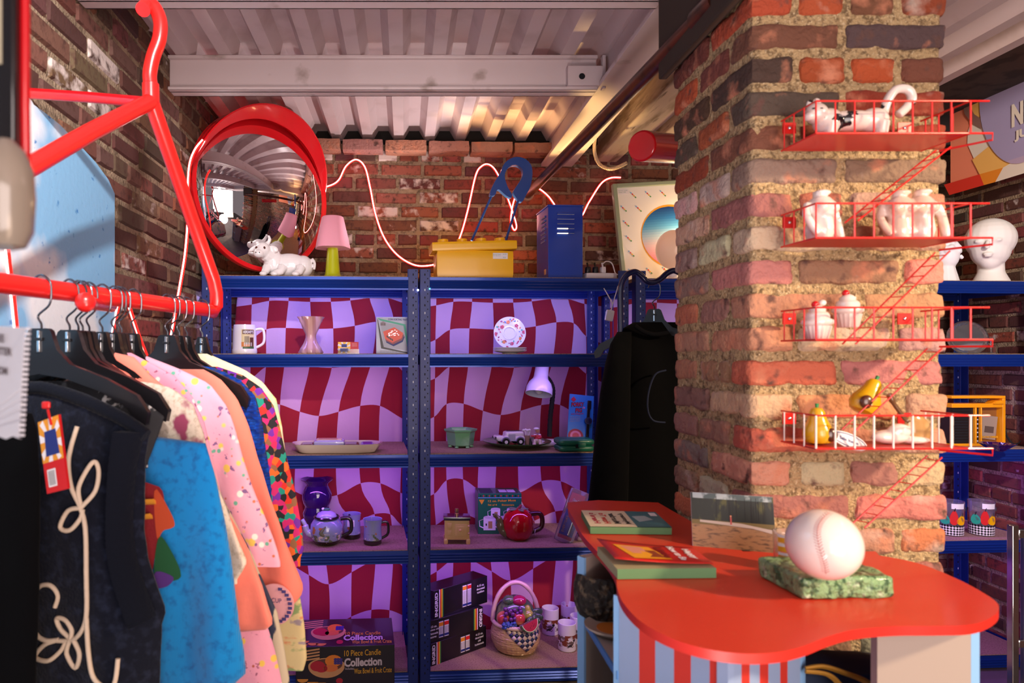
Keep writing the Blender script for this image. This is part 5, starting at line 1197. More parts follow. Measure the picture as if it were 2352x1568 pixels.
garment('pink_print_shirt', 'pink shirt printed with small yellow and cream motifs, farther of the two', .345, [(330, 815), (420, 850), (480, 882), (518, 930), (540, 985), (562, 1060), (590, 1140), (618, 1205), (640, 1265), (645, 1290)], mPink2, 1300, seed=6, th=.03)
garment('print_trousers', 'grey and cream animal print garment hanging low behind the pink print hem', .365, [(330, 850), (430, 960), (520, 1150), (590, 1300), (640, 1400), (655, 1480), (668, 1568), (672, 1620)], mAnim, 1625, seed=7, th=.018)
garment('pink_print_dress', 'long pink printed dress, nearer of the two, its hem at the bottom edge', .405, [(300, 810), (400, 862), (440, 905), (470, 965), (490, 1060), (520, 1200), (560, 1330), (605, 1420), (630, 1500), (645, 1568), (648, 1640)], mPink, 1645, seed=8, th=.022, cat='dress')
def lining(root, pl):
    def f(mb):
        a = [pl.uv(*q) for q in ((222, 818), (300, 878), (262, 868), (236, 850))]
        mb.prism([(p[0], p[1]) for p in a], .004, mMag, pl.o*0+pl.p(0, 0, .02), Matrix((pl.d, Vector((0, 0, 1)), pl.n)).transposed())
    sub(root, pl, 'magenta_collar', f)
garment('salmon_jacket', 'salmon jacket with upturned collar and magenta lining', .445, [(235, 806), (300, 812), (345, 862), (400, 905), (440, 985), (475, 1080), (520, 1180), (565, 1260), (605, 1340), (632, 1418), (628, 1440), (560, 1448)], mSal, 1450, seed=9, th=.03, extra=lining, cat='jacket')
garment('heather_tee', 'heather cream T-shirt with a wine red flower print', .475, [(250, 868), (330, 874), (400, 892), (446, 930), (466, 985), (482, 1060), (500, 1130), (532, 1210), (575, 1286), (560, 1310), (545, 1330)], mCreamT, 1340, seed=10, th=.028)
def motif(root, pl):
    mRd = M('motif_red', '7c0f18', .9, bump=('noise', 150, .4, .003)); mGn_ = M('motif_green', '0f4a26', .9); mYl = M('motif_gold', 'c8841c', .9); mOg = M('motif_orange', 'b0401c', .9); mPp = M('motif_purple', '4a2470', .9)
    def shape(pts, m, off):
        def f(mb):
            q = [(v.x, v.y) for v in smooth_path([Vector((*pl.uv(*p), 0)) for p in pts], 4, True)]; n = len(q); rows = []
            # inflate polygon onto the folded cloth with a fine grid of strips
            z_hi = max(p[1] for p in q); z_lo = min(p[1] for p in q); N_ = 26; vs = []; fs = []
            for j in range(N_+1):
                z = z_hi-(z_hi-z_lo)*min(.999, max(.001, j/N_)); xs = []
                for a, b in zip(q, q[1:]+q[:1]):
                    if (a[1]-z)*(b[1]-z) <= 0 and a[1] != b[1]: xs.append(a[0]+(b[0]-a[0])*(z-a[1])/(b[1]-a[1]))
                lo, hi = (min(xs), max(xs)) if xs else (q[0][0], q[0][0])
                for i in range(9):
                    u = lo+(hi-lo)*i/8; vs.append(pl.p(u, z, off+pl_fold(u, z)))
            for j in range(N_):
                for i in range(8): k = j*9+i; fs.append((k, k+1, k+10, k+9))
            mb.add(vs, fs, m)
        return f
    pl_fold = lambda u, z: .0
    for nm, pts, m, off in (('red_patch', [(300, 1092), (375, 1095), (410, 1110), (415, 1150), (405, 1220), (395, 1260), (385, 1300), (360, 1270), (318, 1230), (300, 1200)], mRd, .056),
                            ('orange_patch', [(395, 1110), (425, 1150), (440, 1190), (415, 1200), (400, 1215)], mOg, .057),
                            ('green_patch', [(300, 1240), (330, 1250), (365, 1290), (385, 1320), (375, 1420), (360, 1480), (300, 1480)], mGn_, .055),
                            ('small_green_patch', [(405, 1215), (430, 1240), (455, 1300), (420, 1312), (395, 1300)], mGn_, .058), ('purple_patch', [(400, 1290), (438, 1302), (425, 1322), (395, 1325)], mPp, .059)):
        sub(root, pl, nm, shape(pts, m, off))
    for k, (a, b) in enumerate((((318, 1150), (398, 1136)), ((318, 1185), (390, 1168)), ((318, 1225), (372, 1207)))):
        u0, z0 = pl.uv(*a); u1, z1 = pl.uv(*b); sub(root, pl, 'gold_stripe', lambda mb: mb.tube([pl.p(u0, z0, .060), pl.p((u0+u1)/2, (z0+z1)/2+.004, .061), pl.p(u1, z1, .060)], .0085, mYl, n=8, flat=.35))
garment('blue_picture_jumper', 'bright blue knitted jumper with red, green and gold intarsia picture', .545, [(330, 1000), (395, 975), (425, 955), (446, 958), (462, 985), (478, 1040), (498, 1120), (515, 1200), (532, 1290), (548, 1400), (562, 1500), (566, 1545), (540, 1568)], mBlueK, 1640, seed=11, th=.036, fold=.010, extra=motif, cat='jumper', left_px=[(330, 1000), (200, 1000), (200, 1640)])
garment('grey_lettered_top', 'black and grey lettered top squeezed behind the navy vest', .585, [(190, 876), (260, 890), (330, 925), (372, 958), (352, 1010), (338, 1060)], mGreyB, 1075, seed=12, th=.02, left=-.15)
# navy vest with rope embroidery
def rope(root, pl):
    paths = [[(205, 975), (196, 1020), (193, 1060), (202, 1110), (220, 1150), (233, 1200), (239, 1300), (240, 1390), (222, 1432), (196, 1450), (165, 1452)],
             [(240, 1395), (243, 1470), (255, 1525), (285, 1548), (302, 1540), (306, 1488)],
             [(222, 1150), (216, 1110), (232, 1066), (243, 1055), (250, 1080), (246, 1120), (224, 1152)],
             [(222, 1155), (196, 1160), (178, 1196), (200, 1203), (222, 1178), (226, 1158)],
             [(160, 1377), (167, 1350), (150, 1328), (125, 1332), (108, 1365), (106, 1410), (116, 1440), (140, 1452), (168, 1450)],
             [(168, 1450), (135, 1462), (112, 1490), (145, 1496), (172, 1475), (185, 1452)],
             [(195, 1445), (172, 1425), (164, 1402), (185, 1405), (200, 1425), (197, 1446)], [(195, 1448), (186, 1480), (206, 1512), (218, 1480), (205, 1450)]]
    for p in paths:
        q = [pl.uv(*x) for x in p]; pts = [pl.p(u, z, vest_off(u, z)) for u, z in q]
        sub(root, pl, 'rope_embroidery', lambda mb: mb.tube(smooth_path(pts, 5), .0042, mCreamR, n=7))
    def ribs(mb):
        q = [pl.uv(*x) for x in ((340, 990), (322, 1070), (314, 1160), (315, 1230), (328, 1300), (354, 1375), (366, 1408))]
        q2 = [pl.uv(*x) for x in ((300, 985), (290, 1070), (285, 1160), (286, 1240), (298, 1310), (322, 1385), (336, 1420))]
        a = smooth_path([pl.p(u, z, .02) for u, z in q], 10); b = smooth_path([pl.p(u, z, .046) for u, z in q2], 10)
        rings = []
        for i in range(len(a)):
            h = .0016 if i % 2 else 0; m_ = a[i].lerp(b[i], .5)
            rings.append([a[i]+pl.n*(h-.012), a[i]+pl.n*(.004+h), m_+pl.n*(.012+h), b[i]+pl.n*(.004+h), b[i]-pl.n*.02])
        mb.loft(rings, mNavyR)
    sub(root, pl, 'armhole_ribbing', ribs)
    def neck(mb):
        q = [pl.uv(*x) for x in ((70, 880), (110, 880), (150, 890), (200, 908), (250, 930), (300, 955), (345, 988))]
        mb.tube(smooth_path([pl.p(u, z-.008, .012) for u, z in q], 8), [.011+.001*(i % 2) for i in range(49)], mNavyR, n=12)
    sub(root, pl, 'shoulder_ribbing', neck)
vest_seed = 13
def vest_off(u, z): 
    return .036+.014*math.sin(20*u+vest_seed+1.5*math.sin(z*5+vest_seed))*.9+.014*.5*math.sin(42*u+z*6+vest_seed*2)+.014*1.2*noise.noise(Vector((u*9, z*4, vest_seed)))
def vest():
    global vest_root
    pl = Pl(.635, 0); pts = [(80, 876), (140, 885), (200, 905), (270, 938), (344, 985), (330, 1060), (324, 1150), (323, 1225), (334, 1290), (358, 1370), (372, 1408), (362, 1440), (358, 1568), (358, 1700)]
    R_ = [pl.uv(*q) for q in pts]; Lf = [(-u if u < .1 else -.2, z) for u, z in R_]
    root = thing('knitted_vest', 'dark navy knitted vest embroidered with cream rope flowers, nearest on the rail', 'vest', (pl.o.x, pl.o.y, R_[0][1]), 0, 'clothes hanging on the red rail')
    mb = MB(); slab(mb, pl, R_, Lf, R_[0][1], R_[-1][1], .034, mNavyK, vest_seed, .014, freq=20, rows=60, n=72); mb.build('body', root, world=True, ang=70)
    rope(root, pl); return root
vr = vest()
# price tag on the vest
pl = Pl(.70, 0)
t = thing('price_tag', 'red and yellow cardboard price tag hanging in front of the navy vest', 'tag', P(118, 1030, 1.11), 0)
def quad(mb, q, m, dd, off=0): mb.add([P(x, y, 1.11-off+((x-118)*.0002)) for x, y in q], [(0, 1, 2, 3)], m)
mb = MB(); front = [P(87, 970, 1.11), P(134, 952, 1.11), P(156, 1122, 1.11), (P(108, 1134, 1.11))]; bk = [p+Vector((.002, .004, 0)) for p in front]
mb.add(front+bk, [(0, 3, 2, 1), (4, 5, 6, 7), (0, 1, 5, 4), (1, 2, 6, 5), (2, 3, 7, 6), (3, 0, 4, 7)], M('tag_red', 'c8161c', .5)); mb.build('card', t, world=True, ang=0)
L4 = lambda u, v, k=0: front[0].lerp(front[1], u).lerp(front[3].lerp(front[2], u), v)+Vector((0, -.0006-.0003*k, 0))
mb = MB(); mb.add([L4(0, 0), L4(1, 0), L4(1, .58), L4(0, .58)], [(0, 1, 2, 3)], M('tag_amber', 'e0962a', .5))
for i in range(8): a = i*PI/4; mb.add([L4(.5, .3, 1), L4(min(1, max(0, .5+.6*math.cos(a))), min(.58, max(0, .3+.35*math.sin(a))), 1), L4(min(1, max(0, .5+.6*math.cos(a+.35))), min(.58, max(0, .3+.35*math.sin(a+.35))), 1)], [(0, 1, 2)], mWhiteP)
mb.add([L4(.25, .16, 2), L4(.8, .16, 2), L4(.85, .5, 2), L4(.2, .5, 2)], [(0, 1, 2, 3)], mNavy); mb.add([L4(.15, .68, 1), L4(.55, .68, 1), L4(.55, .92, 1), L4(.15, .92, 1)], [(0, 1, 2, 3)], mWhiteP)
for i in range(7): mb.add([L4(.2+.045*i, .70, 2), L4(.22+.045*i, .70, 2), L4(.22+.045*i, .90, 2), L4(.2+.045*i, .90, 2)], [(0, 1, 2, 3)], mDk)
mb.build('print', t, world=True, ang=0)
mb = MB(); mb.tube([P(118, 975, 1.108), P(110, 940, 1.10)], .0022, mRed, n=6); mb.rbox(P(106, 930, 1.10), (.014, .006, .012), .003, mRed, n=4); mb.build('tie', t, world=True)
# added black cloth at the frame edge, standing in for the vest's fold shadow
garment('vest_fold_shadow', 'plain black cloth at the left edge, standing in for the fold shadow of the navy vest', .74, [(-60, 930), (20, 945), (70, 940), (84, 985), (88, 1060), (90, 1200), (88, 1350), (80, 1568), (78, 1720)], mFoldShadow, 1720, seed=14, th=.03, cat='jumper', left_px=[(-60, 930), (-120, 960), (-330, 1000), (-330, 1720)])
# ---------------------------------------------------------------- foreground left: notebook sign and dark case with a frosted globe
sc_ = P(0, 875, .72)
t = thing('paper_sign', 'white spiral-torn paper sign with grey capitals at the left edge', 'sign', P(10, 1005, .72), 0)
a = P(-150, 740, .80); b = P(60, 752, .72); c = P(45, 1008, .72); d = P(-160, 1010, .80)
pts = [a, b]; n = 22
for i in range(n):
    f = i/n; e = b.lerp(c, f); e2 = b.lerp(c, f+.5/n); dx = Vector((.0045, 0, 0)); pts += [e+dx, e2+dx, e2-dx*.3, e.lerp(e2, 1.8)-dx*.3]
n2 = 8; c1 = pts[-1]
pts += [c+Vector((.002, 0, 0))]
for i in range(1, 14):
    e = c.lerp(d, i/14); pts += [e+Vector((0, 0, .003*(i % 2)))]
pts += [d]
mb = MB(); m_ = len(pts); mPaper = M('sign_paper', 'd9d6dc', .8)
mb.add(pts+[p+Vector((0, .0015, 0)) for p in pts], [tuple(range(m_)), tuple(range(2*m_-1, m_-1, -1))]+[(i, m_+i, m_+(i+1) % m_, (i+1) % m_) for i in range(m_)], mPaper); mb.build('paper', t, world=True, ang=0)
mb = MB(); xd = (b-a).normalized(); mInk = M('sign_ink', '6a5a5a', .8)
for s_, px, py, w_ in (("FREE", 0, 776, .022), ("ENTER", 8, 806, .036), ("ROOM", 2, 850, .030)):
    p = P(px, py, .74); put_text(mb, s_, w_, .0085, p+Vector((-.0, -.004, 0)), xd, (0, 0, 1), mInk, .03)
mb.build('lettering', t, world=True, ang=0)
t = thing('hanging_case', 'blurred dark hanging case with a red edge at the upper left corner', 'case', P(20, 560, .62), 0)
mb = MB(); a = P(-80, -60, .61); b = P(54, 420, .61); mb.box2((a.x, .598, b.z), (b.x-.001, .610, a.z), M('case_dark', '141012', .25, coat=.5, layers=[('noise', 12, .6, .68, '6a4a28', (1, 1, .3))])); mb.build('body', t, world=True, bevel=.003)
mb = MB(); a = P(48, -60, .62); b = P(68, 560, .62); mb.tube([P(58, -60, .61), P(58, 250, .61), P(60, 400, .612), P(54, 520, .615), P(30, 562, .62)], .0042, mRedD, n=10); mb.build('red_edge', t, world=True)
mb = MB(); a = P(-70, -60, .60); b = P(8, 150, .60); mb.box2((a.x, .597, b.z), (b.x, .60, a.z), M('cream_panel', 'b8b096', .6)); mb.build('cream_panel', t, world=True)
mb = MB(); c = P(12, 450, .58); mb.lathe([(.006, -.046), (.016, -.043), (.022, -.030), (.0235, -.0), (.022, .022), (.016, .038), (.006, .048)], M('smoky_globe', '9a8e80', .15, coat=.5), c, n=32)
tag(mb.build('frosted_globe'), 'smoky beige rounded bottle below the dark case at the left edge', 'bottle')
# ================================================================ red counter wrapped round the pillar
TH = H-.39                                           # counter height
def T(px, py): d = .39*F/(py-CY); return ((px-CX)/F*d, d)
near = [T(*q) for q in ((1306, 1172), (1318, 1192), (1338, 1228), (1368, 1262), (1400, 1298), (1414, 1325), (1418, 1352), (1432, 1385), (1470, 1425), (1530, 1460), (1610, 1487), (1700, 1500), (1780, 1498), (1840, 1485), (1900, 1462), (1960, 1446), (2050, 1438), (2150, 1437), (2230, 1434), (2275, 1418), (2294, 1398), (2284, 1378), (2240, 1350), (2190, 1325), (2130, 1300), (2080, 1286), (2020, 1275))]
sp = [(p.x, p.y) for p in smooth_path([Vector((x, y, 0)) for x, y in near], 5)]
outl = sp+[(.935, 1.352), (.672, 1.352), (.670, 1.80), (.52, 1.83), (.43, 1.80)]
t = thing('display_counter', 'red wavy-edged counter with blue and red striped base around the brick pillar', 'counter', (.7, 1.2, 0), 0)
mRT = M('counter_red', 'd23a24', .42, coat=.15, layers=[('noise', 120, .70, .74, 'e06a50'), ('noise', 5, .5, .8, 'c83420')])
mRE = M('counter_edge', 'c02a20', .4)
mb = MB(); mb.prism(outl, .014, mRT, (0, 0, TH-.014), None, mRE); mb.build('counter_top', t, world=True, bevel=.003, ang=40)
# striped front: two flat panels meeting at a corner
def V2(px, d): return Vector(((px-CX)/F*d, d))
A = V2(1422, 1.14); B = V2(1672, .985); Cc = V2(1850, 1.19)
def strip(name, a, b, stops, th=.016):
    mb = MB(); d = (b-a).normalized(); nrm = Vector((d.y, -d.x))
    def pt(px): q = (px-CX)/F; k = (a.x-q*a.y)/(q*d.y-d.x); return a+d*k
    for (x0, x1, m) in stops:
        p = pt(x0); q_ = pt(x1); vs = [Vector((v.x, v.y, z)) for v in (p, q_, q_-nrm*th, p-nrm*th) for z in (.0, TH-.015)]
        mb.add(vs, [(0, 2, 3, 1), (2, 4, 5, 3), (4, 6, 7, 5), (6, 0, 1, 7)], m)
    return mb.build(name, t, world=True, ang=0)
mSB = M('stripe_blue', '8fa4c8', .5); mSR = M('stripe_red', 'c83428', .5)
strip('striped_panel', A, B, [(1422, 1468, mSB), (1468, 1505, mSR), (1505, 1548, mSB), (1548, 1587, mSR), (1587, 1630, mSB), (1630, 1665, mSR), (1665, 1672, mSB)])
strip('striped_panel', B, Cc, [(1672, 1703, mSB), (1703, 1722, mSR), (1722, 1745, mSB), (1745, 1765, mSR), (1765, 1792, mSB), (1792, 1809, mSR), (1809, 1838, mSB), (1838, 1850, mLBlue)])
mb = MB(); L0 = V2(1343, 1.36)
def wallpanel(a, b, th, m, name, z0=0, z1=TH-.015):
    mb = MB(); d = (b-a).normalized(); nrm = Vector((-d.y, d.x)); vs = [Vector((v.x, v.y, z)) for v in (a, b, b+nrm*th, a+nrm*th) for z in (z0, z1)]
    mb.add(vs, [(0, 2, 3, 1), (2, 4, 5, 3), (4, 6, 7, 5), (6, 0, 1, 7), (1, 3, 5, 7), (0, 6, 4, 2)], m); return mb.build(name, t, world=True, ang=0)
wallpanel(L0, L0+Vector((.235, .14)), .016, mGrey, 'side_panel'); wallpanel(L0+Vector((-.002, -.002)), L0+Vector((.003, .001)), .018, mLBlue, 'panel_edge')
wallpanel(L0+Vector((.235, .14)), A+Vector((.22, .15)), -.014, mGrey, 'back_panel')
wallpanel(A+Vector((.001, .0)), A+Vector((.006, .004)), .012, mLBlue, 'panel_edge')
wallpanel(A+Vector((.012, .02)), A+Vector((.22, .15)), .012, mGrey, 'side_panel')
mb = MB(); sh = [L0+Vector((.004, 0)), A+Vector((.0, .004)), A+Vector((.22, .15)), L0+Vector((.235, .14))]
for z in (.885, .5):
    mb = MB(); mb.prism([(p.x, p.y) for p in sh], .014, mGrey, (0, 0, z)); mb.build('shelf', t, world=True)
    mb = MB(); d = (sh[1]-sh[0]).normalized(); vs = [Vector((v.x, v.y, zz)) for v in (sh[0], sh[1], sh[1]-Vector((.003, .002)), sh[0]-Vector((.003, .002))) for zz in (z, z+.014)]
    mb.add(vs, [(0, 2, 3, 1), (2, 4, 5, 3), (4, 6, 7, 5), (6, 0, 1, 7), (1, 3, 5, 7), (0, 6, 4, 2)], M('shelf_edge_blue', '4a86c8', .4)); mb.build('shelf_edge', t, world=True, ang=0)
# right pedestal
a = V2(2015, 1.06); b = V2(2230, 1.045); e = V2(2250, 1.045)
wallpanel(a, b, .018, mGrey, 'pedestal_panel'); wallpanel(b+Vector((.0002, 0)), e, .20, mLBlue, 'pedestal_edge')
# basket and dish inside
mb = MB(); c = Vector((.395, 1.375, .899)); mb.lathe([(.03, 0), (.045, .01), (.052, .03), (.053, .065), (.047, .09), (.043, .092), (.044, .06), (.02, .01)], M('dark_wicker', '2b2522', .8, layers=[('noise', 60, .5, .6, '6a5a48')], bump=('voronoi', 90, 1, .01)), c, n=28)
tag(mb.build('wicker_pot'), 'small dark wicker pot inside the open side of the striped counter', 'pot')
mb = MB(); c = Vector((.365, 1.30, .514)); c = P(1405, 1522, 1.30); c.z -= 0; mb.lathe([(.0, 0), (.03, .0), (.05, .012), (.051, .016), (.04, .010), (.0, .006)], M('dish_rim', 'b8a494', .4), (c.x, c.y, .899), n=32); mb.cyl((c.x, c.y, .9055), (c.x, c.y, .909), .028, M('dish_orange', 'c8742a', .5), n=28)
tag(mb.build('small_dish'), 'small pale dish with an orange centre on the shelf inside the counter', 'dish')
# bag under the counter
t = thing('tote_bag', 'dark blue bag with ochre straps on the floor under the counter', 'bag', (.82, 1.24, .0), 0)
mb = MB(); mb.rbox((.80, 1.24, .44), (.30, .12, .88), .05, M('bag_blue', '1c2a44', .85), n=8, nz=.01); mb.build('body', t, world=True)
mb = MB(); mb.tube(smooth_path([P(1850, 1535, 1.17), P(1890, 1530, 1.165), P(1940, 1545, 1.16), P(1990, 1566, 1.16), P(2010, 1600, 1.17)], 6), .007, M('strap_ochre', 'a8781c', .7), n=8, flat=.5); mb.build('strap', t, world=True)
mb = MB(); mb.tube(smooth_path([P(1850, 1541, 1.165), P(1900, 1548, 1.158), P(1930, 1575, 1.158), P(1950, 1620, 1.17)], 6), .006, M('strap_ochre', 'a8781c', .7), n=8, flat=.5); mb.build('strap', t, world=True)
# ---- things on the counter
def on_table(px, py): x, y = T(px, py); return Vector((x, y, TH))
def corners(q): return [on_table(*p) for p in q]
def book(name, label, q, th, mats, cover):
    c = corners(q); cen = sum(c, Vector())/4
    t = thing(name, label, 'book', cen, 0); up = Vector((0, 0, 1)); e0, e1 = mats
    mb = MB(); lo = [p+up*.0015 for p in c]; hi = [p+up*(th-.002) for p in c]; mb.add(lo+hi, [(0, 3, 2, 1), (4, 5, 6, 7), (0, 1, 5, 4), (1, 2, 6, 5), (2, 3, 7, 6), (3, 0, 4, 7)], e0); mb.build('pages', t, world=True, ang=0)
    return t, c
mGE = M('page_edge_green', '5f8a5e', .8); mPg = M('page_tan', 'a5a07a', .8)
def coverset(mb, c, z, f, polys, k=0):
    def Q(u, v, kk=0): return c[0].lerp(c[1], u).lerp(c[3].lerp(c[2], u), v)+Vector((0, 0, z+.0002*kk+f(u, v)))
    for pts, m, kk in polys: mb.add([Q(u, v, kk) for u, v in pts], [tuple(range(len(pts)))], m)
    return Q
# far paperback: corners far-left, far-right, near-right, near-left
t, c = book('paperback_book', 'closed paperback with cream and teal cover at the far left of the red counter', [(1335, 1188), (1505, 1192), (1543, 1229), (1356, 1227)], .018, (mGE, mPg), None)
mb = MB(); mTl = M('cover_teal', '2f6a78', .5); mCrm = M('cover_cream', 'd9cbb0', .5)
Q = coverset(mb, c, .0175, lambda u, v: 0, [([(0, 0), (.58, 0), (.58, 1), (0, 1)], mCrm, 0), ([(.58, 0), (1, 0), (1, 1), (.58, 1)], mTl, 0), ([(.62, .35), (.8, .3), (.86, .55), (.66, .7)], M('hat_grey', '9fb0b4', .5), 1), ([(.88, .08), (.97, .08), (.97, .3), (.88, .3)], mWhiteP, 1)])
xd = Q(.3, .5, 0)-Q(.3, .9, 0); yd = Q(.1, .5)-Q(.6, .5)
for i, (s_, m) in enumerate((("Here's", mCr), ("How To", mRed), ("Murder", mDk), ("Mystery", mDk))):
    put_text(mb, s_, .10, .015, Q(.12+.125*i, .5, 2), xd, -Vector(yd), m, .03)
mb.build('cover', t, world=True, ang=0)
# near paperback with lifted red cover
t, c = book('paperback_book', 'red-covered paperback with its curled cover lifted, at the left edge of the counter', [(1372, 1276), (1590, 1285), (1645, 1328), (1418, 1331)], .020, (mPg, mPg), None)
mb = MB(); mRC = M('cover_red', 'c01f18', .45, coat=.2); mYC = M('cover_yellow', 'e8a01c', .5)
lift = lambda u, v: .003+.010*(1-u)**2
nn = 8; vs = []; fs = []
def Qf(u, v, k=0): return c[0].lerp(c[1], u).lerp(c[3].lerp(c[2], u), v*.93-.03)+Vector((0, 0, .020+lift(u, v)+.0003*k))
for i in range(nn+1):
    for j in range(nn+1): vs.append(Qf(i/nn, j/nn))
for i in range(nn):
    for j in range(nn): a_ = i*(nn+1)+j; fs.append((a_, a_+1, a_+nn+2, a_+nn+1))
mb.add(vs, fs, mRC); o = mb.build('cover', t, world=True); sd = o.modifiers.new('t', 'SOLIDIFY'); sd.thickness = .0008
mb = MB()
for pts, m, k in (([(.12, .25), (.5, .22), (.62, .85), (.22, .9)], mYC, 2), ([(.18, .3), (.4, .28), (.46, .6), (.26, .65)], M('print_pink', 'd88a78', .5), 3), ([(.36, .45), (.52, .42), (.56, .78), (.40, .8)], M('print_brown2', '8a3a1c', .5), 3)): mb.add([Qf(u, v, k*1.5) for u, v in pts], [tuple(range(len(pts)))], m)
xd = Qf(.8, .1)-Qf(.8, .9); yd = Qf(.9, .5)-Qf(.5, .5)
put_text(mb, "Little", .07, .016, Qf(.60, .5, 6), -xd, yd, M('print_maroon', '7a0f14', .5), .04); put_text(mb, "How to Be", .085, .014, Qf(.74, .5, 6), -xd, yd, mWhiteP, .04); put_text(mb, "Happy", .06, .016, Qf(.87, .5, 6), -xd, yd, mWhiteP, .04)
mb.build('cover_print', t, world=True, ang=0)
mb = MB(); lo = [p+Vector((0, 0, .0)) for p in c]; mb.add([lo[3]+Vector((0, -.0004, .001)), lo[2]+Vector((0, -.0004, .001)), lo[2]+Vector((0, -.0004, .0185)), lo[3]+Vector((0, -.0004, .0185))], [(0, 1, 2, 3)], mGE); mb.build('page_edge', t, world=True, ang=0)
# photograph card standing
a = on_table(1591, 1253); b = on_table(1783, 1270); 
t = thing('photo_print', 'landscape photograph of pine trees and a picnic spot propped up on the counter', 'photograph', (a+b)/2, 0)
d = (b-a); hgt = .106*1.0; back = Vector((.004, .02, 0)); up = Vector((0, 0, 1))
Q = lambda u, v, k=0: a+d*u+up*(hgt*v)+back*v+Vector((0, -.0003*k, 0))
mb = MB(); th_ = Vector((0, .0012, 0)); f_ = [Q(0, 0), Q(1, 0), Q(1, 1), Q(0, 1)]; mb.add(f_+[p+th_ for p in f_], [(0, 1, 2, 3), (7, 6, 5, 4), (0, 4, 5, 1), (1, 5, 6, 2), (2, 6, 7, 3), (3, 7, 4, 0)], mWhiteP); mb.build('card', t, world=True, ang=0)
mb = MB(); rnd = random.Random(3)
q4 = lambda u0, v0, u1, v1, m, k: mb.add([Q(u0, v0, k), Q(u1, v0, k), Q(u1, v1, k), Q(u0, v1, k)], [(0, 1, 2, 3)], m)
mSd = M('photo_sand', '9a7452', .4, layers=[('noise', 60, .5, .65, '5f4634', (1, 1, 4))]); mFo = M('photo_forest', '12180f', .35, layers=[('noise', 60, .52, .62, '4a4a1c', (1, 1, .35))]); mSk = M('photo_sky', 'b8c4c8', .4)
q4(0, 0, 1, .45, mSd, 1); q4(0, .42, 1, 1, mFo, 2); q4(.02, .9, .98, 1, M('photo_sky2', '4a5a5c', .4, layers=[('noise', 40, .5, .6, 'aab8bc')]), 3); q4(0, .42, 1, .50, M('photo_grass', '6a5a2c', .4), 3)
mb.add([Q(.1, .46, 4), Q(.75, .40, 4), Q(.98, .33, 4), Q(.98, .40, 4), Q(.6, .48, 4), Q(.1, .50, 4)], [tuple(range(6))], M('photo_pale', 'b8aaa4', .4))
for i in range(15): u = rnd.uniform(.3, .98); q4(u, .5, u+.006, .8+rnd.random()*.18, M('photo_trunk', '0e0d0a', .4), 4)
q4(.47, .45, .49, .58, M('photo_person', 'b04a48', .4), 5); mb.add([Q(.48+.012*math.cos(i), .60+.02*math.sin(i), 5) for i in range(6)], [tuple(range(6))], M('photo_skin', 'c88a68', .4))
mb.build('picture', t, world=True, ang=0)
# glass with yellow stripes behind the baseball
c = P(1812, 1268, 1.235); c.z = TH
t = thing('striped_tumbler', 'small clear tumbler with yellow bands half hidden behind the baseball', 'glass', c, 0)
mb = MB(); mb.lathe([(.020, 0), (.024, .003), (.027, .070), (.0255, .070), (.0225, .006), (.0, .005)], M('tumbler_glass', 'f4f4f8', .03, trans=.95), n=36); mb.build('glass', t)
mb = MB()
for i, z in enumerate((.022, .038, .054)): patch(mb, .026, -1.2, 1.2, z, z+.009, M('band_amber', 'e8a820', .4), rz=lambda z: .0253+.0017*z/.07+.0006); patch(mb, .026, -1.2, 1.2, z+.009, z+.014, mWhiteP, rz=lambda z: .0253+.0017*z/.07+.0006)
mb.build('printed_bands', t, ang=60)
# baseball on grassy base
cc = [on_table(*p) for p in ((1782, 1336), (1895, 1300), (2005, 1358), (1895, 1396))]
ctr = (cc[0]+cc[2])/2
t = thing('baseball_lamp', 'large white ceramic baseball on a square green grass-textured base', 'ornament', ctr, 0)
mGrs = M('grass_glaze', '7fa878', .3, coat=.4, layers=[('noise', 70, .52, .6, '2f5a38'), ('noise', 40, .6, .7, 'c8dcc0')], bump=('noise', 120, 1, .01))
e1 = (cc[3]-cc[0]); e2 = (cc[1]-cc[0]); Rb = frame(e1, e2)
mb = MB(); mb.rbox(ctr+Vector((0, 0, .0175)), (e1.length*1.0, e2.length*.95, .035), .006, mGrs, Rb, n=(26, 26, 8), nz=.004, seed=4); mb.build('base', t, world=True)
bc = P(1892, 1250, 1.075); rb = .0545; bc.z = 1.131
mb = MB(); mb.ell(bc, (rb, rb, rb), M('ball_glaze', 'efe2dc', .12, coat=.7), nu=56, nv=36); mb.build('ball', t, world=True)
def ballp(px, py, k=1.0):
    r = Vector(((px-CX)/F, 1, -(py-CY)/F)).normalized(); o = Vector((0, 0, H))-bc; s3 = Vector((1/rb, 1/rb, 1/rb))/k
    ro = Vector((o[i]*s3[i] for i in range(3))); rd_ = Vector((r[i]*s3[i] for i in range(3))); A_ = rd_.dot(rd_); B_ = 2*ro.dot(rd_); C_ = ro.dot(ro)-1; D_ = B_*B_-4*A_*C_
    if D_ < 0: return None
    return Vector((0, 0, H))+r*((-B_-math.sqrt(D_))/(2*A_))
seam = [(1906, 1176), (1890, 1190), (1880, 1206), (1877, 1225), (1880, 1250), (1888, 1278), (1894, 1300), (1897, 1318)]
mSt = M('stitch_red', 'b8504a', .5)
sp = [p for p in (ballp(*q[:2]) for q in [(v.x, v.y) for v in smooth_path([Vector((x, y, 0)) for x, y in seam], 4)]) if p]
mb = MB(); mb.tube(sp, .0003, mSt, n=5)
for i in range(1, len(sp)-1):
    tg = (sp[i+1]-sp[i-1]).normalized(); nr = (sp[i]-bc).normalized(); sd_ = tg.cross(nr)
    for s in (-1, 1): e = sp[i]+sd_*s*.0052-tg*.004; e = bc+(e-bc).normalized()*(sp[i]-bc).length*1.0; mb.tube([sp[i], e], .00042, mSt, n=5)
mb.build('stitching', t, world=True, ang=0)
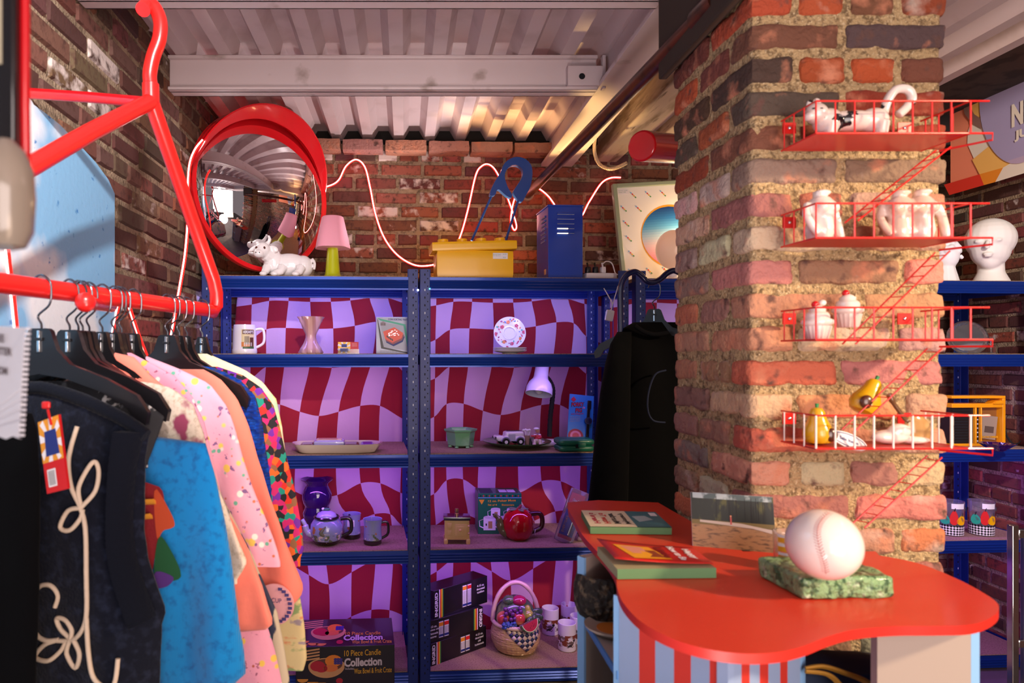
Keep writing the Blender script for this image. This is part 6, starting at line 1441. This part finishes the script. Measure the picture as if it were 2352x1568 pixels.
# ================================================================ fire-escape shelves on the pillar
ZW = 1.352; ZF = 1.245
def escape(zf, ztop, solid, label, pale=False, x0=.748, x1=1.075, lad=None):
    t = thing('wall_shelf', label, 'shelf', ((x0+x1)/2, ZW, zf), 0, 'red fire-escape shelves on the brick pillar')
    m = mRed; r = .0018; xl = x0; xf = x0+.0; xr = x1-.035
    loop = lambda z: [(x0, ZW, z), (x0+.004, ZF, z), (x1-.04, ZF, z), (x1-.05, ZW, z)]
    mb = MB(); mb.tube(loop(ztop), r, m, n=8); mb.tube([(x1-.045, ZF, ztop), (x1-.006, ZF, ztop)], r, m, n=8); mb.build('top_rail', t, world=True)
    mb = MB(); mb.tube(loop(zf), r*1.1, m, n=8); mb.tube([(x1-.045, ZF, zf), (x1, ZF, zf), (x1, ZF, zf-.012), (x1-.045, ZW-.04, zf-.012)], r*1.1, m, n=8); mb.build('floor_rail', t, world=True)
    mb = MB(); mb.box2((x0+.002, ZF+.001, zf-.0008), (x1-.048, ZW, zf+.0008), m if solid else M('mesh_red', 'b8241c', .4)); mb.build('platform', t, world=True)
    n = 9; mv = M('bar_highlight', 'efe0dc', .3) if pale else m  # pale set: highlights on the red bars put into their colour
    for i in range(n):
        x = x0+.004+(x1-.044-x0)*i/(n-1); mb = MB(); mb.cyl((x, ZF, zf), (x, ZF, ztop), .0016 if not pale else .0019, mv, n=8); mb.build('baluster', t, world=True)
    for xx in (x0+.002, x1-.046):
        for k in (1, 2, 3): mb = MB(); y = ZF+(ZW-ZF)*k/3.2; mb.cyl((xx, y, zf), (xx, y, ztop), .0014, mv if pale else m, n=8); mb.build('baluster', t, world=True)
    for xx in (x0+.014, x1-.085):
        mb = MB(); mb.box2((xx-.013, ZW-.004, ztop-.022-.004), (xx+.013, ZW-.001, ztop-.004), m); p = mb.build('bracket', t, world=True)
        mb = MB(); mb.ell((xx, ZW-.005, ztop-.015), (.0035, .002, .0035), mChrome, nu=10, nv=6); c_ = mb.build('screw', None); 
        c_.data.transform(Matrix.Translation(c_.location-Vector(t.location))); c_.location = (0, 0, 0); c_.parent = p
    if lad:
        a, b, w_ = lad; A0 = P(*a, ZF+.03); B0 = P(*b, ZF+.03); o = Vector((.010, -.022, 0))
        mb = MB(); mb.tube([A0, B0], .0015, m, n=8); mb.build('ladder_rail', t, world=True)
        mb = MB(); mb.tube([A0+o, B0+o], .0015, m, n=8); mb.build('ladder_rail', t, world=True)
        for i in range(9): c_ = A0.lerp(B0, (i+.4)/9); mb = MB(); mb.cyl(c_, c_+o, .001, m, n=6); mb.build('rung', t, world=True)
    return t
zz = lambda py, d=ZF: H-(py-CY)/F*d
escape(zz(306), zz(232), True, 'topmost red fire-escape wall shelf, holding the spotted cat', lad=((2150, 345), (1940, 512), 0))
escape(zz(546), zz(467), False, 'second red fire-escape wall shelf, holding the white torso vases', lad=((2148, 580), (1935, 790), 0))
escape(zz(780), zz(706), False, 'third red fire-escape wall shelf, holding the two white cupcakes', lad=((2130, 800), (1935, 985), 0))
escape(zz(1030), zz(954), False, 'lowest fire-escape wall shelf, bars coloured pale for highlights, holding the pear and oval sign', True, lad=((2130, 1046), (1955, 1205), 0))
# cow-spotted cat
mSpot = M('spotted_glaze', 'e6d8d2', .12, coat=.7, layers=[('noise', 26, .60, .615, '15161c', (1, 1, 1), 9)])
p = P(1955, 300, 1.30); p.z = zz(306)+.001
def catf(mb, m):
    mb.ell((0, 0, .040), (.062, .022, .020), m); mb.ell((.040, 0, .040), (.028, .024, .024), m); mb.ell((-.045, -.003, .038), (.028, .023, .026), m)
    mb.ell((-.070, -.010, .052), (.021, .019, .020), m); mb.ell((-.086, -.016, .045), (.010, .012, .009), m); mb.ell((-.064, .0, .072), (.009, .006, .014), m); mb.ell((-.078, -.004, .070), (.008, .006, .012), m)
    for x, y in ((-.045, -.014), (-.038, .014), (.048, -.014), (.052, .014)): mb.tube([(x, y, .035), (x-.002, y, .006)], [.014, .011], m); mb.ell((x-.005, y-.004, .006), (.013, .011, .006), m)
    mb.tube(smooth_path([(.058, .0, .045), (.066, 0, .075), (.082, 0, .098), (.104, 0, .098), (.112, 0, .080), (.100, 0, .062), (.086, 0, .050)], 6), .0085, m, n=12)
def catx(root):
    for x in (-.084, -.070): mb = MB(); mb.ell((x, -.0275, .056), (.0035, .0015, .0015), mBlack, nu=8, nv=6); mb.build('eye', root)
organic('spotted_cat', 'white ceramic cat with black cow spots and hooped tail on the topmost wall shelf', 'figurine', p, -.05, catf, mSpot, .0022, None, catx)
# torso vases
mPearl = M('pearl_glaze', 'eadcd6', .1, coat=.8)
def torso(mb, m, dx=0, arms=True, s=1):
    def q(x, y, z): return (dx+x*s, y*s, z*s)
    mb.tube([q(0, 0, .002), q(0, 0, .022), q(0, -.002, .045), q(0, -.002, .068), q(0, 0, .082)], [.021*s, .026*s, .021*s, .029*s, .018*s], m, n=20)
    mb.tube([q(0, 0, .075), q(.002, 0, .096)], [.013*s, .013*s], m, n=14); mb.ell(q(.004, -.004, .094), (.016*s, .012*s, .006*s), m)
    mb.ell(q(-.012, -.020, .062), .0115*s, m); mb.ell(q(.012, -.020, .062), .0115*s, m)
    if arms:
        mb.tube(smooth_path([q(-.026, 0, .072), q(-.034, -.006, .050), q(-.030, -.014, .030), q(-.020, -.018, .012)], 4), .0075*s, m, n=10)
        mb.tube(smooth_path([q(.026, 0, .072), q(.036, 0, .050), q(.040, -.004, .022), q(.042, -.006, .006)], 4), .0085*s, m, n=10)
p = P(1882, 540, 1.30); p.z = zz(546)+.001
organic('torso_vase', 'glossy white ceramic torso vase at the left of the second wall shelf', 'vase', p, .2, lambda mb, m: torso(mb, m), mPearl, .0022, 'white torso vases')
p = P(2085, 540, 1.30); p.z = zz(546)+.001
organic('torso_vase', 'wider white and blush double torso vase at the right of the second wall shelf', 'vase', p, -.2, lambda mb, m: (torso(mb, m, -.016), torso(mb, m, .020)), M('blush_glaze', 'dcc0b0', .1, coat=.8, layers=[('noise', 12, .45, .6, 'eee2dc')]), .0022, 'white torso vases')
# cupcakes
def cupcake(px, py, d, label, s=1, z=None):
    p = P(px, py, d); 
    if z is not None: p.z = z
    t = thing('ceramic_cupcake', label, 'figurine', p, 0, 'white ceramic cupcakes')
    mb = MB(); mb.lathe([(.017*s, 0), (.018*s, .001), (.024*s, .026*s), (.022*s, .026*s), (.01*s, .02*s)], mPearl, n=60, wob=lambda a, z: 1+.045*math.sin(18*a)); mb.build('paper_case', t, ang=80)
    mb = MB(); mb.lathe([(.022*s, .026*s), (.027*s, .031*s), (.026*s, .037*s), (.021*s, .040*s), (.022*s, .046*s), (.019*s, .051*s), (.014*s, .053*s), (.014*s, .058*s), (.008*s, .063*s), (.002*s, .066*s)], mPearl, n=40, wob=lambda a, z: 1+.05*math.sin(2*a+z*260)); mb.build('icing', t, ang=80)
    mb = MB(); mb.ell((-.004*s, 0, .067*s), .0065*s, mRedD); mb.build('cherry', t)
    if label.startswith('left'): mb = MB(); mb.ell((.010, 0, .070), (.007, .006, .006), mPearl); mb.build('swirl_tip', t)
cupcake(1877, 780, 1.29, 'left white cupcake with red cherry standing inside the third wall shelf', 1, zz(780)+.001)
cupcake(1947, 752, 1.325, 'white cupcake with a cherry perched higher, behind the slanting red ladder', 1)
# pears
mPr = M('pear_yellow', 'd8a416', .25, coat=.5); mStem = M('stem_green', '2f8a4a', .4)
def pear(px, py, d, label, rot, z=None):
    p = P(px, py, d)
    if z is not None: p.z = z
    t = thing('ceramic_pear', label, 'figurine', p, 0, 'yellow ceramic pears'); R = Matrix.Rotation(rot, 3, 'Y')
    mb = MB(); mb.lathe([(.012, .001), (.021, .005), (.0265, .018), (.025, .030), (.018, .044), (.0145, .054), (.0135, .062), (.009, .069), (.002, .071)], mPr, n=36, R=R); mb.build('body', t)
    mb = MB(); mb.cyl(R@Vector((0, 0, .069)), R@Vector((.001, 0, .078)), .0025, mStem, .0035, n=10); mb.build('stem', t)
    mb = MB(); mb.ell(R@Vector((.012 if z else -.010, -.020, .020)), (.013, .007, .013), M('pear_bite', 'b8742c' if z is None else '4a2414', .3, coat=.5), R); mb.build('bite', t)
pear(1880, 1026, 1.295, 'upright yellow ceramic pear with a dark bite inside the lowest wall shelf', -.05, zz(1030)+.001)
pear(1975, 948, 1.30, 'tilted yellow ceramic pear balanced on the ladder above the lowest wall shelf', .45)
t = thing('oval_sign', 'small oval white sign with navy border lying in the lowest wall shelf', 'sign', P(1948, 1012, 1.28), 0)
Ro = Matrix.Rotation(.35, 3, 'Y') @ Matrix.Rotation(-.5, 3, 'X') @ frame((1, 0, 0), (0, 0, 1))
mb = MB(); mb.prism([(.037*math.cos(i*PI/18), .016*math.sin(i*PI/18)) for i in range(36)], .002, mWhiteP, (0, 0, 0), Ro); mb.build('plate', t)
mb = MB(); mb.tube([Ro@Vector((.033*math.cos(i*PI/18), .0125*math.sin(i*PI/18), .0022)) for i in range(36)], .0009, mNavy, n=5, closed=True); put_text(mb, "Sale Items", .038, .007, Ro@Vector((0, 0, .0026)), Ro@Vector((1, 0, 0)), Ro@Vector((0, 1, 0)), mNavy, .02); mb.build('border', t, ang=0)
t = thing('serving_spoon', 'glossy tan and cream spoon leaning in the lowest wall shelf', 'spoon', P(2105, 1015, 1.30), 0)
mb = MB(); k = 1.3/F; g = lambda px, py, y=0: ((px-2105)*k, y, (1015-py)*k)
mb.tube(smooth_path([g(2042, 905), g(2052, 925), g(2070, 950), g(2085, 968)], 5), [.0055]*5+[.004]*5+[.004]*5+[.006], M('spoon_brown', '6a4a30', .2, coat=.6), n=10); mb.build('handle', t)
mb = MB(); mb.ell(g(2108, 985), (.024, .008, .030), M('spoon_tan', 'b08a58', .15, coat=.7, layers=[('noise', 18, .5, .7, 'd8b888')]), Matrix.Rotation(-.5, 3, 'Y')); mb.build('bowl', t)
p = P(2045, 1022, 1.30); p.z = zz(1030)+.001
mb = MB(); mb.ell(p+Vector((0, 0, .014)), (.036, .018, .014), mPearl); mb.ell(p+Vector((.014, -.005, .026)), (.022, .014, .014), mPearl); mb.ell(p+Vector((.045, 0, .008)), (.03, .014, .008), mPearl); tag(mb.build('cream_figurine', remesh=.0022), 'glossy cream ceramic lump like a fried egg behind the bars of the lowest wall shelf', 'figurine')
# ================================================================ black sweatshirt on a wavy blue stand
t = thing('garment_stand', 'dark blue wavy tubular stand holding the black sweatshirt left of the pillar', 'clothes stand', P(1440, 900, 2.42), 0)
mNvT = M('stand_navy', '0c1c4c', .25, coat=.6)
mb = MB(); mb.tube([P(1426, 1700, 2.42), P(1425, 1000, 2.42)]+smooth_path([P(1425, 720, 2.42), P(1426, 660, 2.42), P(1438, 633, 2.42), P(1458, 624, 2.42), P(1474, 634, 2.42), P(1486, 646, 2.42), P(1502, 648, 2.42), P(1518, 640, 2.42), P(1534, 626, 2.42), P(1552, 622, 2.42), P(1570, 640, 2.42), P(1574, 700, 2.42)], 6)+[P(1574, 1700, 2.42)], .0105, mNvT, n=16); mb.build('frame_tube', t, world=True, ang=60)
p = P(1503, 712, 2.42)
dupH = dup(hang0, p, -.35, 'black plastic hanger holding the black sweatshirt on the wavy blue stand')
dupH['group'] = 'hangers on the wavy blue stand'
dupH.location = (p.x, p.y, p.z)
dupH.rotation_euler = (0, 0, -.5)
mBS = M('black_sweatshirt', '050506', .95, sheen=.02, bump=('noise', 12, .4, .012))
t = thing('black_sweatshirt', 'black sweatshirt hanging on the wavy blue stand against the brick pillar', 'sweatshirt', P(1480, 1150, 2.42), 0)
def rows_world(mb, rows, d, th, m, seed, fold=.01, n=48):
    rings = []
    for j, (py, xl, xr) in enumerate(rows):
        ring = []
        for i in range(n):
            a = 2*PI*i/n; c = (xl+xr)/2; hw = (xr-xl)/2; px = c+hw*math.copysign(abs(math.cos(a))**.75, math.cos(a)); s_ = math.sin(a)
            p = P(px, py, d); f = fold*min(1, j/6)*(math.sin(p.x*38+seed+p.z*4)+noise.noise(Vector((p.x*9, p.z*6, seed)))); tt = th*min(1, .3+j*.14)
            ring.append(p+Vector((0, -s_*tt-f*(1 if s_ > 0 else .5), 0)))
        rings.append(ring)
    mb.loft(rings, m)
def interp(keys, n=30):
    out = []
    for i in range(n+1):
        y = keys[0][0]+(keys[-1][0]-keys[0][0])*i/n
        for a, b in zip(keys, keys[1:]):
            if a[0] <= y <= b[0]: f = (y-a[0])/(b[0]-a[0]); out.append((y, a[1]+(b[1]-a[1])*f, a[2]+(b[2]-a[2])*f)); break
    return out
mb = MB(); rows_world(mb, interp([(740, 1455, 1570), (752, 1430, 1590), (780, 1416, 1605), (830, 1412, 1615), (1000, 1410, 1615), (1150, 1405, 1610), (1190, 1405, 1610)]), 2.42, .06, mBS, 2); mb.build('body', t, world=True, ang=70)
mb = MB(); rows_world(mb, interp([(762, 1418, 1450), (790, 1402, 1450), (840, 1390, 1448), (900, 1380, 1446), (1000, 1368, 1444), (1080, 1360, 1442), (1150, 1352, 1440), (1185, 1350, 1438)]), 2.38, .045, mBS, 6, .006); mb.build('sleeve', t, world=True, ang=70)
mb = MB(); mb.tube(smooth_path([P(1458, 748, 2.37), P(1480, 762, 2.36), P(1505, 768, 2.35), P(1535, 764, 2.35)], 5), .008, M('rib_black', '101013', .95), n=10); mb.build('neckband', t, world=True)
mb = MB(); pp = [P(x, y, 2.30) for x, y in ((1530, 850), (1505, 860), (1490, 900), (1488, 940), (1500, 965), (1528, 970))]; mb.tube(smooth_path(pp, 5), .003, M('outline_navy', '16203c', .8), n=6); mb.build('embroidered_outline', t, world=True)
# ================================================================ right-hand end
def head(mb, m):
    mb.ell((0, 0, .205), (.098, .105, .098), m); mb.ell((0, -.012, .155), (.078, .085, .085), m); mb.ell((0, -.03, .105), (.045, .05, .045), m)
    mb.tube([(0, .01, .10), (0, .012, .05), (0, .01, .0)], [.050, .052, .075], m, n=24)
    mb.tube([(0, -.108, .185), (0, -.122, .160), (0, -.118, .150)], [.008, .012, .010], m, n=10)
    for s in (-1, 1): mb.ell((s*.032, -.092, .188), (.02, .014, .009), m)
    mb.ell((0, -.098, .128), (.020, .012, .006), m); mb.ell((0, -.095, .117), (.016, .011, .006), m)
mFoam = M('foam_white', 'ece6e2', .8, bump=('noise', 300, .2, .001))
p = PRz(2275, 1.768, .10)
organic('foam_head', 'white foam mannequin head on the top board right of the pillar', 'mannequin head', p, -.80, head, mFoam, .005)
p = PRz(2172, 1.768, .12)
def curly(mb, m):
    mb.ell((0, 0, .13), (.05, .055, .07), m); mb.tube([(0, 0, .08), (.0, 0, .0)], [.035, .055], m); rnd = random.Random(9)
    for i in range(46): a = rnd.uniform(0, 2*PI); b = rnd.uniform(.1, 1.5); mb.ell((.055*math.cos(a)*math.cos(b), .055*math.sin(a)*math.cos(b)+.005, .14+.06*math.sin(b)), rnd.uniform(.010, .016), m, nu=8, nv=6)
    mb.tube([(.05, -.03, .13), (.062, -.035, .115)], .009, m)
organic('curly_bust', 'white bust with curly hair peeking out behind the right edge of the pillar', 'bust', p, YAW+.3, curly, mWhiteP, .004)
# vanity mirror
p = PRz(2222, 1.436, .10)
t = thing('vanity_mirror', 'clear acrylic swivel vanity mirror on the second board right of the pillar', 'mirror', p, -.35)
Rv = Matrix.Rotation(-.25, 3, 'X') @ Matrix.Rotation(PI/2, 3, 'X')
mb = MB(); mb.lathe([(.055, .006), (.075, .006), (.082, 0), (.075, -.008), (.055, -.008)], mClear, (0, 0, .075), n=56, R=Rv); mb.build('frame', t)
mb = MB(); mb.lathe([(.062, -.004), (.063, .004), (.0, .0045)], mMir, (0, 0, .075), n=48, R=Rv); mb.build('glass', t)
mb = MB(); mb.tube([(.09, 0, .075), (.09, .0, .006)], .004, mClear, n=8); mb.tube([(-.09, 0, .075), (-.09, .0, .006)], .004, mClear, n=8); mb.box((0, 0, .003), (.19, .07, .005), mClear); mb.build('stand', t, bevel=.001)
# yellow cassette box
p = PRz(2235, 1.004, .10); t = thing('cassette_box', 'yellow framed retail case with a clear window on the third board at the right', 'box', p, YAW)
mYl2 = M('case_yellow', 'f0a010', .35, coat=.3)
x0, x1, hh = -.115, .150, .235
for nm, a, b in (('frame_rail', (x0, hh-.012), (x1, hh)), ('frame_rail', (x0, 0), (x1, .012)), ('frame_side', (x1-.014, .012), (x1, hh-.012)), ('crossbar', (x0, hh-.055), (x1-.014, hh-.036)), ('divider', (.0, .012), (.008, hh-.055)), ('divider', (.028, .012), (.034, hh-.055))):
    mb = MB(); mb.box2((a[0], -.012, a[1]), (b[0], .055, b[1]), mYl2); mb.build(nm, t, bevel=.0015)
mb = MB(); mb.prism([(.085, hh-.037), (.105, hh-.022), (.136, hh-.022), (.136, hh-.037)], .05, mYl2, (0, .03, 0), frame((1, 0, 0), (0, 0, 1))); mb.build('tab', t, bevel=.001)
mb = MB(); mb.box2((x0, .0, .012), (.0, .05, hh-.055), M('radio_dark', '1e1a1a', .35)); mb.box2((.008, .0, .012), (.028, .05, hh-.055), M('radio_dark', '1e1a1a', .35))
for i in range(12): mb.box2((x0+.01, -.002, .02+.013*i), (-.01, .0, .026+.013*i), mBlackM)
for i in range(7): mb.box2((.012, -.002, .02+.02*i), (.024, .0, .026+.02*i), mSlotL)
mb.build('radio_face', t)
mb = MB(); mb.box2((.034, .02, .012), (.136, .05, hh-.055), M('insert_tan', '8a5a28', .5, layers=[('noise', 10, .5, .6, '6a4420')])); mb.build('insert', t)
mb = MB(); mb.box((.085, .012, .085), (.085, .002, .11), M('leaflet', '9c8c7c', .6), Matrix.Rotation(.12, 3, 'Y')); mb.box((.09, .0105, .075), (.045, .001, .03), M('leaflet_ink', '5a4a42', .6), Matrix.Rotation(.12, 3, 'Y')); mb.build('leaflet', t)
mb = MB(); put_text(mb, "BEACHCOMBER", .088, .010, (.088, -.0005+.008, .040), (1, 0, 0), (0, 0, 1), mGold, .03); mb.build('lettering', t, ang=0)
mb = MB(); mb.tube(smooth_path([(.150, .02, .17), (.162, .01, .12), (.158, 0, .09), (.165, 0, .05), (.185, -.01, .012), (.215, -.01, .012), (.235, .0, .02)], 6), .004, mBlackM, n=8, flat=.5); mb.build('wrist_strap', t)
p = base(2216, 1023, 1.004, .03)
mb = MB(); mb.lathe([(.02, 0), (.03, .004), (.05, .022), (.066, .034), (.062, .034), (.04, .016), (.0, .006)], mPur, (p.x-.03, 2.98+.04, 1.004), n=40, wob=lambda a, z: 1+.06*math.sin(8*a)*(z > .02)); tag(mb.build('fluted_bowl'), 'small dark purple fluted bowl in front of the yellow case', 'bowl')
# printed tumblers
def tumbler(px, py, label):
    p = base(px, py, Z4, .035); t = thing('fruit_tumbler', label, 'glass', p, YAW, 'fruit printed tumblers')
    mb = MB(); mb.lathe([(.043, 0), (.047, .004), (.052, .158), (.050, .158), (.044, .010), (.0, .009)], M('tumbler_clear', 'f0eef6', .03, trans=.94), n=40); mb.build('glass', t)
    mb = MB(); rz = lambda z: .0475+.005*z/.158+.0006
    mb2 = [(mBlack, mWhiteP)]
    nx, nz_ = 26, 4
    for i in range(nx):
        for j in range(nz_):
            a0 = 2*PI*i/nx; z0 = .006+.0115*j; dz = .0115; da = PI/nx
            for q in (0, 1):
                a_ = a0+da*q; zc = z0+dz*(.5 if q == 0 else 0)+.0; ring = []
                for (u, v) in ((0, -.5), (1, 0), (0, .5), (-1, 0)):
                    z = min(.052, max(.004, zc+v*dz)); r = rz(z)+.0004*0; a = a_+u*da; ring.append((r*math.sin(a), -r*math.cos(a), z))
                mb.add(ring, [(0, 1, 2, 3)], mBlack if q == 0 else mWhiteP)
    mb.build('checker_band', t, ang=60)
    mb = MB()
    for a, w_, z0, z1, m in ((-.5, .32, .053, .12, mRedD), (.15, .42, .053, .098, mYel), (.75, .3, .053, .12, mRedD), (1.3, .3, .053, .10, mYel), (-1.2, .4, .053, .10, mGn), (2.2, .4, .053, .11, mRedD), (3.2, .4, .053, .1, mYel), (4.1, .4, .053, .11, mRedD)):
        n = 10; ring = []
        for i in range(n*2):
            b = 2*PI*i/(n*2); z = (z0+z1)/2+(z1-z0)/2*math.sin(b); r = rz(z)+.0004; aa = a+w_*math.cos(b)*(1-.3*math.sin(b)); ring.append((r*math.sin(aa), -r*math.cos(aa), z))
        mb.add(ring, [tuple(range(n*2))], m)
        r = rz(z1)+.0008; mb.tube([(r*math.sin(a), -r*math.cos(a), z1-.004), (r*math.sin(a+.08), -r*math.cos(a+.08), z1+.012)], .0018, mBlack, n=5)
    mb.build('printed_fruit', t, ang=60)
    mb = MB(); patch(mb, .052, -.7, .35, .128, .152, mWhiteP, rz=lambda z: rz_(z)); mb.build('white_label', t, ang=60)
rz_ = lambda z: .0475+.005*z/.158+.0007
tumbler(2254, 1231, 'fruit and checker printed tumbler standing clear on the fourth board at the right')
tumbler(2184, 1231, 'fruit and checker printed tumbler half hidden behind the right edge of the pillar')
# chrome rail at the right edge
t = thing('chrome_rail', 'chrome square-tube clothes rail post at the right edge of the frame', 'clothes rail', P(2333, 1400, 1.95), 0)
mb = MB(); a = P(2326, 1207, 1.95); b = P(2341, 1207, 1.95); mb.box2((a.x, 1.95, 0), (b.x, 1.97, a.z), mChrome); mb.build('post', t, world=True, bevel=.002)
mb = MB(); a = P(2341, 1216, 1.95); b = P(2480, 1236, 1.95); mb.box2((a.x, 1.95, b.z), (b.x, 1.97, a.z), mChrome); mb.build('top_bar', t, world=True, bevel=.002)
mb = MB(); a = P(2346, 1228, 2.05); b = P(2356, 1228, 2.05); mb.box2((a.x, 2.04, 0), (b.x, 2.055, a.z), mChrome); mb.build('post', t, world=True, bevel=.002)
mb = MB(); a = P(2341, 1470, 1.95); b = P(2480, 1488, 1.95); mb.box2((a.x, 1.95, b.z), (b.x, 1.965, a.z), mChrome); mb.build('cross_bar', t, world=True, bevel=.002)
# banner on the right wall
XB = 2.78
wr = lambda px, py: (lambda d: (d, H-(py-CY)/F*d))(XB*F/(px-CX))
t = thing('wall_banner', 'orange and cream sunburst banner with a lavender round shape on the right wall', 'banner', (XB, 3.2, 2.2), 0)
Fr = Matrix(((0, 0, -1), (-1, 0, 0), (0, 1, 0)))      # local x -> -y, local y -> z, local z -> -x
Fr = frame((0, -1, 0), (0, 0, 1))
bt = lambda d: 2.255+(3.45-d)*.012
def BP(px, py): d, z = wr(px, py); return (-d, z)
mb = MB(); mOrB = M('banner_coral', 'ee8a68', .8); y_l = -3.46; y_r = -2.3
b0 = BP(2175, 446); b1 = BP(2352, 393); sl = (b1[1]-b0[1])/(b1[0]-b0[0]); zb_ = lambda y: b0[1]+(y-b0[0])*sl
mb.prism([(y_l, zb_(y_l)), (y_r, zb_(y_r)), (y_r, 3.3), (y_l, 3.3)], .006, mOrB, (XB, 0, 0), Fr); mb.build('cloth', t, world=True, ang=0)
mb = MB(); zf = -1 if (Fr@Vector((0, 0, 1))).x > 0 else 1
def flat(poly, m, k): mb.add([Fr@Vector((x, y, 0))+Vector((XB-.008-.0015*k, 0, 0)) for x, y in poly], [tuple(range(len(poly)))], m)
mCrB = M('banner_cream', 'e9dcca', .8); mAmb = M('banner_amber', 'f0b860', .8); mRdB = M('banner_red', 'd8301c', .8); mOgB = M('banner_orange', 'e88a1c', .8); mLav = M('banner_lavender', 'a79cc0', .8, layers=[('band', 'Z', -9, .12, 'b8a2bc')]); mBrB = M('banner_brown', '8a6458', .8)
Fb = lambda pts: [BP(*p) for p in pts]
flat(Fb([(2232, 0), (2216, 60), (2214, 82), (2250, 110), (2380, 130), (2400, -60), (2240, -60)]), mCrB, 1)
flat(Fb([(2256, 0), (2290, 32), (2400, 60), (2400, -80), (2240, -40)]), mAmb, 2)
flat(Fb([(2214, 82), (2224, 88), (2262, 104), (2400, 125), (2400, 150), (2250, 155), (2220, 130)]), mAmb, 2)
flat(Fb([(2230, 160), (2400, 150), (2400, 205), (2228, 220)]), mCrB, 1); flat(Fb([(2228, 219), (2400, 204), (2400, 280), (2232, 285)]), mAmb, 2)
flat(Fb([(2234, 284), (2400, 282), (2400, 330), (2242, 366), (2226, 330), (2228, 300)]), mCrB, 1); flat(Fb([(2238, 367), (2275, 337), (2400, 330), (2400, 372), (2256, 402)]), mAmb, 2); flat(Fb([(2330, 373), (2400, 355), (2400, 385), (2292, 418), (2310, 385)]), mCrB, 3)
flat(Fb([(2174, 424), (2256, 400), (2266, 425), (2186, 448)]), mRdB, 3); flat(Fb([(2256, 400), (2310, 385), (2292, 418), (2266, 425)]), mOgB, 3)
flat(Fb([(2214, 180), (2226, 180), (2232, 240), (2244, 262), (2262, 274), (2262, 296), (2240, 284), (2222, 262), (2214, 220)]), mBrB, 4)
flat(Fb([(2340+83*math.cos(i*PI/24), 238+138*math.sin(i*PI/24)) for i in range(48)]), mLav, 5)
flat(Fb([(2350+62*math.cos(i*PI/24), 30+76*math.sin(i*PI/24)) for i in range(48)]), mLav, 4)
mb.build('sunburst', t, world=True, ang=0)
mb = MB()
for s_, px, py, w_, h_ in (("NEW", 2378, 250, .19, .105), ("JUNK", 2380, 300, .17, .05)):
    p = BP(px, py); put_text(mb, s_, w_, h_, Vector((XB-.020, -p[0], p[1])), (0, -1, 0), (0, 0, 1), mCrB, .05)
mb.build('lettering', t, world=True, ang=0)

for nm in ('black_sweatshirt', 'fold_shadow_black', 'navy_knit', 'navy_rib', 'rib_black', 'blue_knit', 'blue_chenille'):
    _m[nm].node_tree.nodes['Principled BSDF'].inputs['Specular IOR Level'].default_value = .12
